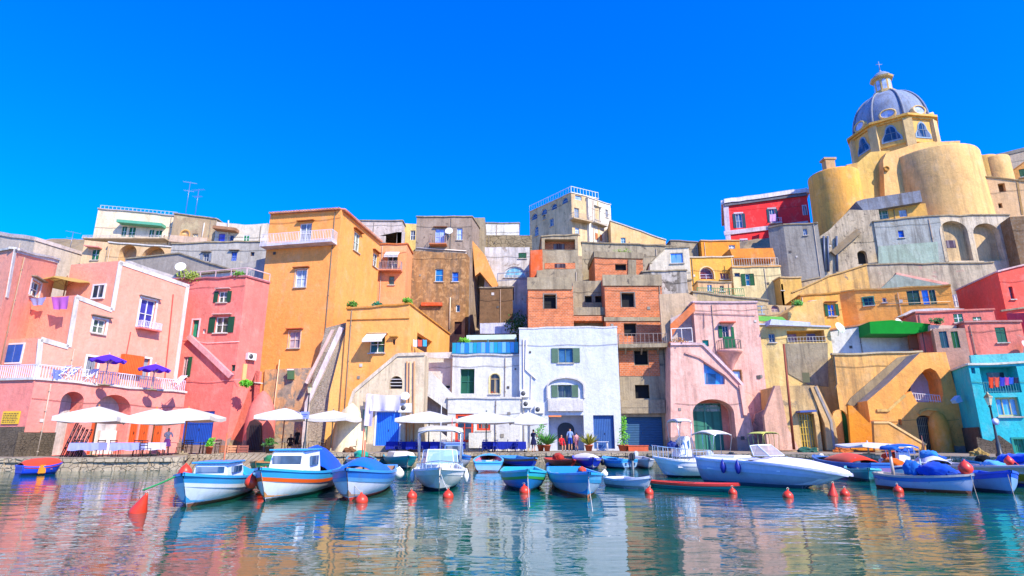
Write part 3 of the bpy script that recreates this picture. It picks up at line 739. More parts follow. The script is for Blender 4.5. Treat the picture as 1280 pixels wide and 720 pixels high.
# --- orange tower
ora = stucco('#fa9c4c', '#faa65e', stain=.14, var=.12, seed=12, damp=0)
orb = stucco('#faa652', '#fab064', stain=.18, var=.1, seed=13)
t1 = House('tall orange tower house with white balcony and tiled eaves', [(338, 268), (427, 262)], 52, 50.5, ora, back=(475, 303), batL=-.0)
F = t1.F
win(F, 374, 279, 389, 304, frame='#dfe2ea', hood='#a8642c', pane='#6a7078', sill=False); win(F, 369, 337, 383, 359, frame='#dfe2ea', hood='#b86a3c', pane='#8a929c', trim='#e8c8b0', tw=.08)
win(F, 361, 414, 375, 435, frame='#d8b8a8', hood='#c8603c', pane='#8a8088', trim='#f0c0a0', tw=.1)
balcony(F, 333, 421, 306, 1.0, .95, stucco('#d4ccd4'), paint('#d8d4d8', .5), .16, .25)
F = t1.R; win(F, 442, 290, 450, 315, frame='#dfe2da', hood='#b8642c', pane='#5a6860'); win(F, 466, 316, 472, 334, frame='#dfe2da', hood='#b8642c')
# tiled eaves: rows of round tiles along front and right side
bm = bmesh.new(); Ft = t1.F
def eave(bm, p, q, out, n=None, drop=.0):
    n = n or int((q-p).length/.28); d = (q-p)/n
    for k in range(n):
        a = p+d*(k+.5); tube(bm, [a-out*.5+Vector((0, 0, .14)), a+out*.35+Vector((0, 0, .02))], .12, 6)
p, q = Ft.at(*t1.prof[0]), Ft.at(*t1.prof[-1]); eave(bm, p, q, Ft.N); eave(bm, q, q+t1.E, t1.R.N)
link('roof_tiles', bm, stucco('#c8643c', '#d8b8a0', stain=.4), t1.root)
# peeling lower front with stone: shallow plinth
lower = stucco('#e8b480', '#d8a070', peel=.6, peelc='#a89c8c', stain=.5, var=.25, seed=14, peelscale=.8, damp=.8)
slab(t1.root, 'lower_wall', [(331, 462), (400, 459), (398, 563), (324, 563)], 51.5, 50.2, .5, lower)
strip(slab(t1.root, 'window_niche', [(359, 463), (367, 463), (367, 474), (359, 474)], 50.6, 50.6, .3, paint('#4a6a40')), [(359, 462), (367, 462)], .1)
pipe(t1.F, [(352, 450), (346, 500), (341, 562)], .05, 'downpipe', paint('#e8b890'), .3)
# stair climbing between tower and annex
st = stone('#b0a08c', '#988a78', 4)
slab(t1.root, 'stair_wall', [(407, 410), (437, 402), (412, 490), (404, 563), (376, 563), (384, 500)], 49.6, 49.2, .8, st)
Fs = slab(t1.root, 'stair_parapet', [(424, 408), (430, 410), (386, 505), (380, 563), (376, 563), (381, 503)], 49.3, 49.0, .25, stucco('#e8d8d0'))
slab(t1.root, 'stair_parapet', [(414, 412), (418, 412), (384, 480), (381, 478)], 49.5, 49.2, .3, stucco('#e8c8b8'))
# --- yellow-orange annex
a1 = House('yellow orange house with planted roof terrace right of the orange tower', [(434, 386), (512, 380)], 48.5, 47.5, orb, back=(562, 418), cop=stucco('#d8923c'))
F = a1.F
win(F, 462, 420, 481, 441, sh=None, frame='#e8e8e0', hood='#d8a058', pane='#26402c', awning=('#e8e0d0',)); win(F, 491, 424, 494, 431, mull=0, cross=0, frame='#5a3a20', sill=False, hood='#c8903c')
F = a1.R; win(F, 521, 421, 540, 440, frame=None, pane='#3a1c18', dep=.5, sill=False)
strip(a1.F, [(434, 400), (512, 398)], .06, 'string_course', stucco('#c87c2c'), 0, .08)
slab(a1.root, 'batter_wall', [(430, 420), (442, 415), (436, 563), (404, 563), (412, 490)], 48.9, 48.6, .5, stucco('#fcb65c', '#fcc070', stain=.15, seed=15))
# orange steps
so_ = thing('outdoor_staircase', 'narrow orange outdoor staircase climbing beside the cream rounded wall', 'staircase', P(418, 562, 46.8))
for k in range(13):
    p = P(411, 562, 46.7); bm = bmesh.new(); box(bm, p.x+k*.09, p.x+1.6-k*.03, p.y+k*.26, p.y+(k+1)*.26, .6, .65+.22*(k+1)-.004*k); link('step', bm, stucco('#e07828', '#c86820', stain=.3), so_)

# --- small orange-pink house between tower and stone house
o1 = House('narrow peach house with striped awning and small balcony behind the orange annex', [(472, 306), (509, 305)], 61, 61, stucco('#f0945c', '#e8a070', stain=.2, seed=16), d=6, bot=4, cop=stucco('#d8743c'))
F = o1.F
win(F, 484, 318, 497, 339, frame='#e8e0d8', sill=False, awning=('#d8d8dc', 0, '#8a8a90')); balcony(F, 475, 503, 339, .9, .9, stucco('#e09070'), paint('#a8908c'), .16)
win(F, 486, 345, 493, 356, frame='#8a7040', pane='#4a5a38', mull=0)
# pale houses behind
o2 = House('pale weathered house with cluttered roof terrace behind the orange tower', [(450, 276), (503, 276)], 70, 70, stucco('#cfc0b4', '#b8a498', peel=.4, stain=.5, seed=17), d=7, bot=10, cop=conc)
win(o2.F, 473, 295, 482, 303, frame='#d8d0c8'); win(o2.F, 496, 290, 506, 304, frame='#a8b4d0', pane='#5a6a98', sill=False)
o3 = House('low yellow roofed house between pale terrace and grey block', [(503, 279), (521, 280)], 72, 72, stucco('#dcc070', '#c8b078', seed=18), d=7, bot=10)
win(o3.F, 513, 288, 519, 300, frame='#dce0e8', sill=False)

# --- grey block over brown rock house
g1 = House('grey weathered block with blue balcony door over the brown stone house', [(521, 271), (590, 271)], 66, 66, stucco('#a08c7a', '#8c7a6a', peel=.35, peelc='#6e6052', stain=.6, seed=19), back=(607, 297), cop=conc, bot=8)
F = g1.F
win(F, 544, 286, 556, 306, frame='#a8b8e0', pane='#7a8cc8', sill=False, hood='#8a5a3c'); win(F, 571, 285, 578, 300, frame='#b8c4e0', pane='#8494c0', mull=0); dish(g1.root, F.at(*F.hit(562, 291), .5), .75, -1.6)
balcony(F, 538, 559, 307, 1.0, .9, stucco('#c8784c'), paint('#a88c7c'), .2); pipe(F, [(521, 310), (583, 314)], .07, 'pipe', paint('#e0d0c0'))
pipe(F, [(583, 318), (583, 412)], .06, 'pipe', paint('#e0d0c0'), .6)
g1r = g1.R; g2 = House('', [(591, 272), (606, 272)], 70, 70, conc, root=g1.root, d=5, bot=20)
slab(g1.root, 'buttress', [(590, 300), (607, 320), (623, 356), (618, 362), (600, 340), (594, 345)], 66.5, 66.5, 1.0, stucco('#e8a058', '#d89048', seed=20, stain=.3))
b1_ = House('brown rough stone house with two blue windows under the grey block', [(508, 313), (583, 317)], 64.5, 64.5, stucco('#a87c4e', '#6e5030', peel=.5, peelc='#c89a68', stain=.8, var=.5, seed=21, peelscale=1.6), d=6, bot=4, back=(601, 338))
F = b1_.F
win(F, 544, 336, 554, 352, frame='#b8c8c8', pane='#1c5a8a', mull=0, arch=False); win(F, 565, 340, 573, 352, frame='#7a8ca8', pane='#1c4aa0', mull=0)
strip(F, [(527, 381), (553, 381)], .35, 'lintel', stucco('#e05a2c', stain=.3), 0, .4)
win(F, 570, 381, 575, 390, sill=False, mull=0, cross=0); win(F, 568, 402, 577, 418, frame=None, pane='#3a1c14', sill=False)
pipe(F, [(563, 372), (562, 412)], .07, 'pipe', paint('#d8c0a0'), .1)
# --- dark stone block & pale base
d1 = House('dark brown volcanic stone block with whitewashed base above the blue terrace', [(600, 360), (641, 359)], 60, 60, stone('#7a5c40', '#5a4632', blocks=False), d=6, bot=5, cop=stone('#8c7c68'))
slab(d1.root, 'white_base', [(600, 404), (650, 403), (650, 417), (600, 417)], 59.7, 59.7, .4, stucco('#c8c8d4', '#a8a8b8', peel=.3, stain=.4))
bm = bmesh.new(); q = P(640, 405, 58); leaves(bm, (q.x+.6, q.y+1.5, q.z), 1.4, 1.6, 500, .28)
tag(link('shrub', bm, leafm('#2c5a1c')), 'dark green shrub growing in the gap left of the brick house', 'shrub')
d2 = House('whitewashed house with arched glass window and green shutter behind the dark stone block', [(606, 309), (662, 309)], 68, 68, stucco('#d0ccc8', '#b8a890', peel=.4, stain=.5, seed=22), d=7, bot=8)
F = d2.F; win(F, 648, 316, 658, 323, sh='#0e5a3c', mode='closed', frame='#d8d8d8'); win(F, 630, 333, 657, 347, arch=True, rise=1.1, frame='#c8ccd0', pane='#5a8a9a', mull=4, cross=1)
railing(d2.root, [P(622, 352, 66.5), P(664, 349, 66.5)], 1.0, paint('#8a8c98'), .9, .05, 'terrace_rail')
d3 = House('long weathered stone wall building under the white box house on the skyline', [(606, 294), (665, 294)], 74, 74, stone('#948468', '#7a6c54', 1.2), d=7, bot=12)
d4 = House('small white box house on the skyline left of the hotel', [(604, 279), (649, 279)], 80, 80, stucco('#dcd8cc', '#c8c0ac', stain=.4, seed=23), d=6, bot=20, cop=conc)

# --- white terrace houses in the middle
w1 = House('small white house with turquoise terrace railing and red framed shopfront', [(566, 444), (649, 444)], 52, 51.5, white, d=7, cop=stucco('#c8c4c0'), back=(560, 440, 58))
F = w1.F
win(F, 575, 461, 593, 492, frame='#1c6a5c', pane='#0e4034', dep=.5, sill=False, panem=planks('#0f5f48')); win(F, 612, 467, 625, 492, arch=True, frame='#c8a868', pane='#2a2420', trim='#e8dca0', tw=.1, cross=0)
w1b = House('', [(560, 498), (650, 498)], 50.4, 50.0, white, root=w1.root, d=1.8, cop=trimw, wall='ground_floor_wall')
F = w1b.F
win(F, 569, 517, 592, 553, frame='#e04418', pane='#1c3048', fw=.2, mull=1, cross=1, sill=False, name='shop_door', dep=.15); win(F, 596, 518, 613, 538, frame='#e04418', pane='#2a3438', fw=.16, mull=2, name='shop_window', dep=.15)
slab(w1.root, 'deck_box', [(586, 541), (614, 541), (614, 560), (586, 560)], 49.6, 49.6, .6, white)
# blue terrace balustrade panels
tb = link('terrace_balustrade', (lambda bm: (fbox(bm, w1.F, w1.F.hit(564, 441)[0], w1.F.hit(648, 441)[0], w1.zt+.1, w1.zt+.2, -.2, -.1), bm)[1])(bmesh.new()), paint('#1e6a8a'), w1.root)
cols = ['#1c90a8', '#2078b8', '#1fa09a', '#2a86d0', '#5aa8e0', '#4f9ce0', '#6aa8e8', '#2a86c8']
x_ = 565
for k in range(16):
    a0_, a1_ = w1.F.hit(x_+k*5.2, 436)[0], w1.F.hit(x_+(k+1)*5.2-.4, 436)[0]; bm = bmesh.new(); fbox(bm, w1.F, a0_, a1_, w1.zt+.2, w1.zt+1.15, -.17, -.14); link('balustrade_panel', bm, paint(cols[(k*3+k//5) % 8], .25), tb)
aw = slab(w1.root, 'terrace_awning', [(583, 419), (645, 418), (646, 424), (583, 425)], 53, 53, 2.2, cloth('#c8d8c8'))
for px in (584, 610, 645):
    bm = bmesh.new(); p = P(px, 424, 53); tube(bm, [p, (p.x, p.y, w1.zt)], .05, 6); link('awning_post', bm, paint('#3a7a8a'), w1.root)
# stair flights left of it
wl = House('', [(524, 446), (532, 440), (567, 446)], 53.5, 53, white, root=w1.root, d=5, wall='stair_house_wall')
win(wl.F, 556, 481, 563, 486, mull=0, cross=0, sill=False); 
slab(w1.root, 'stair_parapet', [(525, 464), (538, 464), (569, 496), (569, 513), (560, 513), (525, 488)], 50.6, 50.6, .3, white)
slab(w1.root, 'stair_parapet', [(519, 556), (530, 527), (536, 527), (566, 553), (566, 562), (519, 562)], 49.8, 49.8, .3, white)
slab(w1.root, 'stair_landing', [(519, 487), (530, 487), (530, 562), (519, 562)], 51.2, 51.2, 1.2, stucco('#c9c6c4', stain=.5))
Fw = slab(w1.root, 'stair_wall', [(530, 490), (562, 513), (562, 562), (530, 562)], 51.3, 51.3, .3, stucco('#a09c9c', stain=.6))  # grey base colour paints in the shade below the landing
slab(w1.root, 'terrace_parapet', [(528, 441), (566, 440), (566, 448), (528, 447)], 52.6, 52.2, .2, trimw)
# --- cream arched stair house with blue door
crm = stucco('#d8c4a4', '#c8b28e', peel=.35, peelc='#b0a088', stain=.5, seed=24, damp=.5)
k1 = House('cream house with sloping stair wall, arched window and bright blue door', [(436, 508), (442, 490), (470, 467), (497, 444), (531, 443)], 46.9, 46.9, crm, d=2.5)
F = k1.F
door(F, 470, 515, 499, 557, '#0a6ce0', frame='#d8e0e8', leafs=1, dep=.12)
win(F, 487, 470, 503, 486, arch=True, rise=.55, frame=None, pane='#2a2220', dep=.6, sill=False)
for zz in (474, 478, 482): strip(F, [(487.5, zz), (502.5, zz)], .06, 'grating', paint('#c8c0b8'), -.1, -.04)
win(F, 452, 512, 460, 553, frame='#6a8878', pane='#5f7f70', sill=False, dep=.15, name='side_door')
strip(F, [(437, 507), (443, 489), (497, 443.5), (531, 442.5)], .25, 'coping', stucco('#d8c8b0', stain=.5), -.1, .12)
for x in (509, 513, 518): pipe(F, [(x, 452), (x-1, 561)], .06, 'pipe', paint(('#d8a878', '#c8b8a0', '#c08858')[x % 3]), .12)
acunit(F, 507, 510, 1.0, .7); dish(k1.root, F.at(*F.hit(508, 496), .5), .55, -1.5)
bm = bmesh.new(); q = P(430, 560, 46.2); lathe(bm, [(1.35, .5), (1.3, 1.5), (1.1, 2.8), (.75, 3.8), (.1, 4.4)], 16, (q.x+.2, q.y+.8, 0)); link('rounded_buttress', bm, stucco('#ecd8b0', stain=.3), k1.root, recalc=True)

# --- big white house
W1 = House('large plain white house with green shuttered arched windows', [(649, 411), (771, 409)], 50.8, 50.2, stucco('#ccced0', '#c4c8cc', stain=.14, var=.06, seed=25), d=9, cop=trimw, copw=.04)
F = W1.F
win(F, 698, 435, 716, 453.5, sh='#5a7a62', mode='open', frame='#4a6a60', pane='#2a4a68', mull=1, cross=0)
win(F, 697.5, 481, 714.5, 497, frame='#4a6a60', pane='#26303c', sill=False, dep=.45, sh='#56765e', mode='open', mull=1, cross=0)
a0, a1, b0, b1 = F.rect(685, 473, 729, 498)
bm = bmesh.new(); P_ = archpoly(a0, a1, b0, b1, .75, 16); Q_ = [(a0-.12, b0)]+[((a0+a1)/2+((a1-a0)/2+.12)*math.cos(math.pi*(1-k/16)), b1-.75+.9*math.sin(math.pi*k/16)) for k in range(17)]+[(a1+.12, b0)]
inner = [(a0, b0)]+P_[2:][::-1]+[(a1, b0)]
for i in range(len(Q_)-1): fpoly(bm, F, [Q_[i], Q_[i+1], inner[i+1], inner[i]], 0, .28)
link('arch_hood', bm, trimw, W1.root)
a0, a1, b0, b1 = F.rect(685, 499, 729, 514); bm = bmesh.new(); fbox(bm, F, a0, a1, b0, b1, 0, .3); link('balcony_parapet', bm, trimw, W1.root)
a0, a1, b0, b1 = F.rect(686, 519, 730, 560); b0 = .66; F.holes.append(([(a0, b0), (a1, b0), (a1, b1), (a0, b1)], 1.6))
Fi = Face(F.at(0, 0, -1.6), F.U, F.V); bm = bmesh.new(); fbox(bm, Fi, a0-.2, a1+.2, b0, b1+.1, -.1, .01); pw = link('porch_wall', bm, stucco('#b8bccc', stain=.2), W1.root)
u0, u1 = Fi.hit(697, 545)[0], Fi.hit(718, 545)[0]; bm = bmesh.new(); fpoly(bm, Fi, archpoly(u0, u1, b0, b0+2.35, .6), .012, .05); link('arched_doorway', bm, paint('#1c2634', .6), pw)
bm = bmesh.new(); fbox(bm, F, a0, a0+1.1, b1-.14, b1-.02, .0, .04); link('shop_sign', bm, paint('#e8843c'), W1.root)
door(F, 742, 519, 768, 561, '#2a5a98', boards='X', dep=.3, leafs=1)
pipe(F, [(654, 424), (655, 560)], .05, 'downpipe'); pipe(F, [(658, 424), (657, 462), (670, 474)], .06, 'pipe', paint('#e8e4e0')); pipe(F, [(664, 470), (662, 560)], .03, 'cable', paint('#b8b0a8'))
for x, y in ((656, 492), (659, 505), (674, 512)): acunit(F, x, y, .75, .65)

# --- unfinished brick house
u1 = House('unfinished brick and concrete house with empty black windows', [(772, 433), (834, 433)], 52, 51.6, conc, d=6)
F = u1.F; rt = u1.root
win(F, 793, 438, 810, 456, frame=None, pane='#0c0f14', dep=.5, sill=False); win(F, 794, 481, 812, 498, frame=None, pane='#0c0f14', dep=.5, sill=False)
for x0, x1, y0, y1 in ((774, 792.3, 438, 470), (811, 824, 438, 470), (792.3, 811, 457, 470)):
    a0, a1, b0, b1 = F.rect(x0, y0, x1, y1); bm = bmesh.new(); fbox(bm, F, a0, a1, b0, b1, -.02, .04); link('brick_infill', bm, brk, rt)
a0, a1, b0, b1 = F.rect(772, 500, 831, 517); bm = bmesh.new(); fbox(bm, F, a0, a1, b0, b1, 0, .35)
fbox(bm, F, a0, a1, b0+.5, b0+.55, .35, .38); link('concrete_ledge', bm, conc, rt)
door(F, 777, 521, 829, 558, '#175078', dep=.4, boards='Z', leafs=1, name='garage_door')
balcony(F, 772, 832, 431.5, 1.0, .9, conc, paint('#8a7a6c'), .35, .35, brackets=3)
ub = House('', [(755, 345), (826, 345)], 56, 56, brk, root=rt, d=6, bot=4, wall='brick_wall'); F = ub.F
win(F, 777, 366, 793, 384, frame=None, pane='#0c0f14', dep=.5, sill=False, trim='#8a8278', tw=.1); win(F, 780, 404, 796, 420, frame=None, pane='#0c0f14', dep=.5, sill=False)
strip(F, [(753, 350.5), (827, 350.5)], 1.15, 'ring_beam', conc, 0, .12); strip(F, [(755, 399), (827, 399)], .4, 'ring_beam', conc, 0, .1)
ul = House('', [(660, 358), (716, 358)], 56, 56, brk, root=rt, d=6, bot=4, wall='brick_wall'); F = ul.F
win(F, 680, 368, 695, 386, frame=None, pane='#0c0f14', dep=.5, sill=False, trim='#8a8278', tw=.1); strip(F, [(659, 354.5), (715, 354.5)], 1.25, 'ring_beam', conc, 0, .12)
um = House('', [(714, 352), (757, 350)], 58, 58, conc, root=rt, d=5, bot=4); F = um.F
win(F, 731, 370, 740, 378, frame=None, pane='#0a0c10', dep=.4, sill=False, trim='#8a8278', tw=.06); win(F, 744, 370, 753, 378, frame=None, pane='#0a0c10', dep=.4, sill=False, trim='#8a8278', tw=.06)
slab(rt, 'concrete_slab', [(716, 384), (757, 384), (757, 394), (716, 394)], 56.5, 56.5, 1.5, conc); slab(rt, 'brick_course', [(714, 395), (754, 395), (754, 401), (714, 401)], 56.4, 56.4, 1.2, brk)
u5 = House('', [(671, 338), (727, 336)], 59.5, 59.5, conc, root=rt, d=5, bot=10)
u6 = House('tall concrete framed brick block with loggia on top of the unfinished house', [(677, 296), (722, 293)], 62, 62, conc, d=6, bot=10, cop=conc); F = u6.F
a0, a1, b0, b1 = F.rect(681, 299, 719, 312); F.holes.append(([(a0, b0), (a1, b0), (a1, b1), (a0, b1)], .9))
Fi = Face(F.at(0, 0, -.9), F.U, F.V); bm = bmesh.new(); uvl = bm.loops.layers.uv.verify(); fbox(bm, Fi, a0-.05, a1+.05, b0-.05, b1+.05, -.05, .01); lg = link('loggia_wall', bm, brk, u6.root)
bm = bmesh.new(); m_ = (a0+a1)/2; fbox(bm, Fi, m_-.7, m_+.6, b0, b1-.25, .01, .03); link('window', bm, glass('#3a1810', .5), lg)
a0, a1, b0, b1 = F.rect(681, 329, 719, 336); bm = bmesh.new(); fbox(bm, F, a0, a1, b0, b1, 0, .05); link('brick_infill', bm, brk, u6.root)
bm = bmesh.new(); fbox(bm, F, a0+1.1, a1-1.1, b0+.1, b1-.08, .05, .07); link('window', bm, glass('#2a100c', .4), u6.root)
u7 = House('narrow orange rendered strip of wall left of the concrete block', [(663, 313), (678, 312)], 61, 61, stucco('#d8602c', '#c8582c', stain=.4), d=5, bot=10)
u8 = House('brick attic with concrete slab roof behind the unfinished house', [(743, 320), (803, 322)], 62, 62, brk, d=5, bot=10, cop=conc, copk=5); F = u8.F
win(F, 769, 330, 783, 338, frame=None, pane='#0c0f14', dep=.4, sill=False); strip(F, [(790, 325), (790, 345)], .9, 'column', conc, 0, .12)
wst = House('long mossy grey retaining wall below the ochre wing', [(727, 303), (845, 308)], 68, 66, greyst, d=4, bot=12, cop=conc)
bm = bmesh.new(); q = P(777, 318, 64); leaves(bm, q, 1.3, .6, 260, .25); tag(link('creeper', bm, leafm('#6a7a2c')), 'yellow green creeper on top of the brick attic', 'plant')
# ------------------------------------------------------------------ skyline hotel
hz = zat(241, 86)
H1 = House('large beige corner house on the skyline with arched attic windows', [(662, 265), (714, 241)], yz(265, hz), 86, stucco('#dcc094', '#c4a474', peel=.3, peelc='#a08660', stain=.45, seed=31), back=(748, 249), cop=trimw, bot=20)
F = H1.F
for x, y in ((668, 271), (680, 265), (692.5, 258.5), (706, 251)): win(F, x-3.6, y-4.2, x+3.6, y+3.4, arch=True, frame='#b8c0c8', pane='#30486a', sill=False, mull=0, cross=0)
win(F, 668, 283, 673, 295, arch=True, frame='#b8c0c8', pane='#3a5878', mull=1); win(F, 687, 273, 692, 283, frame='#b8c0c8', pane='#3a5878'); win(F, 678, 268, 682, 274, arch=True, frame='#c8c0b0', mull=0)
F = H1.R
win(F, 719, 244.5, 727, 250, frame='#b8c0c8', pane='#6a88a8', sill=False, mull=0); win(F, 718, 260, 724, 276, frame='#b8b0a8', pane='#586878'); win(F, 719, 284, 724, 293, frame='#c8ccd4', pane='#8898a8')
balcony(F, 712, 735, 277, 1.2, .9, stucco('#c8b08c'), paint('#a89880'), .2)
zt = H1.zt; A_, B2 = H1.F.at(0, zt), H1.F.at(H1.W, zt)
railing(H1.root, [A_, B2, B2+H1.E], 1.1, paint('#d0d4dc'), .6, .04, 'roof_railing')
wz = zat(248, 88)
H2 = House('white skyline house with shuttered balcony door beside the beige corner house', [(735, 247), (763, 256)], 87, yz(256, wz), stucco('#e4dccc', '#d0c4ac', peel=.3, peelc='#a89878', stain=.5, seed=32), d=8, bot=20, cop=trimw)
F = H2.F; win(F, 744, 260, 750, 275, frame='#b8b8bc', pane='#585c68', hood='#c8c0b0'); win(F, 747, 293, 753, 301, sh='#c87848', mode='right', frame='#c85838', pane='#802c28', sill=False)
balcony(F, 739, 755, 281, .8, .3, stucco('#c8bca8'), paint('#b8a890'), .3)
win(H2.F, 757, 262, 760, 272, frame='#b8b8bc', pane='#585c68')
H3 = House('long ochre wing with sloping roofline running down from the skyline houses', [(763, 276), (832, 300)], 86, 85.5, stucco('#ecb870', '#e4c494', stain=.3, seed=33), d=7, bot=20, cop=trimw)
win(H3.F, 776, 297, 782, 304, frame='#b8ccd0', pane='#4a7888')
# ------------------------------------------------------------------ right centre
n1 = House('cream sloped block with square blue window right of the brick house', [(812, 330), (832, 310), (861, 309)], 58.5, 58, stucco('#ddd0b8', '#c8b898', peel=.2, stain=.4, seed=34), d=6, bot=6, cop=conc)
win(n1.F, 838, 316, 854, 329, frame='#c8c8c8', pane='#2a68c0', dep=.15, mull=0, cross=0)
n2 = House('grey stained wall building below the cream sloped block', [(803, 340), (858, 338)], 57, 57, stucco('#b8b0a4', '#8c8478', peel=.5, peelc='#6e665a', stain=.8, seed=35), d=3, bot=4, cop=conc)
n3 = House('small grey roofed attic left of the orange attic', [(838, 301), (872, 303)], 72, 72, conc, d=6, bot=10, cop=stucco('#8a8070'))
n4 = House('small orange attic house on the skyline left of the red palazzo', [(876, 301), (924, 301)], 71, 71, stucco('#ee8c2c', '#e8983c', stain=.2, seed=36), d=6, bot=10, cop=stucco('#d8b080'))
win(n4.F, 911, 306, 919, 312, frame='#e8e4dc', pane='#788890')
n5 = House('amber terrace house with arched loggia window', [(862, 322), (916, 321)], 63, 63, stucco('#eda840', '#e0a850', peel=.15, stain=.3, seed=37), d=6, bot=6, cop=stucco('#d8c8b0'))
F = n5.F
win(F, 875, 334, 892, 349, arch=True, frame='#b8b8d0', pane='#5a2818', dep=.4, mull=1, trim='#f0c890', sill=False); win(F, 900, 341, 912, 349, frame='#d8b070', pane='#6a3018', mull=2, cross=0)
n6 = House('pale yellow house with green shuttered window under the reed pergola', [(915, 334), (975, 333)], 62, 61.5, stucco('#e2cc94', '#d0b880', peel=.2, stain=.45, seed=38), d=6, bot=6, cop=stucco('#e8b070'))
win(n6.F, 932, 342, 943, 357, sh='#0c5a30', mode='right', frame='#d8d8c8', pane='#1c4a6a', sill=False)
win(n6.F, 918, 341, 925, 346, frame='#8a8a80', sill=False, mull=0, cross=0)
slab(n6.root, 'reed_awning', [(912, 311), (966, 310), (970, 324), (916, 322)], 64, 64, 2.5, stucco('#e8923c', '#c8782c', stain=.3))
for px in (914, 940, 968):
    p = P(px, 322, 62.3); bm = bmesh.new(); tube(bm, [p, (p.x, p.y, n6.zt)], .05, 5); link('pergola_post', bm, paint('#c8a070'), n6.root)
p0, p1 = n6.F.at(.1, n6.zt+.1, -.1), n6.F.at(n6.W-.1, n6.zt+.1, -.1); railing(n6.root, [p0, p1], .9, paint('#b8b0a0'), .25, .025, 'terrace_rail')
slab(n6.root, 'terrace_back_wall', [(916, 319), (968, 319), (970, 336), (916, 336)], 65.5, 65.5, .3, stucco('#d8a868'))
n14 = House('buff terraced cottage with two brown windows stepping down beside the amber terrace house', [(842, 352), (864, 350)], 58, 57.8, stucco('#d8b890', '#c0a078', peel=.3, stain=.6, seed=111), d=3, bot=6, cop=conc)
win(n14.F, 846, 357, 851, 364, frame='#6a4c38', pane='#2a201c', sh='#6a4a30', mode='right'); win(n14.F, 855, 357, 859, 364, frame='#6a4c38', pane='#2a201c')
n7 = House('small ochre house with green door under the grey tower', [(975, 347), (1001, 347)], 60, 60, stucco('#dcae5c', '#c89848', peel=.25, stain=.4, seed=39), d=6, bot=6, cop=stucco('#c8a878'))
win(n7.F, 975.8, 355, 979, 363, sh='#0c5a30', mode='closed'); 
n8 = House('low stone terrace wall building with green railing strip above the pale pink house', [(866, 365), (960, 376)], 56.5, 56, stucco('#c4ac80', '#a08c68', peel=.4, stain=.6, seed=40), d=4, bot=5, cop=conc)
p0, p1 = n8.F.at(.5, n8.zt-.3, -.2), n8.F.at(n8.W*.7, n8.zt-.5, -.2); railing(n8.root, [p0, p1], .8, paint('#4a8a4a'), .2, .03, 'terrace_rail')
n9 = House('little blue doored terrace room right of the pale pink house', [(945, 380), (1000, 382)], 56, 56, stucco('#cfae70', '#a8947c', peel=.4, stain=.5, seed=41), d=4, bot=5)
win(n9.F, 946, 382, 959, 393, frame='#8ab0c8', pane='#4a88b0', sill=False, dep=.1); win(n9.F, 964, 379.5+2, 974, 390, arch=True, frame='#c8b0a0', pane='#5a3428', sill=False)

# ------------------------------------------------------------------ pale pink house with arched bay
ppk = stucco('#ecb8a4', '#e0a896', peel=.28, peelc='#b09088', stain=.5, var=.12, seed=42, damp=.8)
p1h = House('pale pink house with green balcony door and big arched bay', [(866, 378), (946, 378)], 51.5, 51, ppk, d=8, cop=stucco('#d8b8b8'))
F = p1h.F; rt = p1h.root
win(F, 903, 407, 911, 422, sh='#0a6a40', mode='l1', frame='#b8a8a8', pane='#1a1a20', sill=False); 
a0, a1, b0, b1 = F.rect(904, 408, 918, 436); bm = bmesh.new(); fbox(bm, F, a0+.75, a1, b0, b1-.05, .02, .07); link('shutter', bm, planks('#0a6a40', 4), rt); bm = bmesh.new(); fbox(bm, F, a0, a0+.72, b0, b0+1.1, .02, .06); link('shutter', bm, planks('#0a6a40', 4), rt)
a0, _ = F.hit(896, 440); a1, _ = F.hit(928, 440); b_ = F.hit(912, 438)[1]; m_ = (a0+a1)/2
M4 = Matrix.Translation(F.at(m_, 0, 0)) @ Matrix(((F.U.x, F.N.x, 0, 0), (F.U.y, F.N.y, 0, 0), (0, 0, 1, 0), (0, 0, 0, 1)))
bm = bmesh.new(); lathe(bm, [(.05, b_-1.9), (.35, b_-1.3), (.95, b_-.3), (1.1, b_-.2), (1.1, b_), (.02, b_)], 16, a0=0, a1=math.pi, M=M4); bal = link('balcony', bm, stucco('#e8a898', stain=.3), rt, recalc=True)
railing(bal, [F.at(m_+1.0*math.cos(t), b_, 1.0*math.sin(t)) for t in [math.pi*k/10 for k in range(11)]], .85, paint('#6a5c50'), .2, .02)
strip(F, [(899, 403.5), (918, 403.5)], .1, 'awning', paint('#d8603c'), 0, .5); win(F, 878, 425, 886, 433, frame='#1c9a7c', pane='#1c7a60', sill=False, mull=0, cross=0)
win(F, 914, 463, 927, 481, frame='#a87040', pane='#8ca0b8', sill=False, mull=0, cross=0, trim='#a87848', tw=.07); pipe(F, [(880, 391), (880, 410)], .03, 'cable', paint('#8a6a6a')); pipe(F, [(868, 392), (944, 394)], .03, 'cable', paint('#9a7a7a'))
bay = House('', [(838, 430), (877, 430), (914, 466), (929, 483)], 49.6, 49.4, ppk, root=rt, d=2.2, batL=.6, batR=.75, wall='arched_bay'); F = bay.F
a0, a1, b0, b1 = F.rect(867, 499, 919, 560); b0 = .66; ap = archpoly(a0, a1, b0, b1, 1.15, 16); F.holes.append((ap, 1.5))
Fi = Face(F.at(0, 0, -1.5), F.U, F.V); bm = bmesh.new(); fbox(bm, Fi, a0-.3, a1+.3, b0, b1+.2, -.06, .0); link('arch_back_wall', bm, stucco('#e08a70', stain=.3), rt); bm = bmesh.new(); a1 = a0+(a1-a0)*.82; fbox(bm, Fi, a0+.05, a1, b0, b1-.25, .01, .06); dw = link('gate', bm, planks('#2c7662', .45, 'X'), rt)
bm = bmesh.new(); fbox(bm, Fi, a0+.15, a1-.1, b1-.95, b1-.4, .06, .08); link('fanlight', bm, glass('#18302c'), dw)
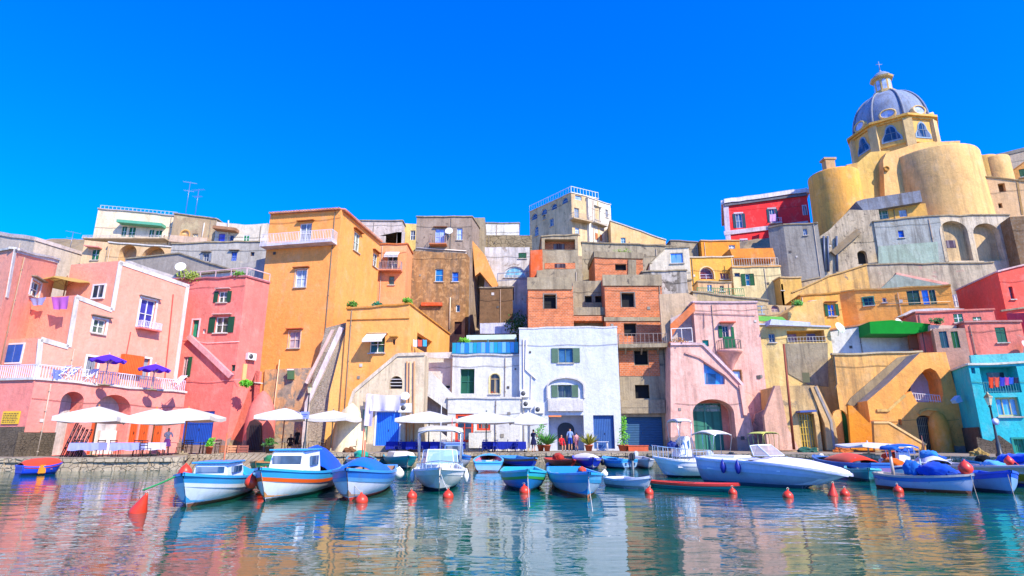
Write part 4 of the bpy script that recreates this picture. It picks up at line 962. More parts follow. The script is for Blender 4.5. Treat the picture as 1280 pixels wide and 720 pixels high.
bm = bmesh.new(); m_ = (a0+a1)/2; fbox(bm, Fi, m_-.06, m_+.06, b0, b1-.3, .06, .1); fbox(bm, Fi, a0+.1, a1-.05, b1-.7, b1-.62, .08, .105); link('door_rail', bm, paint('#2f7f68'), dw)
hp = [F.hit(*q) for q in ((879, 452), (906, 470), (906, 480.5), (881, 480.5))]; F.holes.append((hp[::-1], .35))
bm = bmesh.new(); uvl = bm.loops.layers.uv.verify(); bm.faces.new([bm.verts.new(F.at(a, b, -.34)) for a, b in hp[::-1]]); wd = link('window', bm, glass('#2468a0'), rt)
bm = bmesh.new(); fpoly(bm, F, [F.hit(*q) for q in ((884, 466), (896, 467), (896, 479), (884, 479))], -.33, -.3); link('pane', bm, glass('#10305a'), wd)
strip(F, [(838, 430), (878, 430), (914, 466), (929, 482)], .22, 'coping', stucco('#e8c4c0', stain=.4), -.2, .14)
strip(F, [(856, 441), (874, 447), (906, 468), (924, 486)], .14, 'moulding', stucco('#e0a898'), 0, .12)
slab(rt, 'buttress', [(924, 481), (930, 481), (934, 519), (930, 519)], 49.2, 49.2, .6, ppk)
slab(rt, 'low_wall', [(940, 536), (944, 518), (968, 505), (990, 520), (1000, 563), (940, 563)], 50.3, 50.0, .3, stucco('#e0b0a0', '#c8a890', peel=.5, peelc='#a08c80', stain=.5, seed=44))
# terrace left of it
pl = House('', [(838, 398), (868, 384)], 53, 52.5, stucco('#d8c4b8', peel=.2, seed=45), root=rt, d=4, wall='terrace_wall')
slab(rt, 'orange_stair_wall', [(838, 405), (868, 378), (869, 388), (845, 412), (838, 425)], 51.8, 51.3, .3, stucco('#e8824c'))
railing(rt, [P(840, 429, 50.6), P(866, 428, 50.6)], 1.3, paint('#d8ccc4'), .8, .04, 'pergola_rail')
q = P(851, 423, 49.8); bm = bmesh.new(); box(bm, q.x-1.1, q.x+.6, q.y-.2, q.y+.2, q.z-.75, q.z-.35); fbx = link('flower_trough', bm, stucco('#b86a48'), rt)
bm = bmesh.new(); leaves(bm, (q.x-.2, q.y, q.z-.2), .9, .28, 140, .16); link('foliage', bm, leafm('#8a5a20'), fbx)
slab(rt, 'side_wall', [(824, 368), (858, 366), (872, 372), (868, 392), (838, 430), (828, 425)], 53.5, 53.3, .4, stucco('#d4b890', '#b89c80', peel=.4, peelc='#a09488', stain=.5, seed=60))

# ------------------------------------------------------------------ yellow house with terrace, patched wall and buttressed door
n11 = House('narrow cream lean-to with tiny window right of the pale pink house roof', [(992, 383), (1008, 380)], 54, 53.7, cream, d=2, bot=6, cop=conc)
win(n11.F, 1000, 385, 1006, 394, frame='#7a8890')
n12 = House('small peach terrace room with blue shutter in front of the pale yellow house', [(872, 352), (914, 353)], 60.5, 60.3, stucco('#e0b484', peel=.3, stain=.5, seed=101), d=2, bot=6, cop=conc)
win(n12.F, 884, 356, 890, 364, sh='#3a6aa8', mode='closed', dep=.12); win(n12.F, 900, 357, 905, 364, frame='#a8a090')
n13 = House('low buff stone shed with brown door on the slope right of the grey tower', [(1001, 352), (1024, 347)], 62, 61.8, tan, d=3, bot=6, cop=conc)
y1 = House('pale yellow house with railed terrace and buttressed doorway behind the leaning pole', [(948, 406), (1037, 409)], 51.2, 50.3, stucco('#e6c67e', '#d8b068', peel=.3, peelc='#a89878', stain=.4, seed=46), d=8, cop=stucco('#c8ccd8'))
F = y1.F; rt = y1.root
win(F, 961, 417, 969, 428, frame='#9aa0a8', pane='#2c4058'); 
a0, a1, b0, b1 = F.rect(984, 413, 1031, 427.5); F.holes.append(([(a0, b0), (a1, b0), (a1, b1), (a0, b1)], 1.0)); Fi = Face(F.at(0, 0, -1.0), F.U, F.V)
bm = bmesh.new(); fbox(bm, Fi, a0-.1, a1+.1, b0-.1, b1+.1, -.1, .01); lw = link('loggia_wall', bm, stucco('#c89850', seed=47), rt)
for k, (u, v) in enumerate(((.06, .34), (.62, .86))):
    bm = bmesh.new(); fbox(bm, Fi, a0+(a1-a0)*u, a0+(a1-a0)*v, b0+.05, b1-.15, .01, .04); link('window', bm, glass('#5a2c1c'), lw)
railing(rt, [F.at(a0, b0, .06), F.at(a1, b0, .06)], .45, paint('#b0a898'), .25, .02, 'terrace_rail')
wp = stucco('#a89878', '#8c8068', stain=.9, var=.35, seed=48)
a0, a1, b0, b1 = F.rect(984, 429, 1038, 484); bm = bmesh.new(); fpoly(bm, F, [(a0, b0+1.2), (a0+1.5, b0+.2), (a1-.4, b0), (a1, b1), (a0, b1)], 0, .06); link('patched_render', bm, wp, rt)
slab(rt, 'roof_fascia', [(964, 399), (1013, 403), (1013, 408), (962, 406)], 50.2, 50.2, 1.5, stucco('#c8cce0', stain=.5)); slab(rt, 'awning_green', [(948, 395), (978, 396), (985, 402), (948, 401)], 52.5, 52.5, .2, cloth('#6ab050'))
slab(rt, 'upper_wall', [(985, 390), (1000, 379), (1028, 374), (1032, 409), (985, 409)], 53, 53, 3, stucco('#e0b060', '#c8a068', seed=49))
win(F, 999, 470, 1010, 481, frame='#6a7048', pane='#3a4838', dep=.35, sill=False, mull=0, cross=0) if False else None
bt = House('', [(970, 483), (1018, 482)], 47.3, 47.1, stucco('#d8b474', '#c09c68', peel=.4, peelc='#a08c70', stain=.6, seed=50), root=rt, d=3.6, batL=.3, batR=.0, wall='porch_wall'); F = bt.F
win(F, 1000, 517, 1020, 560, frame='#c8a838', pane='#4a4428', dep=.5, mull=5, cross=4, sill=False, name='barred_door', fw=.05)
strip(slab(rt, 'buttress', [(1013, 484), (1022, 482), (1044, 528), (1049, 563), (1034, 563), (1031, 530)], 47.0, 46.8, .9, stucco('#dcb478', '#c8a068', stain=.4, seed=51)), [(1019, 483), (1039, 527), (1043, 563)], .18, 'coping', stucco('#a8a098', stain=.6))
slab(rt, 'buttress', [(955, 520), (969, 482), (975, 482), (985, 535), (1000, 563), (960, 563)], 47.2, 47.2, .4, stucco('#dcaa90', '#c89c80', peel=.4, stain=.5, seed=52))
strip(F, [(995, 515), (1015, 514)], .15, 'door_awning', paint('#3a5090'), 0, .8)
strip(F, [(1003, 472), (1012, 472)], .8, 'window_niche', paint('#5a5838', .8), 0, .03)
# leaning rust brown pole
bm = bmesh.new(); tube(bm, [P(992.5, 562, 45.5), P(979.5, 430, 45.5)], .11, 8, .08); pole = link('pole', bm, paint('#8a3c20', .7))
tag(pole, 'tall leaning rust brown pole on the quay in front of the yellow house', 'pole'); pole.name = 'mooring_pole'
# ------------------------------------------------------------------ ochre house with outside staircase
och = stucco('#f4b868', '#e8a85a', peel=.2, peelc='#b8a07c', stain=.6, seed=53, damp=.4)
s1 = House('ochre house with long outside staircase, arched loggia and barred gate', [(1040, 443), (1152, 440)], 47.6, 46.6, och, E=(4.0, 7.0), cop=stucco('#c8b48c')); rt = s1.root; F = s1.F
door(F, 1042.5, 512, 1062, 561, '#1c7a1c', arch=True, rise=.7, dep=.35, leafs=2)
sA = House('', [(1084, 501), (1110, 479), (1150, 441), (1182, 440)], 45.3, 44.2, stucco('#faae58', '#f4a450', stain=.3, seed=54, damp=.3), root=rt, d=2.8, batR=.55, wall='stair_wall'); F = sA.F
hp = [F.hit(*q) for q in ((1131, 493), (1139, 489), (1146, 502.5), (1178, 503), (1179, 492), (1176, 474), (1170, 464), (1163, 460), (1156, 462), (1148, 470))]; F.holes.append((hp, 2.0))
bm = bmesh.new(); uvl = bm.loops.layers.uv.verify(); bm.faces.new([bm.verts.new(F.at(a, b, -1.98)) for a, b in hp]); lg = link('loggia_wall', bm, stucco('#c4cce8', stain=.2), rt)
Fi = Face(F.at(0, 0, -1.97), F.U, F.V); Fi.H = sA; bm = bmesh.new(); q = [F.hit(*z) for z in ((1137, 490), (1147, 473), (1153, 473), (1153, 500), (1146, 500))]; fpoly(bm, Fi, q, .0, .05); link('dark_doorway', bm, paint('#181828'), lg)
railing(rt, [F.at(*F.hit(1140, 500), -.1), F.at(*F.hit(1177, 503.5), -.1)], .55, paint('#d8d0d0'), .16, .025, 'loggia_rail')
a0, a1, b0, b1 = F.rect(1148, 519, 1169, 562); b0 = .66; F.holes.append((archpoly(a0, a1, b0, b1, .4), .5)); Fi = Face(F.at(0, 0, -.5), F.U, F.V); bm = bmesh.new(); fpoly(bm, Fi, archpoly(a0, a1, b0, b1, .4), .01, .03); gt = link('gate', bm, paint('#2c2c28', .7), rt)
bm = bmesh.new()
for k in range(9): fbox(bm, Fi, a0+(a1-a0)*(k+.4)/9, a0+(a1-a0)*(k+.4)/9+.04, b0, b1-.15, .04, .07)
for k in range(5): fbox(bm, Fi, a0, a1, b0+.1+(b1-b0-.3)*k/4, b0+.15+(b1-b0-.3)*k/4, .07, .09)
link('gate_bars', bm, paint('#8a8468', .5), gt)
q = P(1183, 563, 44.1); bm = bmesh.new(); lathe(bm, [(.72, .5), (.7, 1.8), (.65, 2.8), (.45, 3.4), (.05, 3.65)], 16, (q.x, q.y+.35, 0)); link('rounded_porch', bm, stucco('#f0a040', '#ec983a', stain=.1, seed=55), rt, recalc=True)
strip(F, [(1148, 518), (1150, 514.5), (1158, 511.5), (1172, 513)], .15, 'arch_trim', stucco('#e8b45c'), 0, .15)
Fq = slab(rt, 'stair_parapet', [(1092, 528), (1110, 528), (1157, 556), (1158, 563), (1094, 563)], 43.2, 42.8, .35, stucco('#e4a252', stain=.2, seed=56))
strip(Fq, [(1092, 528), (1111, 528), (1157.5, 556)], .14, 'coping', stucco('#f4c480'), -.4, .06)
slab(rt, 'stair_side', [(1060, 507), (1065, 507), (1086, 528), (1097, 529), (1098, 563), (1064, 563)], 45.2, 44.9, .35, stucco('#ea922c', '#e48c28', stain=.15, seed=57))
strip(F, [(1096, 513), (1110, 513), (1131, 494)], .2, 'coping', stucco('#e8bc6c'), -.1, .1)
for k in range(9):
    p = P(1077+k*1.0, 521, 46.2); bm = bmesh.new(); box(bm, p.x, p.x+.9, p.y-.9, p.y, .6, .65+1.2+.16*k); link('step', bm, stucco('#e87040'), rt)
win(F, 1123, 524, 1127, 532, frame='#c88c3c', pane='#6a4018', sill=False, mull=0, cross=0)
# diagonal grey shadow on the ochre wall, painted as a thin coloured slab
slab(rt, 'painted_stair_shade', [(1059, 505), (1064, 497), (1122, 447), (1150, 441), (1086, 500), (1066, 508)], 47.4, 46.5, .2, stucco('#a8926c', '#948064', stain=.6, seed=58))
strip(s1.F, [(1042, 442), (1046, 480), (1043, 486)], .05, 'downpipe', paint('#5a5248'), 0, .08)
# white terrace wall with green canopy
g_ = House('whitewashed sloping terrace wall with bright green canopy above the ochre house', [(1037, 413), (1087, 404), (1163, 412)], 51, 50, white, d=4, cop=stucco('#c0805c')); rt = g_.root
dish(rt, P(1049, 410, 50), .8, -1.2, '#b8e0b0'); dish(rt, P(1123, 403, 48.6), .55, -1.3)
slab(rt, 'green_canopy', [(1087, 402), (1115, 400), (1163, 405), (1163, 413), (1143, 417), (1088, 417)], 48.6, 48.0, 2.4, cloth('#128a2c'))
slab(rt, 'dining_alcove', [(1136, 418), (1158, 418), (1160, 436), (1138, 436)], 49.0, 49.0, .2, paint('#8a5030', .8)); slab(rt, 'awning_striped', [(1163, 406), (1196, 407), (1196, 412), (1163, 413)], 47.6, 47.2, 1.2, cloth('#d8b8a0'))
# turquoise house
tq = stucco('#28b4b8', '#38bcc0', peel=.1, peelc='#88c8c0', stain=.15, var=.1, seed=61)
q1 = House('bright turquoise house with laundry loggia on a rough stone base at the right edge', [(1210, 456), (1300, 452)], 40.5, 39.3, tq, back=(1185, 459, 45), cop=stucco('#e8e0c8')); rt = q1.root; F = q1.F
a0, a1, b0, b1 = F.rect(1227, 458, 1274, 491); F.holes.append(([(a0, b0), (a1, b0), (a1, b1), (a0, b1)], 1.3)); Fi = Face(F.at(0, 0, -1.3), F.U, F.V); Fi.H = q1
bm = bmesh.new(); fbox(bm, Fi, a0-.1, a1+.1, b0-.1, b1+.1, -.1, .01); lg = link('loggia_wall', bm, tq, rt); bm = bmesh.new(); fbox(bm, Fi, a0+.9, a0+1.9, b0+.4, b1-.3, .01, .04); link('window', bm, glass('#28303c'), lg)
win(F, 1214, 459.5, 1219, 467, frame='#2090a8', pane='#184858', mull=0, sill=False); win(F, 1246, 496.5, 1275, 520.5, frame='#c8b880', pane='#2a88c0', mull=2, cross=0, dep=.3, fw=.12)
railing(rt, [F.at(a0+.1, b0, -.08), F.at(a1-.1, b0, -.08)], .75, paint('#3a8a90'), .15, .02, 'loggia_rail')
door(F, 1268, 549, 1282, 566, '#1c8a6a', frame='#148a78', leafs=2); 
bm = bmesh.new(); a0, a1, b0, b1 = F.rect(1205, 546, 1264, 566); fpoly(bm, F, [(-.4, .3), (a1, .3), (a1, b1-.5), (a1*.6, b1+.1), (a1*.3, b1-.3), (-.4, b1)], -.1, .12); link('stone_base', bm, dkstone, rt)
bm = bmesh.new(); FL = q1.L; L_ = FL.poly[1][0]; fbox(bm, FL, 0, L_-.2, .3, 2.1, -.1, .1); link('stone_base', bm, dkstone, rt)
slab(rt, 'blue_awning', [(1194, 500), (1200, 494), (1204, 502), (1197, 504)], 42, 42, .5, cloth('#88b8d8'))
# laundry and cables there later
# pink terraced house above it
k_ = House('coral pink terraced house with green shutters above the turquoise house', [(1205, 403), (1276, 402)], 46.2, 45.3, stucco('#ea7c68', '#e08874', peel=.3, peelc='#d8a898', stain=.4, seed=62), d=6, cop=stucco('#c88c80'), bot=3); rt = k_.root; F = k_.F
win(F, 1245, 409, 1258, 428, sh='#0e6a54', mode='closed', dep=.15, frame='#c8b0a0'); 
kb = House('', [(1144, 391), (1242, 387)], 48.6, 47.3, stucco('#ea7868', '#e08474', peel=.25, stain=.4, seed=63), root=rt, d=6, bot=3, cop=stucco('#d87868')); F = kb.F
win(F, 1192, 392, 1204, 403, sh='#0e6a54', mode='closed', dep=.12); win(F, 1216, 396, 1227, 402, sh='#2c7a54', mode='closed', dep=.12)
kc = House('', [(1166, 411), (1206, 410)], 47, 46, stucco('#d8a888', seed=64), root=rt, d=3, bot=3); F = kc.F
win(F, 1175, 414, 1185, 435, sh='#1a5a68', mode='closed', dep=.15, sill=False); win(F, 1190, 414, 1199, 435, sh='#0e6a34', mode='closed', dep=.15, sill=False)
slab(rt, 'curved_wall', [(1120, 397), (1140, 387), (1170, 385), (1206, 386), (1200, 388), (1145, 391)], 50.5, 49.5, .5, stucco('#d8d0c8')); dish(rt, k_.F.at(*k_.F.hit(1276, 433), .5), .6, -1.2)
slab(rt, 'turquoise_terrace_wall', [(1213, 444), (1280, 441), (1290, 441), (1290, 456), (1215, 456)], 41.5, 40.3, .3, stucco('#58c4c0', '#78d0c8', stain=.3))
# orange houses
v1 = House('orange house with blue and green terrace doors in the upper right quarter', [(1068, 363), (1188, 357)], 57, 53, stucco('#f8a448', '#f4ac58', peel=.1, stain=.25, seed=65), d=6, back=(1048, 366), bot=4, cop=stucco('#d8a458')); F = v1.F
win(F, 1079, 371.5, 1092, 382, frame='#2a8a7c', pane='#20242c', dep=.2, trim='#1c8a80', tw=.08); win(F, 1103, 372, 1108, 378, frame='#e8e4e8', mull=0, cross=0)
win(F, 1134, 363, 1150, 381, sh='#145048', mode='closed', dep=.15, sill=False); win(F, 1153, 362.5, 1161, 380.5, frame='#3a78d0', pane='#3a78d8', sill=False, dep=.12); win(F, 1162, 362, 1170, 380, sh='#145048', mode='closed', dep=.15, sill=False)
pipe(F, [(1100, 380), (1188, 377)], .03, 'cable', paint('#d8c8a0')); 
v2 = House('amber house with green shuttered blue window left of the orange terrace house', [(1000, 370), (1049, 366)], 55.5, 55, stucco('#f0a444', '#eaac54', peel=.15, stain=.35, seed=66), d=6, bot=4, cop=stucco('#c88c40'))
win(v2.F, 1035, 380, 1044, 395, sh='#0c5a34', mode='open', frame='#d8a860', pane='#1c60c8', hood='#a86c3c'); 
pipe(v2.F, [(1010, 377), (1021, 376), (1024, 384), (1025, 405)], .07, 'pipe', paint('#e8c0b0'))
v3 = House('sloping yellow walled house on the rock below the church', [(990, 366), (1037, 345), (1083, 331)], 60, 59, stucco('#ecb45c', '#d0a86c', peel=.35, peelc='#9a8a78', stain=.6, seed=67), d=6, bot=4, cop=stucco('#c8a060'))
v4 = House('big grey retaining wall with red edged gable outline above the orange houses', [(1082, 331), (1242, 328), (1262, 380)], 61, 59, stucco('#c4b294', '#a4947a', peel=.4, peelc='#c8a08c', stain=.7, seed=68), d=5, bot=4, cop=conc)
strip(v4.F, [(1119, 343), (1184, 356)], .28, 'roof_edge', stucco('#d87c60', '#e8c8b8', stain=.2), 0, .25)
slab(v4.root, 'gable_wall', [(1102, 360), (1120, 343), (1184, 357), (1184, 362), (1102, 362)], 59.2, 58.6, .3, stucco('#98a494', stain=.5))
win(v4.F, 1206, 367, 1220, 381, sh='#a02c3c', mode='closed', dep=.12); win(v4.F, 1190, 368, 1198, 384, frame='#d8d0c8', pane='#a8a4a0', dep=.1, sill=False)
slab(v4.root, 'lilac_wall', [(1226, 369), (1256, 369), (1263, 400), (1226, 400)], 57, 56, .3, stucco('#b49c98', stain=.4))
cr = House('vivid coral red house cut by the right picture edge', [(1247, 340), (1310, 324)], 50, 49.2, stucco('#fa5c4c', '#fa6854', stain=.15, seed=69), d=7, bot=4, cop=stucco('#e8c0b8'))
win(cr.F, 1262, 358, 1267, 374, frame='#a84038', pane='#4a2828', mull=0); slab(cr.root, 'lower_front', [(1258, 392), (1300, 390), (1300, 455), (1270, 455)], 47, 45, .4, stucco('#d84c5c')); 
strip(cr.F, [(1250, 389), (1300, 382)], .15, 'cornice_line', conc, 0, .2)

# ------------------------------------------------------------------ red palazzo
rp = House('bright red palazzo with white cornice and green shutters left of the church', [(905, 254), (1008, 240)], 88, 86, stucco('#fc3438', '#f43c3c', stain=.12, var=.08, seed=70), E=(3.6, 10), bot=14, cop=stucco('#e8e0e4'), copk=5, copw=.45); F = rp.F
for b in ((917, 266, 931, 286), (959, 260, 972, 279), (1002, 257, 1010, 270), (924, 299, 936, 310)): win(F, b[0]+3, b[1]+1, b[2]-3, b[3]-1, sh='#1c4a5c', mode='open', frame='#d8e0e8', pane='#284868', trim='#d8c8d0', tw=.25, sill=False)
strip(F, [(905, 292), (1010, 279)], .7, 'string_course', stucco('#d8c8d0'), 0, .2); strip(F, [(907, 256), (911, 310)], .8, 'quoins', stucco('#d8c8d8'), 0, .15)
strip(F, [(905, 257), (1008, 243.5)], .4, 'dentils', stucco('#707078'), 0, .3)
balcony(F, 962, 976, 280, .8, .8, trimw, paint('#e8c8d8'), .3)
# ------------------------------------------------------------------ walls and cliff under the church
ct = House('grey cement tower block on the rock left below the church', [(979, 281), (1022, 279)], 66, 65, stucco('#9c968a', '#888276', peel=.2, stain=.6, seed=71), back=(960, 285), bot=6, cop=conc); F = ct.F
win(F, 1004, 286, 1009, 294, frame='#a8b8c8', pane='#2c4c80'); strip(F, [(980, 336), (1020, 336)], .5, 'stain_band', stucco('#3c4454', stain=.8), 0, .02) if False else None
ck = House('pale rough cliff house with pipes and diagonal buttress below the church', [(1022, 297), (1036, 288), (1062, 262), (1098, 262)], 65.5, 64, stucco('#ccb898', '#ac9a7c', peel=.4, peelc='#80725e', stain=.85, seed=72, var=.4, peelscale=2.2), d=6, bot=6); F = ck.F
for x in (1029, 1034, 1045): pipe(F, [(x, 296), (x+1, 340)], .13, 'downpipe', paint('#4c5870'), .2)
strip(F, [(1040, 318), (1072, 290)], .7, 'buttress', stone('#9a8464', blocks=False), 0, .5); win(F, 1072, 313, 1084, 330, arch=True, frame=None, pane='#2c2820', dep=.6, sill=False)
cb = House('blue grey plastered wall house with tiny blue window below the bastion', [(1092, 277), (1174, 270)], 64, 62.5, stucco('#a8aaa2', '#98988a', peel=.35, peelc='#b0a48c', stain=.8, seed=73), d=6, bot=6, cop=conc); F = cb.F
win(F, 1123, 288, 1130, 297, frame='#4a68b0', pane='#2450b0', mull=0); win(F, 1142, 325, 1156, 328, frame='#28383c', sill=False, mull=0, cross=0)
slab(cb.root, 'green_patch', [(1098, 308), (1172, 302), (1174, 331), (1098, 331)], 63, 61.8, .2, stucco('#a4b4a0', '#98a890', peel=.3, stain=.5, seed=74))
cs = House('small ochre lodge with grey lean-to roof at the foot of the bastion', [(1088, 263), (1157, 254)], 65, 63.5, stucco('#e0aa54', '#d09c50', stain=.3, seed=75), d=4, bot=16); F = cs.F
win(F, 1095, 262.5, 1111, 274, frame='#c8d0c0', pane='#285848', sill=False); win(F, 1124, 262, 1134, 271, frame='#b8c0c8', pane='#8898a8', sill=False)
slab(cs.root, 'lean_to_roof', [(1070, 252), (1079, 249), (1150, 238), (1153, 252), (1100, 261), (1080, 264)], 64.5, 63, 3, stucco('#8a8e98', '#70747c', peel=.3, peelc='#a8a090', stain=.9, seed=76))
ca = House('high grey buttress wall with two tall arched niches below the church', [(1174, 270), (1262, 269), (1275, 330)], 62.5, 62, stucco('#cabca4', '#d8bc90', peel=.3, peelc='#948878', stain=.75, seed=77), d=5, bot=6, cop=conc); F = ca.F
for x0, x1, y0 in ((1177, 1212, 276), (1219, 1252, 279)):
    a0, a1, b0, b1 = F.rect(x0, y0, x1, 326); F.holes.append((archpoly(a0, a1, b0, b1, (a1-a0)*.42), .8)); Fi = Face(F.at(0, 0, -.8), F.U, F.V); bm = bmesh.new(); fbox(bm, Fi, a0-.1, a1+.1, b0-.1, b1+.1, -.1, .01); nb = link('niche_back', bm, stucco('#d8b884', '#c8a87c', peel=.3, peelc='#b09078', stain=.5, seed=78), ca.root)
    if x0 < 1200:
        bm = bmesh.new(); fbox(bm, Fi, a0+.3, a0+2.0, (b0+b1)/2-.6, (b0+b1)/2+.3, .01, .05); link('window', bm, glass('#4a3428'), nb)
cx_ = House('bare brown rock wall under the right church wing', [(1262, 271), (1310, 270)], 60, 59, stone('#8a6c4c', blocks=False), d=5, bot=6)
# ------------------------------------------------------------------ the church
ych = stucco('#e4b674', '#d8a866', peel=.12, peelc='#b89860', stain=.35, seed=80, var=.15)
yor = stucco('#f0ac50', '#e4a048', peel=.15, peelc='#b88c40', stain=.3, seed=81, var=.15)
ch = thing('church', 'big yellow church with round bastion walls and ribbed blue grey dome', 'church', P(1110, 285, 70))
def vcyl(name, px, py_top, Y, r, py_bot, mat, taper=.06, sx=1, sy=1, cap=True, seg=40):
    """a round tower whose top rim centre stands at depth Y"""
    q = P(px, py_top, Y); q.z = zat(py_top, Y-r); zb = zat(py_bot, Y)-4; h = q.z-zb; bm = bmesh.new()
    pr = [(r*(1+taper*1.6), zb), (r*(1+taper*.8), zb+h*.35), (r*(1+taper*.25), zb+h*.7), (r, q.z-.25), (r*.985, q.z-.06), (r*.95, q.z), (.01, q.z+.02)]
    lathe(bm, pr, seg, (q.x, q.y, 0), sx=sx, sy=sy); return link(name, bm, mat, ch, recalc=True)
vcyl('bastion', 1157, 178, 70, 5.3, 285, ych, .05)                    # big round bastion
slab(ch, 'nave_wall', [(1104, 200), (1108, 191), (1150, 178), (1200, 176), (1205, 285), (1108, 285)], 68.5, 68.5, 5, ych)
slab(ch, 'nave_wall', [(1064, 210), (1088, 190), (1112, 188), (1112, 290), (1066, 290)], 69.5, 69.5, 6, stucco('#d8ae60', '#c8a458', peel=.2, stain=.4, seed=82))
vcyl('apse', 1039, 207, 70, 3.0, 290, yor, .03)
slab(ch, 'corner_pier', [(1058, 206), (1072, 203), (1070, 290), (1060, 290)], 68.2, 68.2, 1.5, stucco('#c89c58', peel=.3, stain=.5))
vcyl('side_apse', 1196, 192, 77, 3.2, 270, ych, .03); vcyl('side_apse', 1238, 192, 73, 1.9, 240, ych, .02); vcyl('side_apse', 1222, 192, 74, 2.2, 240, stucco('#dfb060', seed=83), .02)
bm = bmesh.new(); p = P(1034, 214, 69.2); box(bm, p.x-.6, p.x+.6, p.y-1, p.y, p.z-.3, p.z+1.2); box(bm, p.x-.8, p.x+.8, p.y-1.1, p.y+.1, p.z+1.2, p.z+1.45); link('chimney', bm, stucco('#c8a070'), ch)
chH = House('', [(1217, 220), (1296, 228)], 66, 64, stucco('#e4b884', '#d8ac78', peel=.2, peelc='#b89870', stain=.35, seed=84), root=ch, d=7, bot=16, cop=stucco('#a88c60'), wall='wing_wall'); F = chH.F
win(F, 1248, 229, 1257, 240, frame=None, pane='#6a4a28', dep=.6, sill=False); win(F, 1248, 254, 1253, 260, frame=None, pane='#5a4020', dep=.4, sill=False); strip(F, [(1271, 224), (1278, 268)], .2, 'downpipe', stucco('#b89058'))
slab(ch, 'buttress', [(1209, 250), (1217, 250), (1228, 272), (1208, 272)], 65.2, 65.2, 2, ych)
for x, y in ((1108, 211),):
    q = P(x, y, 68.35); bm = bmesh.new(); M_ = Matrix.Translation(q) @ Matrix.Rotation(R(90), 4, 'X'); lathe(bm, [(.36, -.1), (.36, .12), (.26, .12), (.24, .02), (.01, .02)], 16, M=M_); link('round_window', bm, stucco('#b8843c'), ch)
# drum: octagon turned slightly, with pilasters, cornice and bell shaped windows
DY = 76.0; dc = P(1118, 186, DY); Rr = (P(1167, 186, DY)-P(1060, 186, DY)).x/2*.86; z0 = dc.z-4.2; z1 = zat(170, DY)
rot = R(8); oc = []
for k in range(8):
    a = rot+k*math.pi/4+math.pi/8; oc.append((Rr*math.cos(a), Rr*math.sin(a)))
dr = bpy.data.objects.new('drum', None)
bm = bmesh.new(); lo = [bm.verts.new((dc.x+x, dc.y+y, z0)) for x, y in oc]; up = [bm.verts.new((dc.x+x, dc.y+y, z1)) for x, y in oc]
for k in range(8): bm.faces.new((lo[k], lo[(k+1) % 8], up[(k+1) % 8], up[k]))
bm.faces.new(up)
drum = link('drum', bm, stucco('#e0b264', '#d8a858', stain=.3, seed=85), ch, recalc=True)
bm = bmesh.new()
for zc, hh, e in ((z1-.25, .3, .25), (z1+.05, .3, .6), (z1-2.6-1.2, .25, .15)):
    A8 = [[bm.verts.new((dc.x+x*(1+e/Rr), dc.y+y*(1+e/Rr), zz)) for x, y in oc] for zz in (zc, zc+hh)]
    for k in range(8): bm.faces.new((A8[0][k], A8[0][(k+1) % 8], A8[1][(k+1) % 8], A8[1][k]))
    bm.faces.new(A8[1]); bm.faces.new(A8[0][::-1])
link('drum_cornice', bm, stucco('#e8b458', stain=.3), ch, recalc=True)
bm = bmesh.new()
for x, y in oc:
    d = Vector((x, y, 0)).normalized(); e = Vector((-d.y, d.x, 0)); c0 = Vector((dc.x+x, dc.y+y, 0))
    vv = []
    for zz in (z0, z1-.25):
        for s, t in ((-.55, -.4), (.55, -.4), (.55, .2), (-.55, .2)): q = c0+e*s+d*t; vv.append(bm.verts.new((q.x, q.y, zz)))
    for f in ((0, 1, 5, 4), (1, 2, 6, 5), (2, 3, 7, 6), (3, 0, 4, 7), (4, 5, 6, 7)): bm.faces.new([vv[i] for i in f])
link('pilasters', bm, stucco('#d8b880', stain=.3), ch, recalc=True)
hb = z1-2.9
for k in range(8):
    (xa, ya), (xb, yb) = oc[k], oc[(k+1) % 8]; m_ = Vector((dc.x+(xa+xb)/2, dc.y+(ya+yb)/2, 0)); nn = Vector(((xa+xb)/2, (ya+yb)/2, 0)).normalized()
    if nn.y > .5: continue
    U = Vector((-nn.y, nn.x, 0)); F = Face(m_, U, Vector((0, 0, 1)))
    if F.N.dot(nn) < 0: F = Face(m_, -U, Vector((0, 0, 1)))
    out = [(-1.0, hb), (1.0, hb), (.95, hb+.5), (.6, hb+1.1), (.5, hb+1.6), (.3, hb+1.95), (0, hb+2.1), (-.3, hb+1.95), (-.5, hb+1.6), (-.6, hb+1.1), (-.95, hb+.5)]
    bm = bmesh.new(); fpoly(bm, F, [(a*1.25, hb+1+(b-hb-1)*1.22) for a, b in out], -.1, .08); wr = link('window', bm, stucco('#8ca4b8', stain=.2), ch)
    bm = bmesh.new(); fpoly(bm, F, out, .07, .1); link('pane', bm, glass('#1c3450'), wr)
    bm = bmesh.new(); fbox(bm, F, -.04, .04, hb, hb+2.05, .1, .14); fbox(bm, F, -.7, .7, hb+1.0, hb+1.07, .1, .143); link('glazing_bar', bm, paint('#4a6078'), wr)
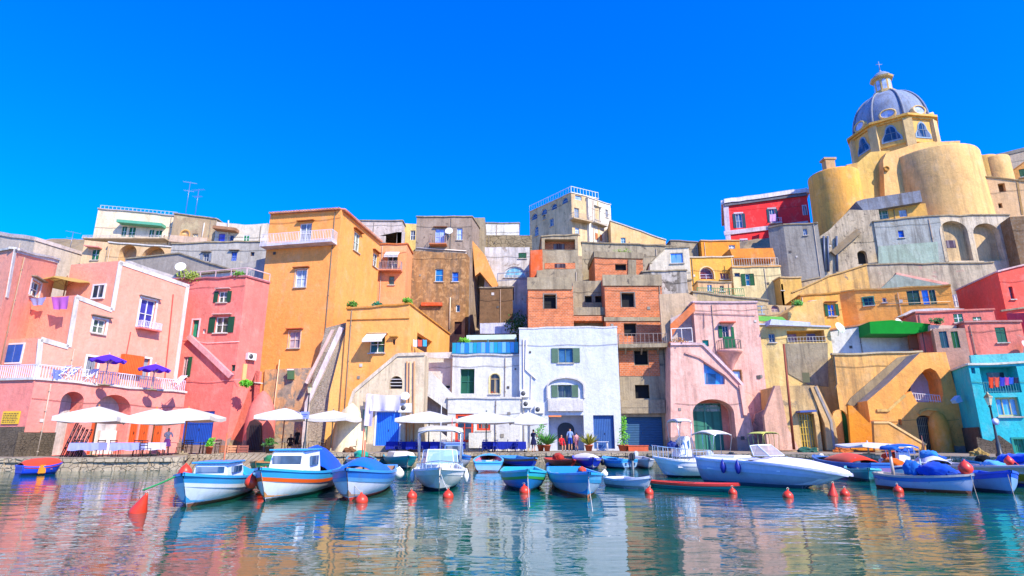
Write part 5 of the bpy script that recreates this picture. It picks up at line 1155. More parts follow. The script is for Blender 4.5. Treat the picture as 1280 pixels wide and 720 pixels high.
# dome: eight webs, ribs, round eyes at the foot
domem = stucco('#7c8aa4', '#98a2b0', peel=.15, peelc='#b0b4b8', stain=.5, seed=86)
Rd = Rr*.96; Hd = zat(119, DY)-z1-.3; bm = bmesh.new(); N_ = 14; rings = []
for i in range(N_+1):
    t = i/N_*math.pi/2*.93; rr = math.cos(t)**.85; zz = math.sin(t)
    rings.append([bm.verts.new((dc.x+x*rr*Rd/Rr*.97, dc.y+y*rr*Rd/Rr*.97, z1+.3+Hd*zz)) for x, y in [(Rr*(1+.05*math.cos(4*(2*math.pi*j/48)+0*4))*math.cos(rot+2*math.pi*j/48), Rr*math.sin(rot+2*math.pi*j/48)) if False else (Rr*.97*math.cos(rot+2*math.pi*j/48), Rr*.97*math.sin(rot+2*math.pi*j/48)) for j in range(48)]])
for i in range(N_):
    for j in range(48): f = bm.faces.new((rings[i][j], rings[i][(j+1) % 48], rings[i+1][(j+1) % 48], rings[i+1][j])); f.smooth = True
bm.faces.new(rings[-1]); dome = link('dome', bm, domem, ch)
bm = bmesh.new()
for k in range(8):
    a = rot+k*math.pi/4+math.pi/8; pts = []
    for i in range(N_+1):
        t = i/N_*math.pi/2*.93; rr = math.cos(t)**.85*Rr*.97*.935+.1; pts.append((dc.x+rr*math.cos(a), dc.y+rr*math.sin(a), z1+.3+Hd*math.sin(t)))
    tube(bm, pts, .17, 6, .1)
link('rib', bm, stucco('#9094a0', stain=.3), dome)
for k in range(8):
    a = rot+k*math.pi/4; d = Vector((math.cos(a), math.sin(a), 0))
    if d.y > .6: continue
    q = Vector((dc.x, dc.y, z1+1.15))+d*(Rr*.9); M_ = Matrix.Translation(q) @ Matrix.Rotation(a, 4, 'Z') @ Matrix.Rotation(R(90), 4, 'Y') 
    bm = bmesh.new(); lathe(bm, [(.92, -.8), (.92, .35), (.76, .42), (.68, .3)], 20, M=M_, sx=.8, sy=1.15); ey = link('dome_eye', bm, stucco('#e2c084', stain=.25), dome, recalc=True)
    bm = bmesh.new(); lathe(bm, [(.72, .25), (.01, .27)], 20, M=M_, sx=.8, sy=1.15); link('pane', bm, glass('#9098b8', .2), ey)
# lantern
zt = z1+.3+Hd*math.sin(math.pi/2*.93)-.1; bm = bmesh.new()
pr = [(1.55, zt), (1.6, zt+.35), (1.15, zt+.4), (1.1, zt+2.5), (1.5, zt+2.6), (1.6, zt+2.85), (1.3, zt+2.9), (1.15, zt+3.3), (.7, zt+3.75), (.25, zt+4.0), (.1, zt+4.4), (.02, zt+4.5)]
lathe(bm, pr[:7], 8, (dc.x, dc.y, 0), smooth=False); la = link('lantern', bm, stucco('#dcb878', stain=.3), ch, recalc=True)
bm = bmesh.new(); lathe(bm, pr[6:], 16, (dc.x, dc.y, 0)); link('lantern_roof', bm, stucco('#8c98a8', stain=.4), la)
for k in range(8):
    a = k*math.pi/4+math.pi/8; d = Vector((math.cos(a), math.sin(a), 0)); e = Vector((-d.y, d.x, 0)); m_ = Vector((dc.x, dc.y, 0))+d*(1.13*math.cos(math.pi/8))
    F = Face(m_, e, Vector((0, 0, 1))); 
    if F.N.dot(d) < 0: F = Face(m_, -e, Vector((0, 0, 1)))
    bm = bmesh.new(); fpoly(bm, F, archpoly(-.26, .26, zt+.7, zt+2.3), -.02, .02); link('lantern_window', bm, glass('#8c98b8', .15), la)
bm = bmesh.new(); zc = zt+4.4; tube(bm, [(dc.x, dc.y, zc), (dc.x, dc.y, zc+1.5)], .06, 5); tube(bm, [(dc.x-.45, dc.y, zc+1.0), (dc.x+.45, dc.y, zc+1.0)], .055, 5); link('cross', bm, paint('#8890a0'), ch)
# buildings at the right edge on the skyline
e1 = House('grey roofed skyline house at the right picture edge behind the church', [(1246, 196), (1310, 180)], 86, 84, stucco('#b8a48c', '#a09484', seed=87), d=6, bot=20, cop=stucco('#8c8478'), copk=4)
e2 = House('small orange gabled house with green window right of the church', [(1262, 216), (1284, 200), (1310, 206)], 80, 78, stucco('#e8a458', seed=88), d=6, bot=20, cop=stucco('#c88848')); win(e2.F, 1274, 211, 1284, 221, sh='#1c5a3c', mode='closed')

# ------------------------------------------------------------------ upper left
f1 = House('cream villa with long green awning over green windows at the upper left', [(123, 261), (219, 270)], 66, 66, stucco('#e6cfa8', '#e8d0b4', stain=.3, seed=90, peel=.15), d=7, bot=10, cop=stucco('#b0a498')); F = f1.F; rt = f1.root
for x0, x1, y0 in ((152, 158, 283), (161, 169, 284), (186, 192, 287), (194, 202, 288)): win(F, x0, y0, x1, y0+13, sh='#0e7a58', mode='closed', dep=.12, sill=False)
a0, b_ = F.hit(152, 281); a1, _ = F.hit(207, 287); bm = bmesh.new(); fpoly(bm, Face(F.at(a0, b_, 0), F.U, F.V), [(0, 0), (a1-a0, -.5), (a1-a0, -.15), (0, .35)], .0, 1.0); link('awning', bm, cloth('#5fa888'), rt)
balcony(F, 112, 213, 301, 1.3, .25, stucco('#d8c0a0'), paint('#b8b4a8'), .4)
fl = House('', [(106, 300), (136, 303)], 63, 63, stucco('#d8b888', '#e0b890', peel=.25, seed=91), root=rt, d=5, bot=8); win(fl.F, 115, 312, 124, 325, sh='#0e6a48', mode='closed', dep=.12); strip(fl.F, [(110, 309), (128, 311)], .12, 'window_awning', paint('#d88878'), 0, .7)
fm = House('', [(136, 303), (214, 309)], 62.5, 62.5, stucco('#dcb684', '#d0a878', peel=.2, seed=92), root=rt, d=3, bot=8, cop=trimw, wall='vault_wall'); F = fm.F
for x0, x1 in ((148, 170), (177, 206)):
    a0, a1, b0, b1 = F.rect(x0, 306 if x0 < 150 else 308, x1, 336); F.holes.append((archpoly(a0, a1, b0, b1), 1.0)); Fi = Face(F.at(0, 0, -1), F.U, F.V); bm = bmesh.new(); fbox(bm, Fi, a0-.1, a1+.1, b0-.1, b1+.1, -.1, .01); link('vault_back', bm, stucco('#c8a070'), rt)
railing(rt, [f1.F.at(0, f1.zt+.1, -.3)*1, f1.F.at(f1.W, f1.F.hit(219, 269)[1], -.3)], .5, paint('#b8c0cc'), .5, .03, 'roof_rail')
f2 = House('stone fronted house with orange arched window under two aerials', [(218, 267), (271, 274)], 65, 65, stucco('#b09878', '#94805e', peel=.45, peelc='#c8b48c', stain=.5, seed=93), d=6, bot=10, cop=conc); F = f2.F
win(F, 226, 288, 236, 301, arch=True, frame='#d8b070', pane='#b89060', trim='#e8b060'); win(F, 240, 292, 247, 302, frame='#c8b898', pane='#8a8878'); strip(F, [(216, 300), (262, 304)], .8, 'balcony_wall', stucco('#d8b89c'), 0, .7); pipe(F, [(256, 279), (252, 303)], .08, 'pipe')
antenna('tall television aerial, left one of the two on the stone fronted house', P(232, 266, 67), 4.2, .4); antenna('shorter television aerial, right one of the two on the stone fronted house', P(244, 268, 67), 3.4, -.2)
f3 = House('pale house with cluttered washing terrace and blue door behind the orange tower', [(271, 277), (306, 281), (335, 279)], 64, 64, stucco('#d8ccb8', '#c0b4a0', peel=.3, stain=.4, seed=94), d=6, bot=10); F = f3.F
win(F, 273, 292, 281, 303, frame='#6a68c8', pane='#4848b0', mull=0, sill=False); win(F, 304, 294, 312, 303, sh='#0e8a58', mode='closed', dep=.1, sill=False); strip(F, [(271, 287), (299, 290)], .35, 'canopy', stucco('#a87858'), 0, 1.0); pipe(F, [(286, 276), (285, 302)], .08, 'pipe'); win(F, 287, 294, 292, 302, frame='#5878b8', sill=False)
f4 = House('long lavender grey house with two small windows below the washing terrace', [(215, 305), (270, 303), (336, 302)], 60, 60, stucco('#b4aea4', '#a09a90', peel=.35, peelc='#c8bca8', stain=.5, seed=95), d=6, bot=8, cop=conc); F = f4.F
win(F, 254, 317, 261, 327, sh='#8890a0', mode='open', frame='#a8acb8', pane='#20283c', hood='#a89888'); win(F, 289, 315, 296, 326, frame='#4868a8', pane='#2848a0', hood='#a89888', sill=False); win(F, 313, 315, 318, 320, frame='#684838', mull=0, cross=0, sill=False)
f5 = House('white house with sloping roofline behind the salmon and raspberry houses', [(225, 317), (294, 339)], 56, 54, stucco('#e2d4c4', '#dcc8b4', peel=.15, stain=.3, seed=96), back=(157, 324), bot=8, cop=conc); dish(f5.root, f5.F.at(*f5.F.hit(232, 336), .6), .8, -1.3)
f6 = House('narrow grey shed wall with patio awning between lavender house and orange tower', [(302, 330), (334, 322)], 54, 54, stucco('#a8a4a0', peel=.3, seed=97), d=4, bot=8)
f7 = House('low flat roofed house at the far left behind the salmon house', [(-12, 291), (44, 300)], 62, 60, stucco('#b8a898', '#c8b8a4', peel=.2, seed=98), d=6, bot=8, cop=stucco('#c8b8b0'), copk=3)
f8 = House('distant low grey roofed block between the salmon house and the cream villa', [(56, 316), (106, 322)], 70, 70, stucco('#b0a8a8', seed=99), d=5, bot=8, cop=trimw)
antenna('thin television aerial above the low grey roofed block', P(86, 318, 68), 3.0, .8, 4)
from mathutils import noise as mnoise
# ------------------------------------------------------------------ boats
def T(x, y, rz): return Matrix.Translation((x, y, 0)) @ Matrix.Rotation(rz, 4, 'Z')
def boat(name, label, cat, bow, stern, beam, H=.6, hull='#e8e8ea', strake='#2a90c8', inner='#b8d0d8', bottom='#8a3020', gun='#3aa0d0', stripe=None, transom=.78, benches=2, foredeck=.28, deckc=None, rake=.28,
         extras=(), group=None, flare=.0, L=None, rot=0, sheer=.38, draft=.22, keepz=0, round_=False):
    beam *= .9; H *= .9
    b, s = G(*bow), G(*stern); d = b-s
    if L: d = d.normalized()*L; s = b-d
    L = d.length; m = (b+s)/2; root = thing(name, label, cat, (m.x, m.y, 0), math.atan2(d.y, d.x)+rot, group)
    n = 18; K = 9
    def hb(t):
        v = transom+(1-transom)*math.sin(min(1, t/.42)*math.pi/2) if t < .42 else (1-((t-.42)/.58)**2.3)**.85 if t < 1 else 0
        return beam/2*max(v, 0.012)
    def shz(t): return H*(1+sheer*max(0, (t-.35)/.65)**2+.10*max(0, (.35-t)/.35)**2)
    def pt(t, q, inn=0):
        z = shz(t)+(-draft*(1-.75*max(0, t-.55)/.45)-shz(t))*q
        w = hb(t)*(1-q**(2.6))**.75*(1-flare*q) if q < 1 else 0.015
        x = -L/2+L*t*(1-rake*.35*q*(t**4)) + rake*.3*t**4*(1-q)
        return (x, max(w-inn*.9, .0), z)
    def shell(name, q0, q1, mat, inn=0, o=0, par=root, steps=4, both=True):
        bm = bmesh.new()
        for sd in (1, -1):
            rows = []
            for i in range(n+1):
                t = i/n; rows.append([bm.verts.new((p[0], sd*(p[1]+o if p[1] > .02 or o <= 0 else p[1]+o*.3), p[2])) for p in [pt(t, q0+(q1-q0)*k/steps, inn) for k in range(steps+1)]])
            for i in range(n):
                for k in range(steps):
                    f = bm.faces.new((rows[i][k], rows[i+1][k], rows[i+1][k+1], rows[i][k+1])); f.smooth = True
            # transom strip
            if not inn:
                c_ = [bm.verts.new((p.co.x, 0, p.co.z)) for p in rows[0]]
                for k in range(steps): bm.faces.new((rows[0][k], rows[0][k+1], c_[k+1], c_[k]))
        bmesh.ops.remove_doubles(bm, verts=bm.verts, dist=.0015)
        return link(name, bm, mat, par, world=False, recalc=True)
    shell('hull', .24, 1, paint(hull, .4, .35), steps=7)
    shell('strake', 0, .245, paint(strake, .4, .3), o=.012, steps=2)
    if stripe: shell('stripe', .245, .36, paint(stripe, .4, .25), o=.02, steps=1)
    # boot stripe near the waterline
    bm = bmesh.new()
    for sd in (1, -1):
        rows = []
        for i in range(n+1):
            t = i/n; s_ = shz(t); e = -draft*(1-.75*max(0, t-.55)/.45); r_ = []
            for zz in (.09, -.06):
                q = min(1, max(0, (s_-zz)/(s_-e))); p = pt(t, q); r_.append(bm.verts.new((p[0], sd*(p[1]+.014), p[2])))
            rows.append(r_)
        for i in range(n): bm.faces.new((rows[i][0], rows[i+1][0], rows[i+1][1], rows[i][1]))
        if sd == 1: tr = rows[0]
        else: bm.faces.new((tr[0], tr[1], rows[0][1], rows[0][0]))
    link('boot_stripe', bm, paint(bottom, .6, .4), root, world=False)
    # inside
    bm = bmesh.new(); fz = .12
    prev = None
    for i in range(n+1):
        t = i/n*.97+.015; s_ = shz(t); e = -draft; q = (s_-fz)/(s_-e); pi_ = pt(t, min(q, .96)); w = max(pi_[1]-.05, 0); top = pt(t, 0)
        cur = [bm.verts.new(v) for v in ((top[0], max(top[1]-.05, 0), top[2]-.01), (pi_[0], w, fz), (pi_[0], -w, fz), (top[0], -max(top[1]-.05, 0), top[2]-.01))]
        if prev:
            for k in range(3): bm.faces.new((prev[k], prev[k+1], cur[k+1], cur[k]))
        else: bm.faces.new(cur)
        prev = cur
    link('inner_lining', bm, paint(inner, .6, .5), root, world=False)
    # gunwale
    bm = bmesh.new()
    for sd in (1, -1):
        prev = None
        for i in range(n+1):
            p = pt(i/n, 0); w = p[1]
            a = [(p[0], sd*(w+.04), p[2]-.045), (p[0], sd*(w+.04), p[2]+.02), (p[0], sd*max(w-.06, 0), p[2]+.02), (p[0], sd*max(w-.06, 0), p[2]-.045)]
            cur = [bm.verts.new(v) for v in a]
            if prev:
                for k in range(4): bm.faces.new((prev[k], prev[(k+1) % 4], cur[(k+1) % 4], cur[k]))
            else: bm.faces.new(cur)
            prev = cur
    p = pt(0, 0); box(bm, -L/2-.04, -L/2+.05, -p[1], p[1], p[2]-.05, p[2]+.025)
    link('gunwale', bm, paint(gun, .4, .3), root, world=False, recalc=True)
    if foredeck:
        bm = bmesh.new(); prev = None
        for i in range(7):
            t = 1-foredeck+foredeck*i/6*.99; p = pt(t, 0); w = max(p[1]-.03, 0.003); cur = [bm.verts.new((p[0], w*u, p[2]-.01+.06*(1-u*u))) for u in (-1, -.5, 0, .5, 1)]
            if prev:
                for k in range(4): bm.faces.new((prev[k], prev[k+1], cur[k+1], cur[k]))
            prev = cur
        link('foredeck', bm, paint(deckc or inner, .5, .35), root, world=False, recalc=True)
    for k in range(benches):
        t = .12+.5*k/max(1, benches-1) if benches > 1 else .3; p = pt(t, 0); bm = bmesh.new(); box(bm, p[0]-.14, p[0]+.14, -p[1]+.04, p[1]-.04, H*.62, H*.62+.04); link('bench', bm, paint(deckc or '#a8643c', .6, .4), root, world=False)
    if name == 'rowing_boat' or name == 'fishing_boat':
        rr = random.Random(label); 
        for s in (-1, 1):
            if rr.random() < .6:
                bm = bmesh.new(); y = s*beam*.22; tube(bm, [(-L*.38, y, H*.72), (L*.2, y+rr.uniform(-.1, .1), H*.78)], .022, 5); box(bm, -L*.38-.45, -L*.38, y-.07, y+.07, H*.7, H*.72); link('oar', bm, paint('#c8a070', .6, .5), root, world=False)
        bm = bmesh.new(); q = (L*rr.uniform(-.2, .1), rr.uniform(-.2, .2), .2); 
        tube(bm, [(q[0]+(.16-.002*i)*math.cos(i*.7), q[1]+(.16-.002*i)*math.sin(i*.7), q[2]+.006*i) for i in range(36)], .018, 4); link('rope_coil', bm, paint('#c8b890', .9), root, world=False)
        if rr.random() < .7: bm = bmesh.new(); box(bm, q[0]-.65, q[0]-.3, -.2, .18, .14, .38); bmesh.ops.bevel(bm, geom=bm.edges[:], offset=.03, segments=1, affect='EDGES'); link('fish_box', bm, paint(rr.choice(['#d8d4c8', '#2c6ac0', '#c84a30', '#d8a030'])), root, world=False)
    ctx = dict(root=root, L=L, B=beam, H=H, pt=pt, shz=shz)
    for e in extras: e(ctx)
    return root
def X_box(name, x0, x1, w, z0, z1, col, taper=.85, fwd=0.0, win_=None, roof=None):
    """cabin or cuddy: tapered box, x as fraction of the length"""
    def f(c_):
        L, B = c_['L'], c_['B']; a, b = L*(x0-.5), L*(x1-.5); h = B/2*w; bm = bmesh.new()
        v = [bm.verts.new(p) for p in ((a, -h, z0), (b, -h*.9, z0), (b, h*.9, z0), (a, h, z0), (a+.03, -h*taper, z1), (b-fwd, -h*taper*.9, z1), (b-fwd, h*taper*.9, z1), (a+.03, h*taper, z1))]
        for q in ((3, 2, 1, 0), (4, 5, 6, 7), (0, 1, 5, 4), (1, 2, 6, 5), (2, 3, 7, 6), (3, 0, 4, 7)): bm.faces.new([v[i] for i in q])
        bmesh.ops.bevel(bm, geom=bm.edges[:], offset=.035, segments=2, affect='EDGES'); o = link(name, bm, paint(col, .4, .25), c_['root'], world=False)
        if roof:
            bm = bmesh.new(); box(bm, a-.06, b-fwd+.08, -h*taper-.05, h*taper+.05, z1-.01, z1+.04); bmesh.ops.bevel(bm, geom=bm.edges[:], offset=.015, segments=1, affect='EDGES'); link('cabin_roof', bm, paint(roof, .4, .25), o, world=False)
        if win_:
            for sd in (1, -1):
                bm = bmesh.new(); hz = z1-z0; ym = h*(1+taper)/2
                box(bm, a+(b-a)*.2, b-(b-a)*.25-fwd, sd*ym-.03, sd*ym+.03, z0+hz*.45, z1-hz*.2); link('pane', bm, glass(win_), o, world=False)
            bm = bmesh.new(); k = .65; box(bm, b-fwd*k-.03, b-fwd*k+.03, -h*.7, h*.7, z0+(z1-z0)*.5, z1-(z1-z0)*.18); link('pane', bm, glass(win_), o, world=False)
    return f
def X_screen(x, w, z0, z1, rk=.25, col='#a8d0d4', fr='#e0e4e8'):
    def f(c_):
        L, B = c_['L'], c_['B']; a = L*(x-.5); h = B/2*w; bm = bmesh.new()
        pts = [(a-.5, -h, z0), (a, -h*.75, z0), (a, h*.75, z0), (a-.5, h, z0)]; top = [(a-.5-rk*.3, -h*.92, z1-.03), (a-rk, -h*.66, z1), (a-rk, h*.66, z1), (a-.5-rk*.3, h*.92, z1-.03)]
        A = [bm.verts.new(p) for p in pts]; Bv = [bm.verts.new(p) for p in top]
        for i in range(3): bm.faces.new((A[i], A[i+1], Bv[i+1], Bv[i]))
        o = link('windscreen', bm, clear(col, .55), c_['root'], world=False)
        bm = bmesh.new(); tube(bm, pts, .018, 4); tube(bm, top, .022, 4)
        for i in range(4): tube(bm, [pts[i], top[i]], .018, 4)
        link('windscreen_frame', bm, paint(fr, .3), o, world=False)
    return f
def X_cover(x0, x1, w, zlift, col, ridge=.5, name='tarpaulin'):
    """fabric cover stretched over part of the boat with a soft ridge"""
    def f(c_):
        L = c_['L']; bm = bmesh.new(); N, M = 12, 8; rows = []
        for i in range(N+1):
            t = x0+(x1-x0)*i/N; p = c_['pt'](t, 0); e = math.sin(math.pi*min(1, max(0, i/N)))**.5; r_ = []
            for k in range(M+1):
                u = k/M*2-1; z = p[2]+.02+zlift*(1-abs(u)**1.6)*(.35+.65*e)+random.uniform(-.012, .012)*(abs(u) < .95)
                r_.append(bm.verts.new((p[0], u*(p[1]*w+.03), z-.08*(abs(u) > .99))))
            rows.append(r_)
        for i in range(N):
            for k in range(M): q = bm.faces.new((rows[i][k], rows[i+1][k], rows[i+1][k+1], rows[i][k+1])); q.smooth = True
        ex = bmesh.ops.extrude_face_region(bm, geom=bm.faces[:]); bmesh.ops.translate(bm, vec=(0, 0, -.03), verts=[v for v in ex['geom'] if isinstance(v, bmesh.types.BMVert)])
        link(name, bm, cloth(col), c_['root'], world=False, recalc=True)
    return f
def X_canopy(x0, x1, w, z, zb, col, th=.05, curve=.12, post='#c8ccd0', n=3):
    def f(c_):
        L, B = c_['L'], c_['B']; a, b = L*(x0-.5), L*(x1-.5); h = B/2*w; bm = bmesh.new(); rows = []
        for i in range(7):
            x = a+(b-a)*i/6; zz = z+curve*math.sin(math.pi*i/6); rows.append([bm.verts.new((x, h*u, zz-.1*abs(u)**3)) for u in (-1, -.6, -.2, .2, .6, 1)])
        for i in range(6):
            for k in range(5): q = bm.faces.new((rows[i][k], rows[i+1][k], rows[i+1][k+1], rows[i][k+1])); q.smooth = True
        ex = bmesh.ops.extrude_face_region(bm, geom=bm.faces[:]); bmesh.ops.translate(bm, vec=(0, 0, -th), verts=[v for v in ex['geom'] if isinstance(v, bmesh.types.BMVert)])
        o = link('canopy', bm, cloth(col), c_['root'], world=False, recalc=True)
        bm = bmesh.new()
        for i in range(n):
            x = a+(b-a)*i/max(1, n-1); x0_ = (a+b)/2+(x-(a+b)/2)*.7; zz = z+curve*math.sin(math.pi*i/max(1, n-1))-th-.02
            tube(bm, [(x0_, -h*.95, zb), (x, -h*.98, zz-.12), (x, -h*.6, zz), (x, h*.6, zz), (x, h*.98, zz-.12), (x0_, h*.95, zb)], .018, 5)
        for sd in (1, -1): tube(bm, [((a+b)/2-(b-a)*.35, sd*h*.95, zb), ((a+b)/2+(b-a)*.35, sd*h*.95, zb)], .018, 5)
        link('canopy_frame', bm, paint(post, .3, .1, .6), o, world=False)
    return f
def X_rail(x0, x1, h=.35, n=6, col='#c8ccd0'):
    def f(c_):
        bm = bmesh.new()
        for sd in (1, -1):
            top = []
            for i in range(n+1):
                t = x0+(x1-x0)*i/n; p = c_['pt'](t, 0); q = (p[0], sd*max(p[1]-.05, .02), p[2]); r_ = (q[0], q[1], q[2]+h); tube(bm, [q, r_], .014, 4); top.append(r_)
            tube(bm, top, .018, 4)
        if x1 < .9: p = c_['pt'](x0, 0); tube(bm, [(p[0], p[1]-.05, p[2]+h), (p[0], -p[1]+.05, p[2]+h)], .018, 4)
        else: p = c_['pt'](x1, 0); tube(bm, [(p[0], max(p[1]-.05, .02), p[2]+h), (p[0]+.05, 0, p[2]+h), (p[0], -max(p[1]-.05, .02), p[2]+h)], .018, 4)
        link('bow_rail', bm, paint(col, .25, .1, .8), c_['root'], world=False)
    return f
def X_motor(col='#303438'):
    def f(c_):
        L = c_['L']; bm = bmesh.new(); x = -L/2-.18; z = c_['H']
        box(bm, x-.17, x+.15, -.14, .14, z+.02, z+.4); bmesh.ops.bevel(bm, geom=bm.edges[:], offset=.06, segments=2, affect='EDGES'); o = link('outboard_motor', bm, paint(col, .3, .1), c_['root'], world=False)
        bm = bmesh.new(); box(bm, x-.06, x+.06, -.05, .05, -.35, z+.05); box(bm, x-.12, x+.2, -.02, .02, -.3, -.15); link('motor_leg', bm, paint('#8a8c90', .5), o, world=False)
    return f
def X_mast(x, h, col='#a8623c', z0=.3, r=.03, y=0):
    def f(c_):
        bm = bmesh.new(); a = c_['L']*(x-.5); tube(bm, [(a, y, z0), (a, y, z0+h)], r, 6, r*.7); link('mast', bm, paint(col), c_['root'], world=False)
    return f
def X_fender(x, sd, col='#e04030', r=.13, z=.35, long_=1.0, o=.12):
    def f(c_):
        p = c_['pt'](x, .2); bm = bmesh.new(); q = (p[0], sd*(p[1]+o), z)
        lathe(bm, [(.01, -r*long_), (r*.6, -r*.85*long_), (r, -.2*r), (r*.95, r*.3*long_), (r*.5, r*.9*long_), (.03, r*1.15*long_), (.01, r*1.35*long_)], 12, q); 
        t = c_['pt'](x, 0); tube(bm, [(q[0], q[1], z+r*1.3*long_), (t[0], sd*t[1], t[2]+.02)], .012, 4); link('fender', bm, paint(col, .4, .15), c_['root'], world=False)
    return f
def X_blob(x, y, z, rx, ry, rz, col, name='folded_net', amp=.2):
    def f(c_):
        bm = bmesh.new(); bmesh.ops.create_icosphere(bm, subdivisions=3, radius=1)
        for v in bm.verts:
            k = 1+.42*mnoise.noise(v.co*2.6+Vector((x*9, y, z)))+.16*mnoise.noise(v.co*8); v.co = Vector((c_['L']*(x-.5)+v.co.x*rx*k, y+v.co.y*ry*k, z+max(v.co.z, -.3)*rz*k))
        link(name, bm, cloth(col), c_['root'], world=False, smooth=True)
    return f
def X_number(txt_pts, x, col): pass
def rope(label, a, b, col='#c8c0a8', sag=.1, r=.015):
    r = min(r, .009) if 'green' not in label else r
    bm = bmesh.new(); a, b = Vector(a), Vector(b); tube(bm, [a.lerp(b, i/8)-Vector((0, 0, sag*math.sin(math.pi*i/8))) for i in range(9)], r, 5)
    return tag(link('mooring_rope', bm, paint(col, .8)), label, 'rope')
OR = '#d83a1c'
# front row, left to right
B1 = boat('fishing_boat', 'white hulled wooden boat with light blue cuddy, leftmost of the large front boats', 'boat', (224, 637), (299, 613), 1.85, .66, hull='#dfe6ea', strake='#3a98c8', inner='#3a9ac8', bottom='#7a4a30', gun='#38a0d4', stripe='#e0e4e8', foredeck=.3, deckc='#3a94c4',
     extras=(X_box('cuddy', .32, .62, .62, .5, .98, '#dfe8f0', roof='#2a90c8', win_='#2a4a68'), X_cover(.12, .34, .75, .28, '#1fa0d8'), X_fender(.93, -1, OR, .16, .84, 1, -.15), X_mast(.4, 1.5, '#c86a3c'), X_fender(.03, 1, OR, .3, .32, 1.1, .12)))
B2 = boat('fishing_boat', 'white boat with orange and yellow stripe and blue framed windscreen cabin', 'boat', (322, 630), (404, 608), 1.9, .72, hull='#e4e8ea', strake='#2f9ccc', inner='#c88850', bottom='#3a4a48', gun='#2fa4d8', stripe='#e8621c', foredeck=.22, deckc='#c8945c',
     extras=(X_box('cabin', .42, .7, .7, .5, 1.3, '#e8ecf4', fwd=.22, win_='#3a5068', roof='#2f9cd0'), X_cover(.02, .4, 1.0, .75, '#1450c8'), X_fender(.9, -1, OR, .17, .5), X_fender(.6, -1, '#e8b81c', .1, .6)))
B3 = boat('fishing_boat', 'white and blue boat with bright blue cover over its deck and rust red keel line', 'boat', (431, 629), (471, 606), 1.95, .7, hull='#d8dae4', strake='#2a70c0', inner='#a8846c', bottom='#b83a28', gun='#3a94d8', stripe='#5a98c8', foredeck=.2, deckc='#a87850',
     extras=(X_cover(.3, .78, .85, .42, '#1468d0'), X_mast(.55, 1.3, '#b85a3c'), X_fender(.3, 1, '#e8e4d8', .17, .5)))
B4 = boat('motor_boat', 'white open motor boat pointing at the camera with windscreen and twin red mooring balls', 'boat', (549, 618), (549, 599), 2.0, .62, hull='#e0ddd0', strake='#ece8e0', inner='#e4e0d8', bottom='#24405c', gun='#e8e4dc', foredeck=.4, deckc='#e8e4de', rake=.5, flare=.1,
     extras=(X_screen(.5, .75, .75, 1.25), X_canopy(.05, .42, .95, 2.0, .8, '#c8c0a8', .04, .15), X_rail(.6, .98, .22), X_mast(.1, 2.6, '#d8d8d8', .5, .02), X_fender(.6, 1, '#e4e4e8', .09, .35, 2.2), X_fender(.6, -1, '#e4e4e8', .09, .35, 2.2)))
B5 = boat('rowing_boat', 'turquoise dinghy with green stripe and one red ball at its bow', 'boat', (660, 616), (650, 602), 1.75, .55, hull='#1a78c0', strake='#28b0c0', inner='#28a8c8', bottom='#1c4a6c', gun='#2cb4cc', stripe='#3aa040', foredeck=.15, deckc='#38b4c8', rake=.2)
B6 = boat('rowing_boat', 'blue and pale grey dinghy with its bow turned right, beside the turquoise dinghy', 'boat', (737, 625), (706, 603), 1.8, .58, hull='#9cb4c8', strake='#5aa8d0', inner='#1c90d0', bottom='#c8784c', gun='#1c98d8', stripe='#3a98c8', foredeck=.3, deckc='#28a0d8', extras=(X_fender(.75, 1, '#e8e0d8', .1, .6), X_blob(.8, 0, .72, .12, .12, .1, '#d8503c', 'buoy')))
B7 = boat('inflatable_dinghy', 'small grey inflatable dinghy with dark straps behind the red canoe', 'boat', (812, 612), (768, 607), 1.15, .3, hull='#c8ccd8', strake='#b8bcd0', inner='#c0c4cc', bottom='#8a98a0', gun='#d0d4e0', foredeck=.35, deckc='#c0c8dc', transom=.9, benches=1, sheer=.5)
# straps
B8 = boat('canoe', 'long low canoe with red deck and turquoise hull on the water before the speedboat', 'boat', (922, 616), (815, 609), .75, .22, hull='#2c9c98', strake='#e03c28', inner='#d8d0c8', bottom='#1c6c70', gun='#e43c28', foredeck=.45, deckc='#e03828', transom=.3, benches=1, sheer=.3, draft=.08)
B9 = boat('speedboat', 'large sleek lilac white speedboat with two dark blue fenders, bow to the right', 'boat', (1058, 613), (888, 602), 2.1, .95, hull='#a4b2cc', strake='#c4c8e2', inner='#d8d8e0', bottom='#4a7890', gun='#dcdcec', stripe='#b0bce0', foredeck=.1, deckc='#e8e4ec', rake=.9, flare=.12, sheer=-.42, transom=.9, benches=2,  # hull and strake colours carry the lilac-grey shade of the side
     extras=(X_screen(.56, .75, 1.05, 1.42, .45, '#b8b0b8'), X_cover(.45, .985, 1.0, .2, '#e2dee8', name='raised_foredeck'), X_cover(.0, .4, 1.0, .12, '#dcdcec', name='sun_deck'), X_fender(.24, -1, '#1c2890', .11, .62, 2.0, .05), X_fender(.36, -1, '#1c2890', .11, .62, 2.0, .05), X_box('engine_hatch', .04, .3, .8, .7, 1.02, '#dcdcec')))
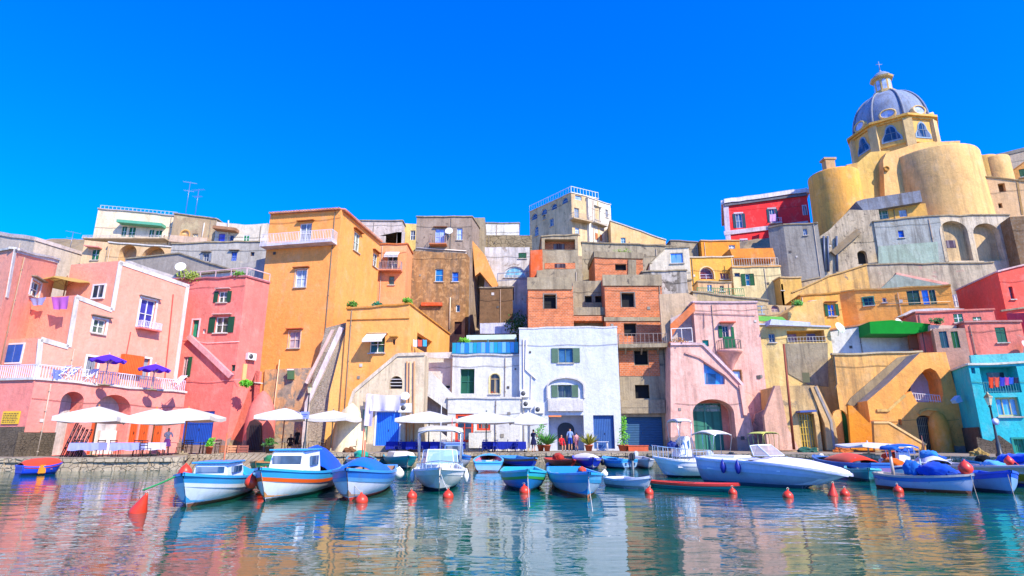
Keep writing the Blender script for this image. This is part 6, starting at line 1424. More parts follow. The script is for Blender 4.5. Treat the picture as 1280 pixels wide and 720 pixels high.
B10 = boat('fishing_boat', 'long weathered blue and white wooden boat with blue nets, front of the right group', 'boat', (1221, 618), (1100, 609), 1.45, .5, hull='#a8b4cc', strake='#2a70b8', inner='#7a6a58', bottom='#8a4a30', gun='#b8b0a8', foredeck=.2, deckc='#6a88a8', transom=.4, rake=.15, sheer=.3,
     extras=(X_blob(.62, .1, .6, .55, .45, .3, '#1448b8'), X_blob(.42, -.1, .6, .25, .3, .35, '#1c60b0'), X_fender(.94, 0, '#e84030', .2, .75, 1, 0), X_mast(.18, 1.1, '#c8b8a8', .2, .06), X_mast(.5, .7, '#8ab0c8', .3, .03), X_blob(.18, 0, 1.3, .3, .25, .12, '#1c5ab0', 'folded_cover')))
B11 = boat('fishing_boat', 'pale blue boat with cobalt upper strake at the right edge beside the weathered boat', 'boat', (1268, 618), (1215, 609), 1.4, .55, hull='#7aa4cc', strake='#1450d0', inner='#4878a8', bottom='#2a4a68', gun='#1c58d0', foredeck=.35, deckc='#2c68c0', transom=.5, rake=.15)
B12 = boat('fishing_boat', 'long ochre yellow sided boat with white gunwale moored behind the blue boats', 'boat', (1310, 611), (1152, 591), 1.9, .6, hull='#a8941c', strake='#c8bc9c', inner='#a8a098', bottom='#1c3c8c', gun='#d8d0d0', foredeck=.2, deckc='#b8b0a8', transom=.4, stripe='#e0d8c8',
     extras=(X_cover(.02, .2, .8, .35, '#d0d4e8'), X_blob(.12, 0, .8, .5, .35, .3, '#2c80c8'), X_fender(.72, 1, '#e84030', .16, .8, 1, -.3)))
# second row near the quay, left to right
R0 = boat('pedal_boat', 'small blue boat under a red tarpaulin moored alone at the far left', 'boat', (73, 592), (22, 594), 1.5, .42, hull='#1440c8', strake='#1848d0', inner='#c84030', bottom='#102c70', gun='#1c50d8', stripe=None, foredeck=.2, transom=.85, extras=(X_cover(.02, .95, 1.0, .35, '#e0442c'), X_box('orange_box', .35, .55, 1.12, .05, .45, '#e88c1c', 1.0)))
R1 = boat('rowing_boat', 'teal green boat with cream cuddy moored behind the white motor boat', 'boat', (510, 588), (492, 578), 2.0, .6, hull='#1c9a98', strake='#1fa0a8', inner='#c8c0b0', gun='#28a8b0', foredeck=.45, deckc='#e8e0cc', bottom='#0c4a50', extras=(X_box('cuddy', .3, .75, .8, .5, .85, '#e4dcc8'),))
R2 = boat('fishing_boat', 'blue and white cabin boat moored stern to quay behind the white motor boat', 'boat', (576, 589), (560, 578), 2.2, .65, hull='#dce0e4', strake='#1c74c8', inner='#88a8c8', gun='#1c80d0', foredeck=.4, deckc='#2c78c0', bottom='#1c3c5c', extras=(X_box('cabin', .15, .5, .7, .5, 1.35, '#7898c8', win_='#26384c', roof='#88a8d0'), X_mast(.3, 1.8, '#d85840', 1.2)))
R3 = boat('rowing_boat', 'light blue rowing boat with red seats, stern facing the camera, under the quay', 'boat', (611, 578), (610, 590), 1.9, .5, hull='#88b4dc', strake='#4aa4d8', inner='#d07888', gun='#4cb8e0', foredeck=.25, deckc='#4aa8d8', bottom='#8a2c2c', benches=3)
R4 = boat('rowing_boat', 'deep blue dinghy with rusty rubbing strake under the quay behind the turquoise one', 'boat', (668, 587), (636, 579), 1.7, .5, hull='#1438c8', strake='#b0603c', inner='#3a90c8', gun='#2c98d0', foredeck=.2, deckc='#2c90c8', bottom='#102a80')
R5 = boat('rowing_boat', 'rusty red rowing boat moored against the quay below the white house', 'boat', (716, 586), (690, 580), 1.5, .4, hull='#7a2420', strake='#b83428', inner='#c84030', gun='#c83c2c', foredeck=.2, deckc='#a83028', bottom='#3c1818', extras=(X_blob(.35, 0, .45, .5, .35, .3, '#a83428'),))
R6 = boat('rowing_boat', 'cobalt blue boat with white tarpaulin bow beside the rusty red boat', 'boat', (742, 588), (728, 578), 1.8, .5, hull='#1030c8', strake='#1438d0', inner='#c8c0c0', gun='#1c40d8', foredeck=.3, deckc='#d8d0cc', bottom='#0c2080', extras=(X_cover(.1, .95, 1.0, .28, '#e0d8d4'),))
R7 = boat('rowing_boat', 'sky blue boat with dark rubber fenders and outboard next to the cobalt boat', 'boat', (756, 584), (788, 586), 1.6, .5, hull='#7aa0c4', strake='#2c88c8', inner='#2c98d8', gun='#38a0d8', foredeck=.3, deckc='#2c98d8', bottom='#1c3450', extras=(X_motor(), X_fender(.75, 1, '#101820', .08, .3, 2), X_fender(.65, 1, '#101820', .08, .3, 2)))
R8 = boat('rowing_boat', 'small pale grey boat squeezed between sky blue boat and white cabin cruiser', 'boat', (812, 587), (796, 579), 1.4, .45, hull='#b8bcc8', strake='#a8b0c0', inner='#8a90a0', gun='#c0c4d0', extras=(X_motor('#c8ccd0'),), bottom='#3c4858')
R9 = boat('cabin_cruiser', 'white cabin cruiser with steel rails and wheelhouse moored by the pale pink house', 'boat', (822, 596), (884, 596), 2.5, .78, hull='#d4dae4', strake='#e4e6ea', inner='#dcdce0', bottom='#20304c', gun='#e8e8ea', foredeck=.4, deckc='#e4e2e0', rake=.6, sheer=.22, transom=.9, flare=.08,
     extras=(X_box('wheelhouse', .36, .62, .62, .85, 1.75, '#e8e6e4', fwd=.35, win_='#5a7888'), X_canopy(.36, .64, .8, 2.5, 1.2, '#d8d0c8', .06, .03, n=2), X_rail(.5, .99, .5, 8), X_rail(.04, .4, .4, 5), X_blob(.66, 0, 1.3, .22, .3, .25, '#384888', 'hatch_cover'), X_motor('#b8bcc4')))
R10 = boat('motor_boat', 'grey white boat with white bimini top behind the big speedboat', 'boat', (868, 586), (912, 588), 2.0, .6, hull='#c8ccd4', strake='#d8dce4', inner='#b8bcc4', gun='#dcdce4', bottom='#2c3c54', extras=(X_canopy(.1, .75, 1.0, 1.95, .7, '#dcd4c8', .05, .16), X_motor()))
R11 = boat('rowing_boat', 'blue boat hidden behind the speedboat with yellow framed net rack', 'boat', (985, 588), (945, 586), 1.8, .55, hull='#2c6ab0', strake='#2c78c8', inner='#98a8a0', gun='#3c88c8', bottom='#1c3858', extras=(X_canopy(.1, .6, .9, 2.0, .5, '#c8c860', .02, .02, '#b8b060', 4),))
R12 = boat('fishing_boat', 'blue and violet hulled boat with orange red tarpaulin right of the speedboat bow', 'boat', (1020, 586), (1104, 597), 1.9, .6, hull='#88689c', strake='#1c60b8', inner='#7890a8', gun='#2c70c0', foredeck=.2, deckc='#3c78b8', bottom='#3c2c50', transom=.5, extras=(X_cover(.2, .62, .9, .4, '#e04028'),))
R13 = boat('motor_boat', 'pale blue console boat with blue sun cover between tarpaulin boat and ochre boat', 'boat', (1108, 590), (1150, 594), 1.8, .55, hull='#a8bccc', strake='#88a8c0', inner='#8898a8', gun='#c0c8d0', bottom='#2c4458', extras=(X_canopy(.25, .55, .7, 1.35, .4, '#1c5cb8', .08, .05), X_box('console', .35, .48, .4, .3, 1.0, '#d8dce0'), X_blob(.75, 0, .75, .45, .4, .25, '#d84c1c', 'life_vests')))
R14 = boat('rowing_boat', 'grey boat with orange lifejackets and blue bag near the staircase house', 'boat', (1190, 590), (1152, 588), 1.6, .5, hull='#b8bcc4', strake='#98a4b0', inner='#8a7c70', gun='#c8c8c8', bottom='#3c4450', extras=(X_blob(.5, 0, .6, .5, .4, .25, '#1c50c0'), X_mast(.2, 1.5, '#7a3c2c', .3, .03)))
R15 = boat('rowing_boat', 'mid blue rowing boat with black tyre fender at the quay below the turquoise house', 'boat', (1208, 591), (1246, 591), 1.7, .5, hull='#2c70b0', strake='#3a88c0', inner='#2c78b8', gun='#4898c8', bottom='#1c3858', extras=(X_blob(.2, -.3, .6, .35, .3, .25, '#14181c', 'tyre'),))
R16 = boat('rowing_boat', 'bright cobalt boat piled with blue nets at the right picture edge', 'boat', (1252, 594), (1298, 597), 1.8, .55, hull='#1c58c0', strake='#1858d0', inner='#1c4cb0', gun='#2c68d8', bottom='#102c68', extras=(X_blob(.4, 0, .7, .8, .5, .3, '#1450d0'), X_blob(.7, 0, .7, .4, .4, .25, '#1c60d8')))
R19 = boat('rowing_boat', 'pale green boat with white rim tucked behind the tarpaulin boat', 'boat', (1060, 588), (1030, 585), 1.5, .45, hull='#7ab89c', strake='#e0e4dc', inner='#5a9c80', gun='#dce0d8', bottom='#2c4c40', extras=(X_motor('#d8d4cc'),))
R20 = boat('rowing_boat', 'white boat with navy stripe and heaped orange net near the ochre hulled boat', 'boat', (1136, 597), (1102, 594), 1.5, .42, hull='#d8dce0', strake='#1c3c8c', inner='#b0a898', gun='#e0e0dc', bottom='#3c4450', extras=(X_blob(.5, 0, .5, .5, .35, .3, '#e0641c'),))
R21 = boat('rowing_boat', 'slim royal blue boat with red interior below the turquoise house', 'boat', (1216, 598), (1180, 594), 1.4, .42, hull='#1c50b8', strake='#2c80d0', inner='#b84a3c', gun='#3c90d8', bottom='#102c60')
R22 = boat('rowing_boat', 'grey blue boat with crumpled sky blue sheet between ochre boat and quay', 'boat', (1262, 600), (1228, 597), 1.4, .42, hull='#8098b0', strake='#5c88b0', inner='#7c8c98', gun='#a8b8c4', bottom='#2c3c4c', extras=(X_blob(.5, 0, .5, .55, .35, .25, '#58a8e0'),))
R23 = boat('rowing_boat', 'teal boat with upright outboard just right of the speedboat bow', 'boat', (1088, 603), (1074, 594), 1.4, .42, hull='#2c8c98', strake='#48b0b8', inner='#4898a0', gun='#58b8c0', bottom='#1c4c54', extras=(X_motor('#c8c8cc'),))
R17 = boat('rowing_boat', 'blue boat with green and red interior moored between orange tower boats and turquoise cover', 'boat', (455, 590), (448, 579), 1.9, .5, hull='#2c88c0', strake='#38a0c0', inner='#c8603c', gun='#3aa0c0', bottom='#1c4858', extras=(X_blob(.4, 0, .65, .6, .45, .3, '#1ca088'), X_mast(.6, 1.9, '#c85838', .3, .04)))
R18 = boat('rowing_boat', 'low green and wooden boat at the foot of the slipway behind the first front boats', 'boat', (318, 592), (346, 584), 1.6, .45, hull='#4a8c5c', strake='#3a9878', inner='#a8643c', gun='#c88850', bottom='#2c4838', extras=(X_blob(.4, 0, .5, .4, .35, .25, '#2c7850'),))
rope('green mooring rope running down from the leftmost front boat to the red cone buoy', G(203, 632)+Vector((-1.0, 0, .25)) if False else G(174, 638)+Vector((0, 0, .45)), G(224, 637)+Vector((-.25, .3, .8)), '#1c8a4c', .02, .022)
for lab, a, b, col in (('pale mooring rope hanging from the red ball to the white motor boat bow', G(559, 621)+Vector((0, 0, .2)), G(549, 618)+Vector((0, .2, .62)), '#d8d4c8'),
    ('pale mooring rope from the turquoise dinghy bow down into the water', G(662, 634), G(660, 616)+Vector((0, .1, .5)), '#c8d0c0'),
    ('pale mooring rope from the grey and blue dinghy bow down into the water', G(741, 640), G(737, 625)+Vector((0, .1, .55)), '#d0ccc0'),
    ('pale rope slanting into the water from the bow of the weathered blue boat', G(1224, 629), G(1221, 618)+Vector((0, .1, .6)), '#8a8474'),
    ('pale rope slanting into the water from the cobalt strake boat at the right', G(1271, 630), G(1268, 618)+Vector((0, .1, .6)), '#8a8474'),
    ('grey rope from the blue covered boat stem down to its red ball', G(452, 626)+Vector((0, 0, .2)), G(433, 628)+Vector((0, .2, .6)), '#b8b4a8'),
    ('long rope from the left quay edge sagging to the pedal boat', G(113, 573, QZ), G(70, 592)+Vector((0, 0, .4)), '#c8b898'),
    ('brown rope from the quay to the sky blue boat', G(790, 567, QZ), G(788, 586)+Vector((0, 0, .45)), '#9a8468'),
    ('brown rope from the quay to the light blue rowing boat', G(604, 567, QZ), G(610, 578)+Vector((0, 0, .5)), '#a89478')):
    rope(lab, a, b, col, .05, .014)
# ------------------------------------------------------------------ buoys
def buoy(label, px, py, r=.16, cone=False, col=OR, z=0):
    p = G(px, py, z); bm = bmesh.new()
    if cone: prof = [(.01, -r*.6), (r*.7, -r*.5), (r, -.02), (r*.9, r*.3), (r*.45, r*1.5), (r*.2, r*2.2), (.03, r*2.4), (.01, r*2.42)]
    else: prof = [(.01, -r*.7), (r*.7, -r*.55), (r, .1*r), (r*.92, r*.6), (r*.55, r*1.05), (r*.2, r*1.25), (r*.16, r*1.5), (.01, r*1.52)]
    lathe(bm, prof, 18, (0, 0, 0)); 
    t = thing('mooring_buoy', label, 'buoy', p, random.uniform(0, 6), 'red mooring buoys' if col == OR else None); t.rotation_euler = (R(random.uniform(-12, 12)), R(random.uniform(-10, 10)) if not cone or px > 500 else R(25), 0)
    link('float', bm, paint(col, .4, .2), t, world=False); bm = bmesh.new()
    zt_ = prof[-1][1]
    ring = [(.03*math.cos(a), 0, zt_+.015+.03*math.sin(a)) for a in [k*math.pi/5 for k in range(11)]]; tube(bm, ring, .008, 4); link('ring', bm, paint('#c8c0a8'), t, world=False)
buoy('red cone buoy tilted over on a green rope, leftmost in the water', 172, 641, .2, True)
buoy('red ball buoy in front of the blue covered boat', 452, 628, .17)
buoy('red ball buoy left of the white motor boat pointing at the camera', 515, 622, .15); buoy('red ball buoy under the right bow of the white motor boat', 560, 622, .16)
buoy('red ball buoy at the bow of the turquoise dinghy', 656, 616, .17)
buoy('red ball buoy at the left end of the red canoe', 811, 617, .14); buoy('red ball buoy at the right tip of the red canoe', 916, 617, .13)
buoy('red ball buoy alone in front of the speedboat', 985, 622, .15); buoy('red cone buoy beside the speedboat bow', 1041, 620, .15, True); buoy('red ball buoy right of the cone by the speedboat bow', 1056, 619, .14)
buoy('red ball buoy in front of the weathered blue boat', 1123, 615, .15)
buoy('pale blue white ball buoy floating beside the rusty red boat', 685, 582, .15, col='#a8b8d8')

# ------------------------------------------------------------------ cafe umbrellas
def umbrella(label, px, py_top, Y, w, h_drop, colour, pole='#8a5a34', group='white cafe umbrellas', base=QZ, valance=.22, sides=4, rz=.3, tr=.18, tilt=0):
    top = P(px, py_top, Y); H = top.z-base
    t = thing('cafe_umbrella', label, 'umbrella', (top.x, top.y, base), rz, group)
    bm = bmesh.new(); n = sides; r = w/2*(1.28 if sides == 4 else 1.0); N = 6; rows = []
    for i in range(N+1):
        u = i/N; rr = max(.03, r*u); zz = H-h_drop*(u**1.15) ; ring = []
        for k in range(n*4):
            a = 2*math.pi*k/(n*4)+math.pi/n; m_ = (k % 4)/4; ca = math.cos(math.pi/n)/math.cos(((a-math.pi/n) % (2*math.pi/n))-math.pi/n)
            sag = -.15*math.sin(math.pi*m_)*u*u; ring.append(bm.verts.new((rr*ca*math.cos(a), rr*ca*math.sin(a), zz+sag)))
        rows.append(ring)
    ring = [bm.verts.new((v.co.x*1.005, v.co.y*1.005, v.co.z-valance-.03*math.sin(k*1.7))) for k, v in enumerate(rows[-1])]; rows.append(ring)
    M_ = n*4
    for i in range(len(rows)-1):
        for k in range(M_): bm.faces.new((rows[i][k], rows[i][(k+1) % M_], rows[i+1][(k+1) % M_], rows[i+1][k]))
    bmesh.ops.recalc_face_normals(bm, faces=bm.faces); link('canopy', bm, cloth(colour, tr), t, world=False)
    bm = bmesh.new(); tube(bm, [(0, 0, 0), (0, 0, H+.12)], .045, 8); link('pole', bm, paint(pole), t, world=False)
    for k in range(n):
        a = 2*math.pi*k/n+math.pi/n*1; bm = bmesh.new(); tube(bm, [(.05*math.cos(a), .05*math.sin(a), H-.1), (r*.97*math.cos(a), r*.97*math.sin(a), H-h_drop-.02)], .018, 4); tube(bm, [(.05*math.cos(a), .05*math.sin(a), H-h_drop-.25), (r*.5*math.cos(a), r*.5*math.sin(a), H-h_drop*.52)], .015, 4); link('rib', bm, paint(pole), t, world=False)
    bm = bmesh.new(); lathe(bm, [(.01, 0), (.35, 0), (.35, .08), (.06, .1), (.06, .3), (.01, .3)], 12); link('base', bm, conc, t, world=False)
    return t
umbrella('cream white square umbrella, leftmost over the salmon house cafe', 124, 508, 34.5, 3.5, .62, '#dcd6cc', '#b8784c', rz=.25)
umbrella('cream white square umbrella, middle of three over the salmon house cafe', 196, 511, 35.5, 3.5, .6, '#dedad2', '#c8783c', rz=.5)
umbrella('cream white square umbrella, third from the left reaching the blue double door', 236, 510, 39, 4.2, .55, '#dcd4c4', '#c8783c', rz=.2)
umbrella('white umbrella left of the lamp post with the blue sign', 357, 510, 44, 3.7, .6, '#dcdad6', '#8a4a34', rz=.1)
umbrella('white umbrella right of the lamp post near the orange stairs', 417, 513, 45, 3.7, .55, '#dcdad6', '#6a6a60', rz=-.1)
umbrella('white umbrella in front of the white stair walls, left of three at centre', 537, 514, 45.5, 4.9, .6, '#dcdad6', '#3a3c3c', rz=.0)
umbrella('white umbrella before the red framed shopfront, middle of three at centre', 608, 515, 45.5, 4.6, .55, '#dcdad6', '#2a4a3c', rz=.05)
umbrella('small white umbrella by the left corner of the large white house', 660, 515, 46, 3.0, .65, '#dcdad6', '#c8c8c0', rz=.1)
umbrella('violet round parasol, left of two on the salmon house terrace', 137, 443, 37.4, 2.0, .35, '#5a30d0', '#c8a8a8', 'violet parasols', base=P(137, 482, 37.4).z, sides=8, valance=.06, tr=.3)
umbrella('violet round parasol, right of two on the salmon house terrace', 194.5, 455, 40.4, 2.0, .35, '#5a30d0', '#c8a8a8', 'violet parasols', base=P(194, 488, 40.4).z, sides=8, valance=.06, tr=.3)
umbrella('large beige parasol on the upper terrace of the salmon house', 84, 346.5, 40, 4.0, .45, '#c8a860', '#8a5a3c', None, base=P(84, 376, 40).z, sides=6, valance=.05, tr=.3)
umbrella('closed flat white canopy on a pole before the ochre staircase house', 1084, 553, 38, 2.9, .12, '#dcdce4', '#b8b0a8', None, sides=4, valance=.1, rz=.1)

# ------------------------------------------------------------------ tables and chairs
def table(label, px, Y, colr, w=1.1, d=.9, drape=.45, rz=0, group='cafe tables', py=None, bare=False, ordn=None):
    p = P(px, 560, Y); t = thing('cafe_table', label+(', '+ordn if ordn else ''), 'table', (p.x, Y, QZ), rz, group)
    bm = bmesh.new(); box(bm, -w/2, w/2, -d/2, d/2, .72, .75); link('table_top', bm, paint('#b8a890'), t, world=False)
    for sx in (-1, 1):
        for sy in (-1, 1): bm = bmesh.new(); tube(bm, [(sx*(w/2-.08), sy*(d/2-.08), 0), (sx*(w/2-.1), sy*(d/2-.1), .72)], .025, 5); link('leg', bm, paint('#5a4a3c'), t, world=False)
    if not bare:
        bm = bmesh.new(); e = .02; rows = []
        per = []
        for k in range(40):
            u = k/40*4; s_ = int(u); f = u-s_; c4 = [(-1, -1), (1, -1), (1, 1), (-1, 1)]; a, b = c4[s_], c4[(s_+1) % 4]; per.append(((a[0]+(b[0]-a[0])*f)*(w/2+e), (a[1]+(b[1]-a[1])*f)*(d/2+e)))
        A = [bm.verts.new((x, y, .765)) for x, y in per]; Bv = [bm.verts.new((x*(1.03+.03*math.sin(k*2.1)), y*(1.03+.03*math.cos(k*2.3)), .765-drape-.03*math.sin(k*1.1))) for k, (x, y) in enumerate(per)]
        bm.faces.new(A)
        for k in range(40): bm.faces.new((A[k], Bv[k], Bv[(k+1) % 40], A[(k+1) % 40]))
        o = link('tablecloth', bm, cloth(colr), None, world=False); o.location = t.location; o.rotation_euler = t.rotation_euler
        tag(o, label.replace('table', 'tablecloth').replace('under', 'as'), 'tablecloth', group+' cloths')
        o['label'] = {'#5a48c8': '', }.get(colr, '')+('lilac white cloth draped over a left cafe table' if colr != '#1c2c90' else 'navy blue cloth draped over a cafe table before the white houses')
        if ordn: o['label'] = o['label']+', '+ordn
    return t
def make_chair(label, colr, group):
    t = thing('cafe_chair', label, 'chair', (0, 0, 0), 0, group); m_ = paint(colr)
    bm = bmesh.new(); box(bm, -.21, .21, -.2, .2, .43, .46); link('seat', bm, m_, t, world=False)
    bm = bmesh.new(); 
    for z in (.6, .72, .84): box(bm, -.2, .2, .2, .22, z, z+.06)
    for s in (-1, 1): tube(bm, [(s*.2, .19, .44), (s*.2, .24, .92)], .018, 5)
    link('backrest', bm, m_, t, world=False)
    for sx in (-1, 1):
        for sy in (-1, 1): bm = bmesh.new(); tube(bm, [(sx*.19, sy*.18, .43), (sx*.21, sy*.21, 0)], .018, 5); link('leg', bm, m_, t, world=False)
    return t
ch0 = {}; NTH = ['first', 'second', 'third', 'fourth', 'fifth', 'sixth', 'seventh', 'eighth', 'ninth', 'tenth', 'eleventh', 'twelfth', 'thirteenth', 'fourteenth']; CNT = {}
def chair(px, Y, rz, kind):
    spec = {'brown': ('dark brown wooden chair under the left umbrellas', '#3c2418', 'dark cafe chairs on the left quay'), 'navy': ('dark blue cafe chair at the navy clothed tables', '#1c2c80', 'blue cafe chairs at the centre'), 'pale': ('pale wooden cafe chair with slatted back', '#c8a888', 'pale cafe chairs')}[kind]
    p = P(px, 560, Y)
    if kind not in ch0: t = ch0[kind] = make_chair(*spec)
    else: t = copytree(ch0[kind])
    t.location = (p.x, Y, QZ); t.rotation_euler = (0, 0, rz); CNT[kind] = CNT.get(kind, 0)+1; t['label'] = spec[0]+', '+NTH[CNT[kind]-1]+' from the left'
for (px, Y), on in zip(((110, 33.2), (160, 33.6), (186, 34.6)), ('leftmost of three', 'middle of three', 'right of three')): table('cafe table under a lilac white cloth before the salmon house', px, Y, '#9aa0e0' if px != 186 else '#d8d4e0', 1.4, 1.0, .4, .2, 'lilac clothed tables on the left quay', ordn=on)
for (px, Y), on in zip(((214, 38.5), (246, 41), (262, 41)), ('leftmost of three', 'middle of three', 'right of three')): table('bare wooden cafe table near the blue double door', px, Y, '', 1.2, .8, 0, .1, 'bare tables by the blue door', bare=True, ordn=on)
for px, Y in ((98, 34.5), (123, 34.5), (144, 34.6), (172, 35.2), (182, 33.4), (205, 37.5), (226, 38.8), (236, 40), (254, 40.2), (270, 41)): chair(px, Y, random.uniform(0, 6.28), 'brown')
for (px, Y), on in zip(((345, 44.2), (392, 45)), ('left of the two', 'right of the two')): table('small bare table under the white umbrellas by the lamp post', px, Y, '', 1.2, .8, 0, 0, 'bare tables by the lamp post', bare=True, ordn=on)
for px, Y in ((333, 44.5), (362, 44.7), (378, 44.6), (402, 45.4)): chair(px, Y, random.uniform(0, 6.28), 'brown')
for px, Y in ((431, 46), (442, 46)): chair(px, Y, random.uniform(0, 6.28), 'pale')
for k, px in enumerate((491, 503, 516, 530, 546, 560, 574, 610, 624, 637, 650)): table('cafe table with navy blue cloth before the white houses', px, 45.2+.4*(k % 2), '#1c2c90', .85, .85, .55, 0, 'navy clothed tables', ordn=NTH[k]+' from the left')
for px, Y in ((497, 44.6), (511, 46.2), (524, 44.6), (538, 46.3), (553, 44.7), (568, 46.2), (581, 46), (604, 45), (617, 44.6), (631, 46.2), (643, 44.6)): chair(px, Y, random.uniform(0, 6.28), 'navy')
# stacked dark chairs leaning at the arch
t = thing('stacked_chairs', 'tall stack of folded dark chairs leaning in the left arch of the salmon house', 'chair stack', P(82, 566, 33.2))
for k in range(5):
    p = P(76+k*4, 566, 33.0); bm = bmesh.new(); M_ = T(p.x, p.y+.1*k, .4) @ Matrix.Translation((0, 0, QZ)) @ Matrix.Rotation(R(14), 4, 'Y')
    for s in (0, .35): tube(bm, [M_ @ Vector((0, s, 0)), M_ @ Vector((0, s, 1.9-.12*k))], .03, 5)
    for z in (.5, .8, 1.1, 1.5): box(bm, -.02, .02, 0, .35, z-.05, z+.05, M_)
    link('folded_chair', bm, paint('#20202c'), t)
# white plastic table by the blue corrugated door
t = table('white plastic side table beside the potted yellow plant', 753, 48.6, '', 1.0, .6, 0, 0, None, bare=True)
for ch_ in t.children: ch_.data.materials[0] = paint('#dcdcdc')
# crates and rubble left of the tower
for k, (px, c_) in enumerate(((283, '#a86a48'), (292, '#c88864'), (303, '#8a4a3c'))):
    p = P(px, 560, 42.5); bm = bmesh.new()
    for z in (.05, .22, .39): box(bm, -.35, .35, -.25, -.22, z, z+.12); box(bm, -.35, .35, .22, .25, z, z+.12); box(bm, -.35, -.32, -.22, .22, z, z+.12); box(bm, .32, .35, -.22, .22, z, z+.12)
    for sx in (-1, 1):
        for sy in (-1, 1): box(bm, sx*.33-.03, sx*.33+.03, sy*.23-.03, sy*.23+.03, 0, .52)
    o = link('wooden_crate', bm, paint(c_, .8, .5), None, world=False); o.location = (p.x, p.y, QZ); o.rotation_euler = (0, 0, .3*k)
    tag(o, ('worn brown slatted crate, left of three by the raspberry wall', 'pale tan slatted crate, middle of three by the raspberry wall', 'dark red slatted crate, right of three by the raspberry wall')[k], 'crate', 'slatted crates by the raspberry wall')
for lab, px, Y, cc, w in (('heap of dark green fishing net on the quay by the leaning pole', 1010, 44.5, '#2c5a4c', .7), ('heap of orange brown fishing net on the quay before the green arched door', 1052, 44, '#b8642c', .6), ('folded blue tarpaulin lying on the quay below the staircase house', 1130, 41, '#2c58a8', .6), ('small pile of ochre rope and net by the right street lamp', 1222, 35, '#a88a4c', .45), ('grey net heap on the quay in front of the pale pink house', 948, 46, '#6a6a64', .6), ('brown net pile by the steps of the orange staircase', 438, 44.5, '#7a5234', .45)):
    p = P(px, 560, Y); bm = bmesh.new(); bmesh.ops.create_icosphere(bm, subdivisions=4, radius=1)
    for v in bm.verts: k = 1+.5*mnoise.noise(v.co*2.2+Vector((px, 0, 0)))+.2*mnoise.noise(v.co*9); v.co = Vector((v.co.x*w*k, v.co.y*w*.7*k, max(v.co.z*.35*k, -.01)))
    o = link('net_heap', bm, cloth(cc), None, world=False); o.location = (p.x, p.y, QZ); tag(o, lab, 'net')
# ------------------------------------------------------------------ lamp posts
def lamp(label, px0, py0, px1, py1, Y, lean=0):
    b = P(px0, py0, Y); tp = P(px1, py1, Y); b.z = QZ
    t = thing('street_lamp', label, 'street lamp', b); bm = bmesh.new(); H = tp.z-b.z
    lathe(bm, [(.2, b.z), (.2, b.z+.12), (.13, b.z+.2), (.12, b.z+.7), (.08, b.z+.8), (.055, b.z+1.6), (.045, tp.z-.75), (.09, tp.z-.7), (.04, tp.z-.6), (.01, tp.z-.6)], 10, (b.x, b.y, 0)); link('post', bm, paint('#2c3438', .4), t)
    z = tp.z-.6; bm = bmesh.new(); lathe(bm, [(.1, z), (.2, z+.42), (.01, z+.42)], 6, (b.x, b.y, 0), smooth=False); la = link('lantern', bm, clear('#e0d8b0', .8), t)
    bm = bmesh.new(); lathe(bm, [(.24, z+.42), (.22, z+.46), (.08, z+.62), (.04, z+.7), (.01, z+.75)], 6, (b.x, b.y, 0), smooth=False); link('lantern_roof', bm, paint('#6a5c3c', .4), la)
    return t
lamp('old iron street lamp between two white umbrellas left of centre', 380, 566, 384.5, 481, 43)
lamp('iron street lamp in front of the turquoise house at the right', 1250, 569, 1233.5, 493, 34)
for lab, px, py, Y, nm in (('square blue lilac sign fixed to the left street lamp', 382, 519, 42.9, 1), ('small lilac round sign on the right street lamp', 1242, 527, 33.9, 0)):
    p = P(px, py, Y); bm = bmesh.new(); box(bm, -.3, .3, -.02, .02, -.24, .24) if nm else lathe(bm, [(.01, -.02), (.2, -.02), (.2, .02), (.01, .02)], 16, M=Matrix.Rotation(R(90), 4, 'X'))
    o = link('signboard', bm, paint('#8a98f0' if nm else '#9aa0d8'), None, world=False); o.location = p-Vector((0, .14, 0)); tag(o, lab, 'sign')
    bm = bmesh.new(); 
    if nm: box(bm, -.2, .2, -.03, -.02, .02, .08); box(bm, -.2, .1, -.03, -.02, -.1, -.05)
    else: lathe(bm, [(.01, .0), (.12, .0), (.12, .012), (.01, .012)], 12, M=Matrix.Translation((0, -.025, 0)) @ Matrix.Rotation(R(90), 4, 'X'))
    link('sign_panel', bm, paint('#4050b8' if nm else '#d8d8f0'), o, world=False)
# ------------------------------------------------------------------ plants
def plant(label, px, Y, h, r, pot='#c8603c', leaf='#3c7a20', n=220, base=QZ, s=.16, potr=.28, py=None, cat='potted plant', spiky=False):
    p = P(px, 560, Y) if py is None else P(px, py, Y); b = base if py is None else p.z
    t = thing('potted_plant', label, cat, (p.x, Y, b)); bm = bmesh.new(); lathe(bm, [(.01, 0), (potr*.7, 0), (potr, .42), (potr*1.1, .42), (potr*1.1, .5), (potr*.9, .5), (.01, .46)], 14); link('pot', bm, stucco(pot), t, world=False)
    bm = bmesh.new()
    if spiky:
        for k in range(60):
            a = random.uniform(0, 6.28); el = random.uniform(.5, 1.5); d = Vector((math.cos(a)*math.cos(el), math.sin(a)*math.cos(el), math.sin(el))); L_ = h*random.uniform(.5, .95); q0 = Vector((0, 0, .45)); m_ = q0+d*L_*.55; e = q0+d*L_+Vector((d.x*.1, d.y*.1, -.1)); w_ = Vector((-d.y, d.x, 0)).normalized()*.05
            bm.faces.new([bm.verts.new(x) for x in (q0-w_*.5, q0+w_*.5, m_+w_, e, m_-w_)])
    else:
        for k in range(5): leaves(bm, (random.uniform(-.3, .3)*r, random.uniform(-.3, .3)*r, .5+h*(k+.6)/5.5), r*(1-.13*k), h*.16, n//5, s)
    link('foliage', bm, leafm(leaf), t, world=False)
    bm = bmesh.new(); tube(bm, [(0, 0, .4), (.03, 0, .5+h*.5)], .03, 5, .012); link('stem', bm, paint('#5a4028'), t, world=False)
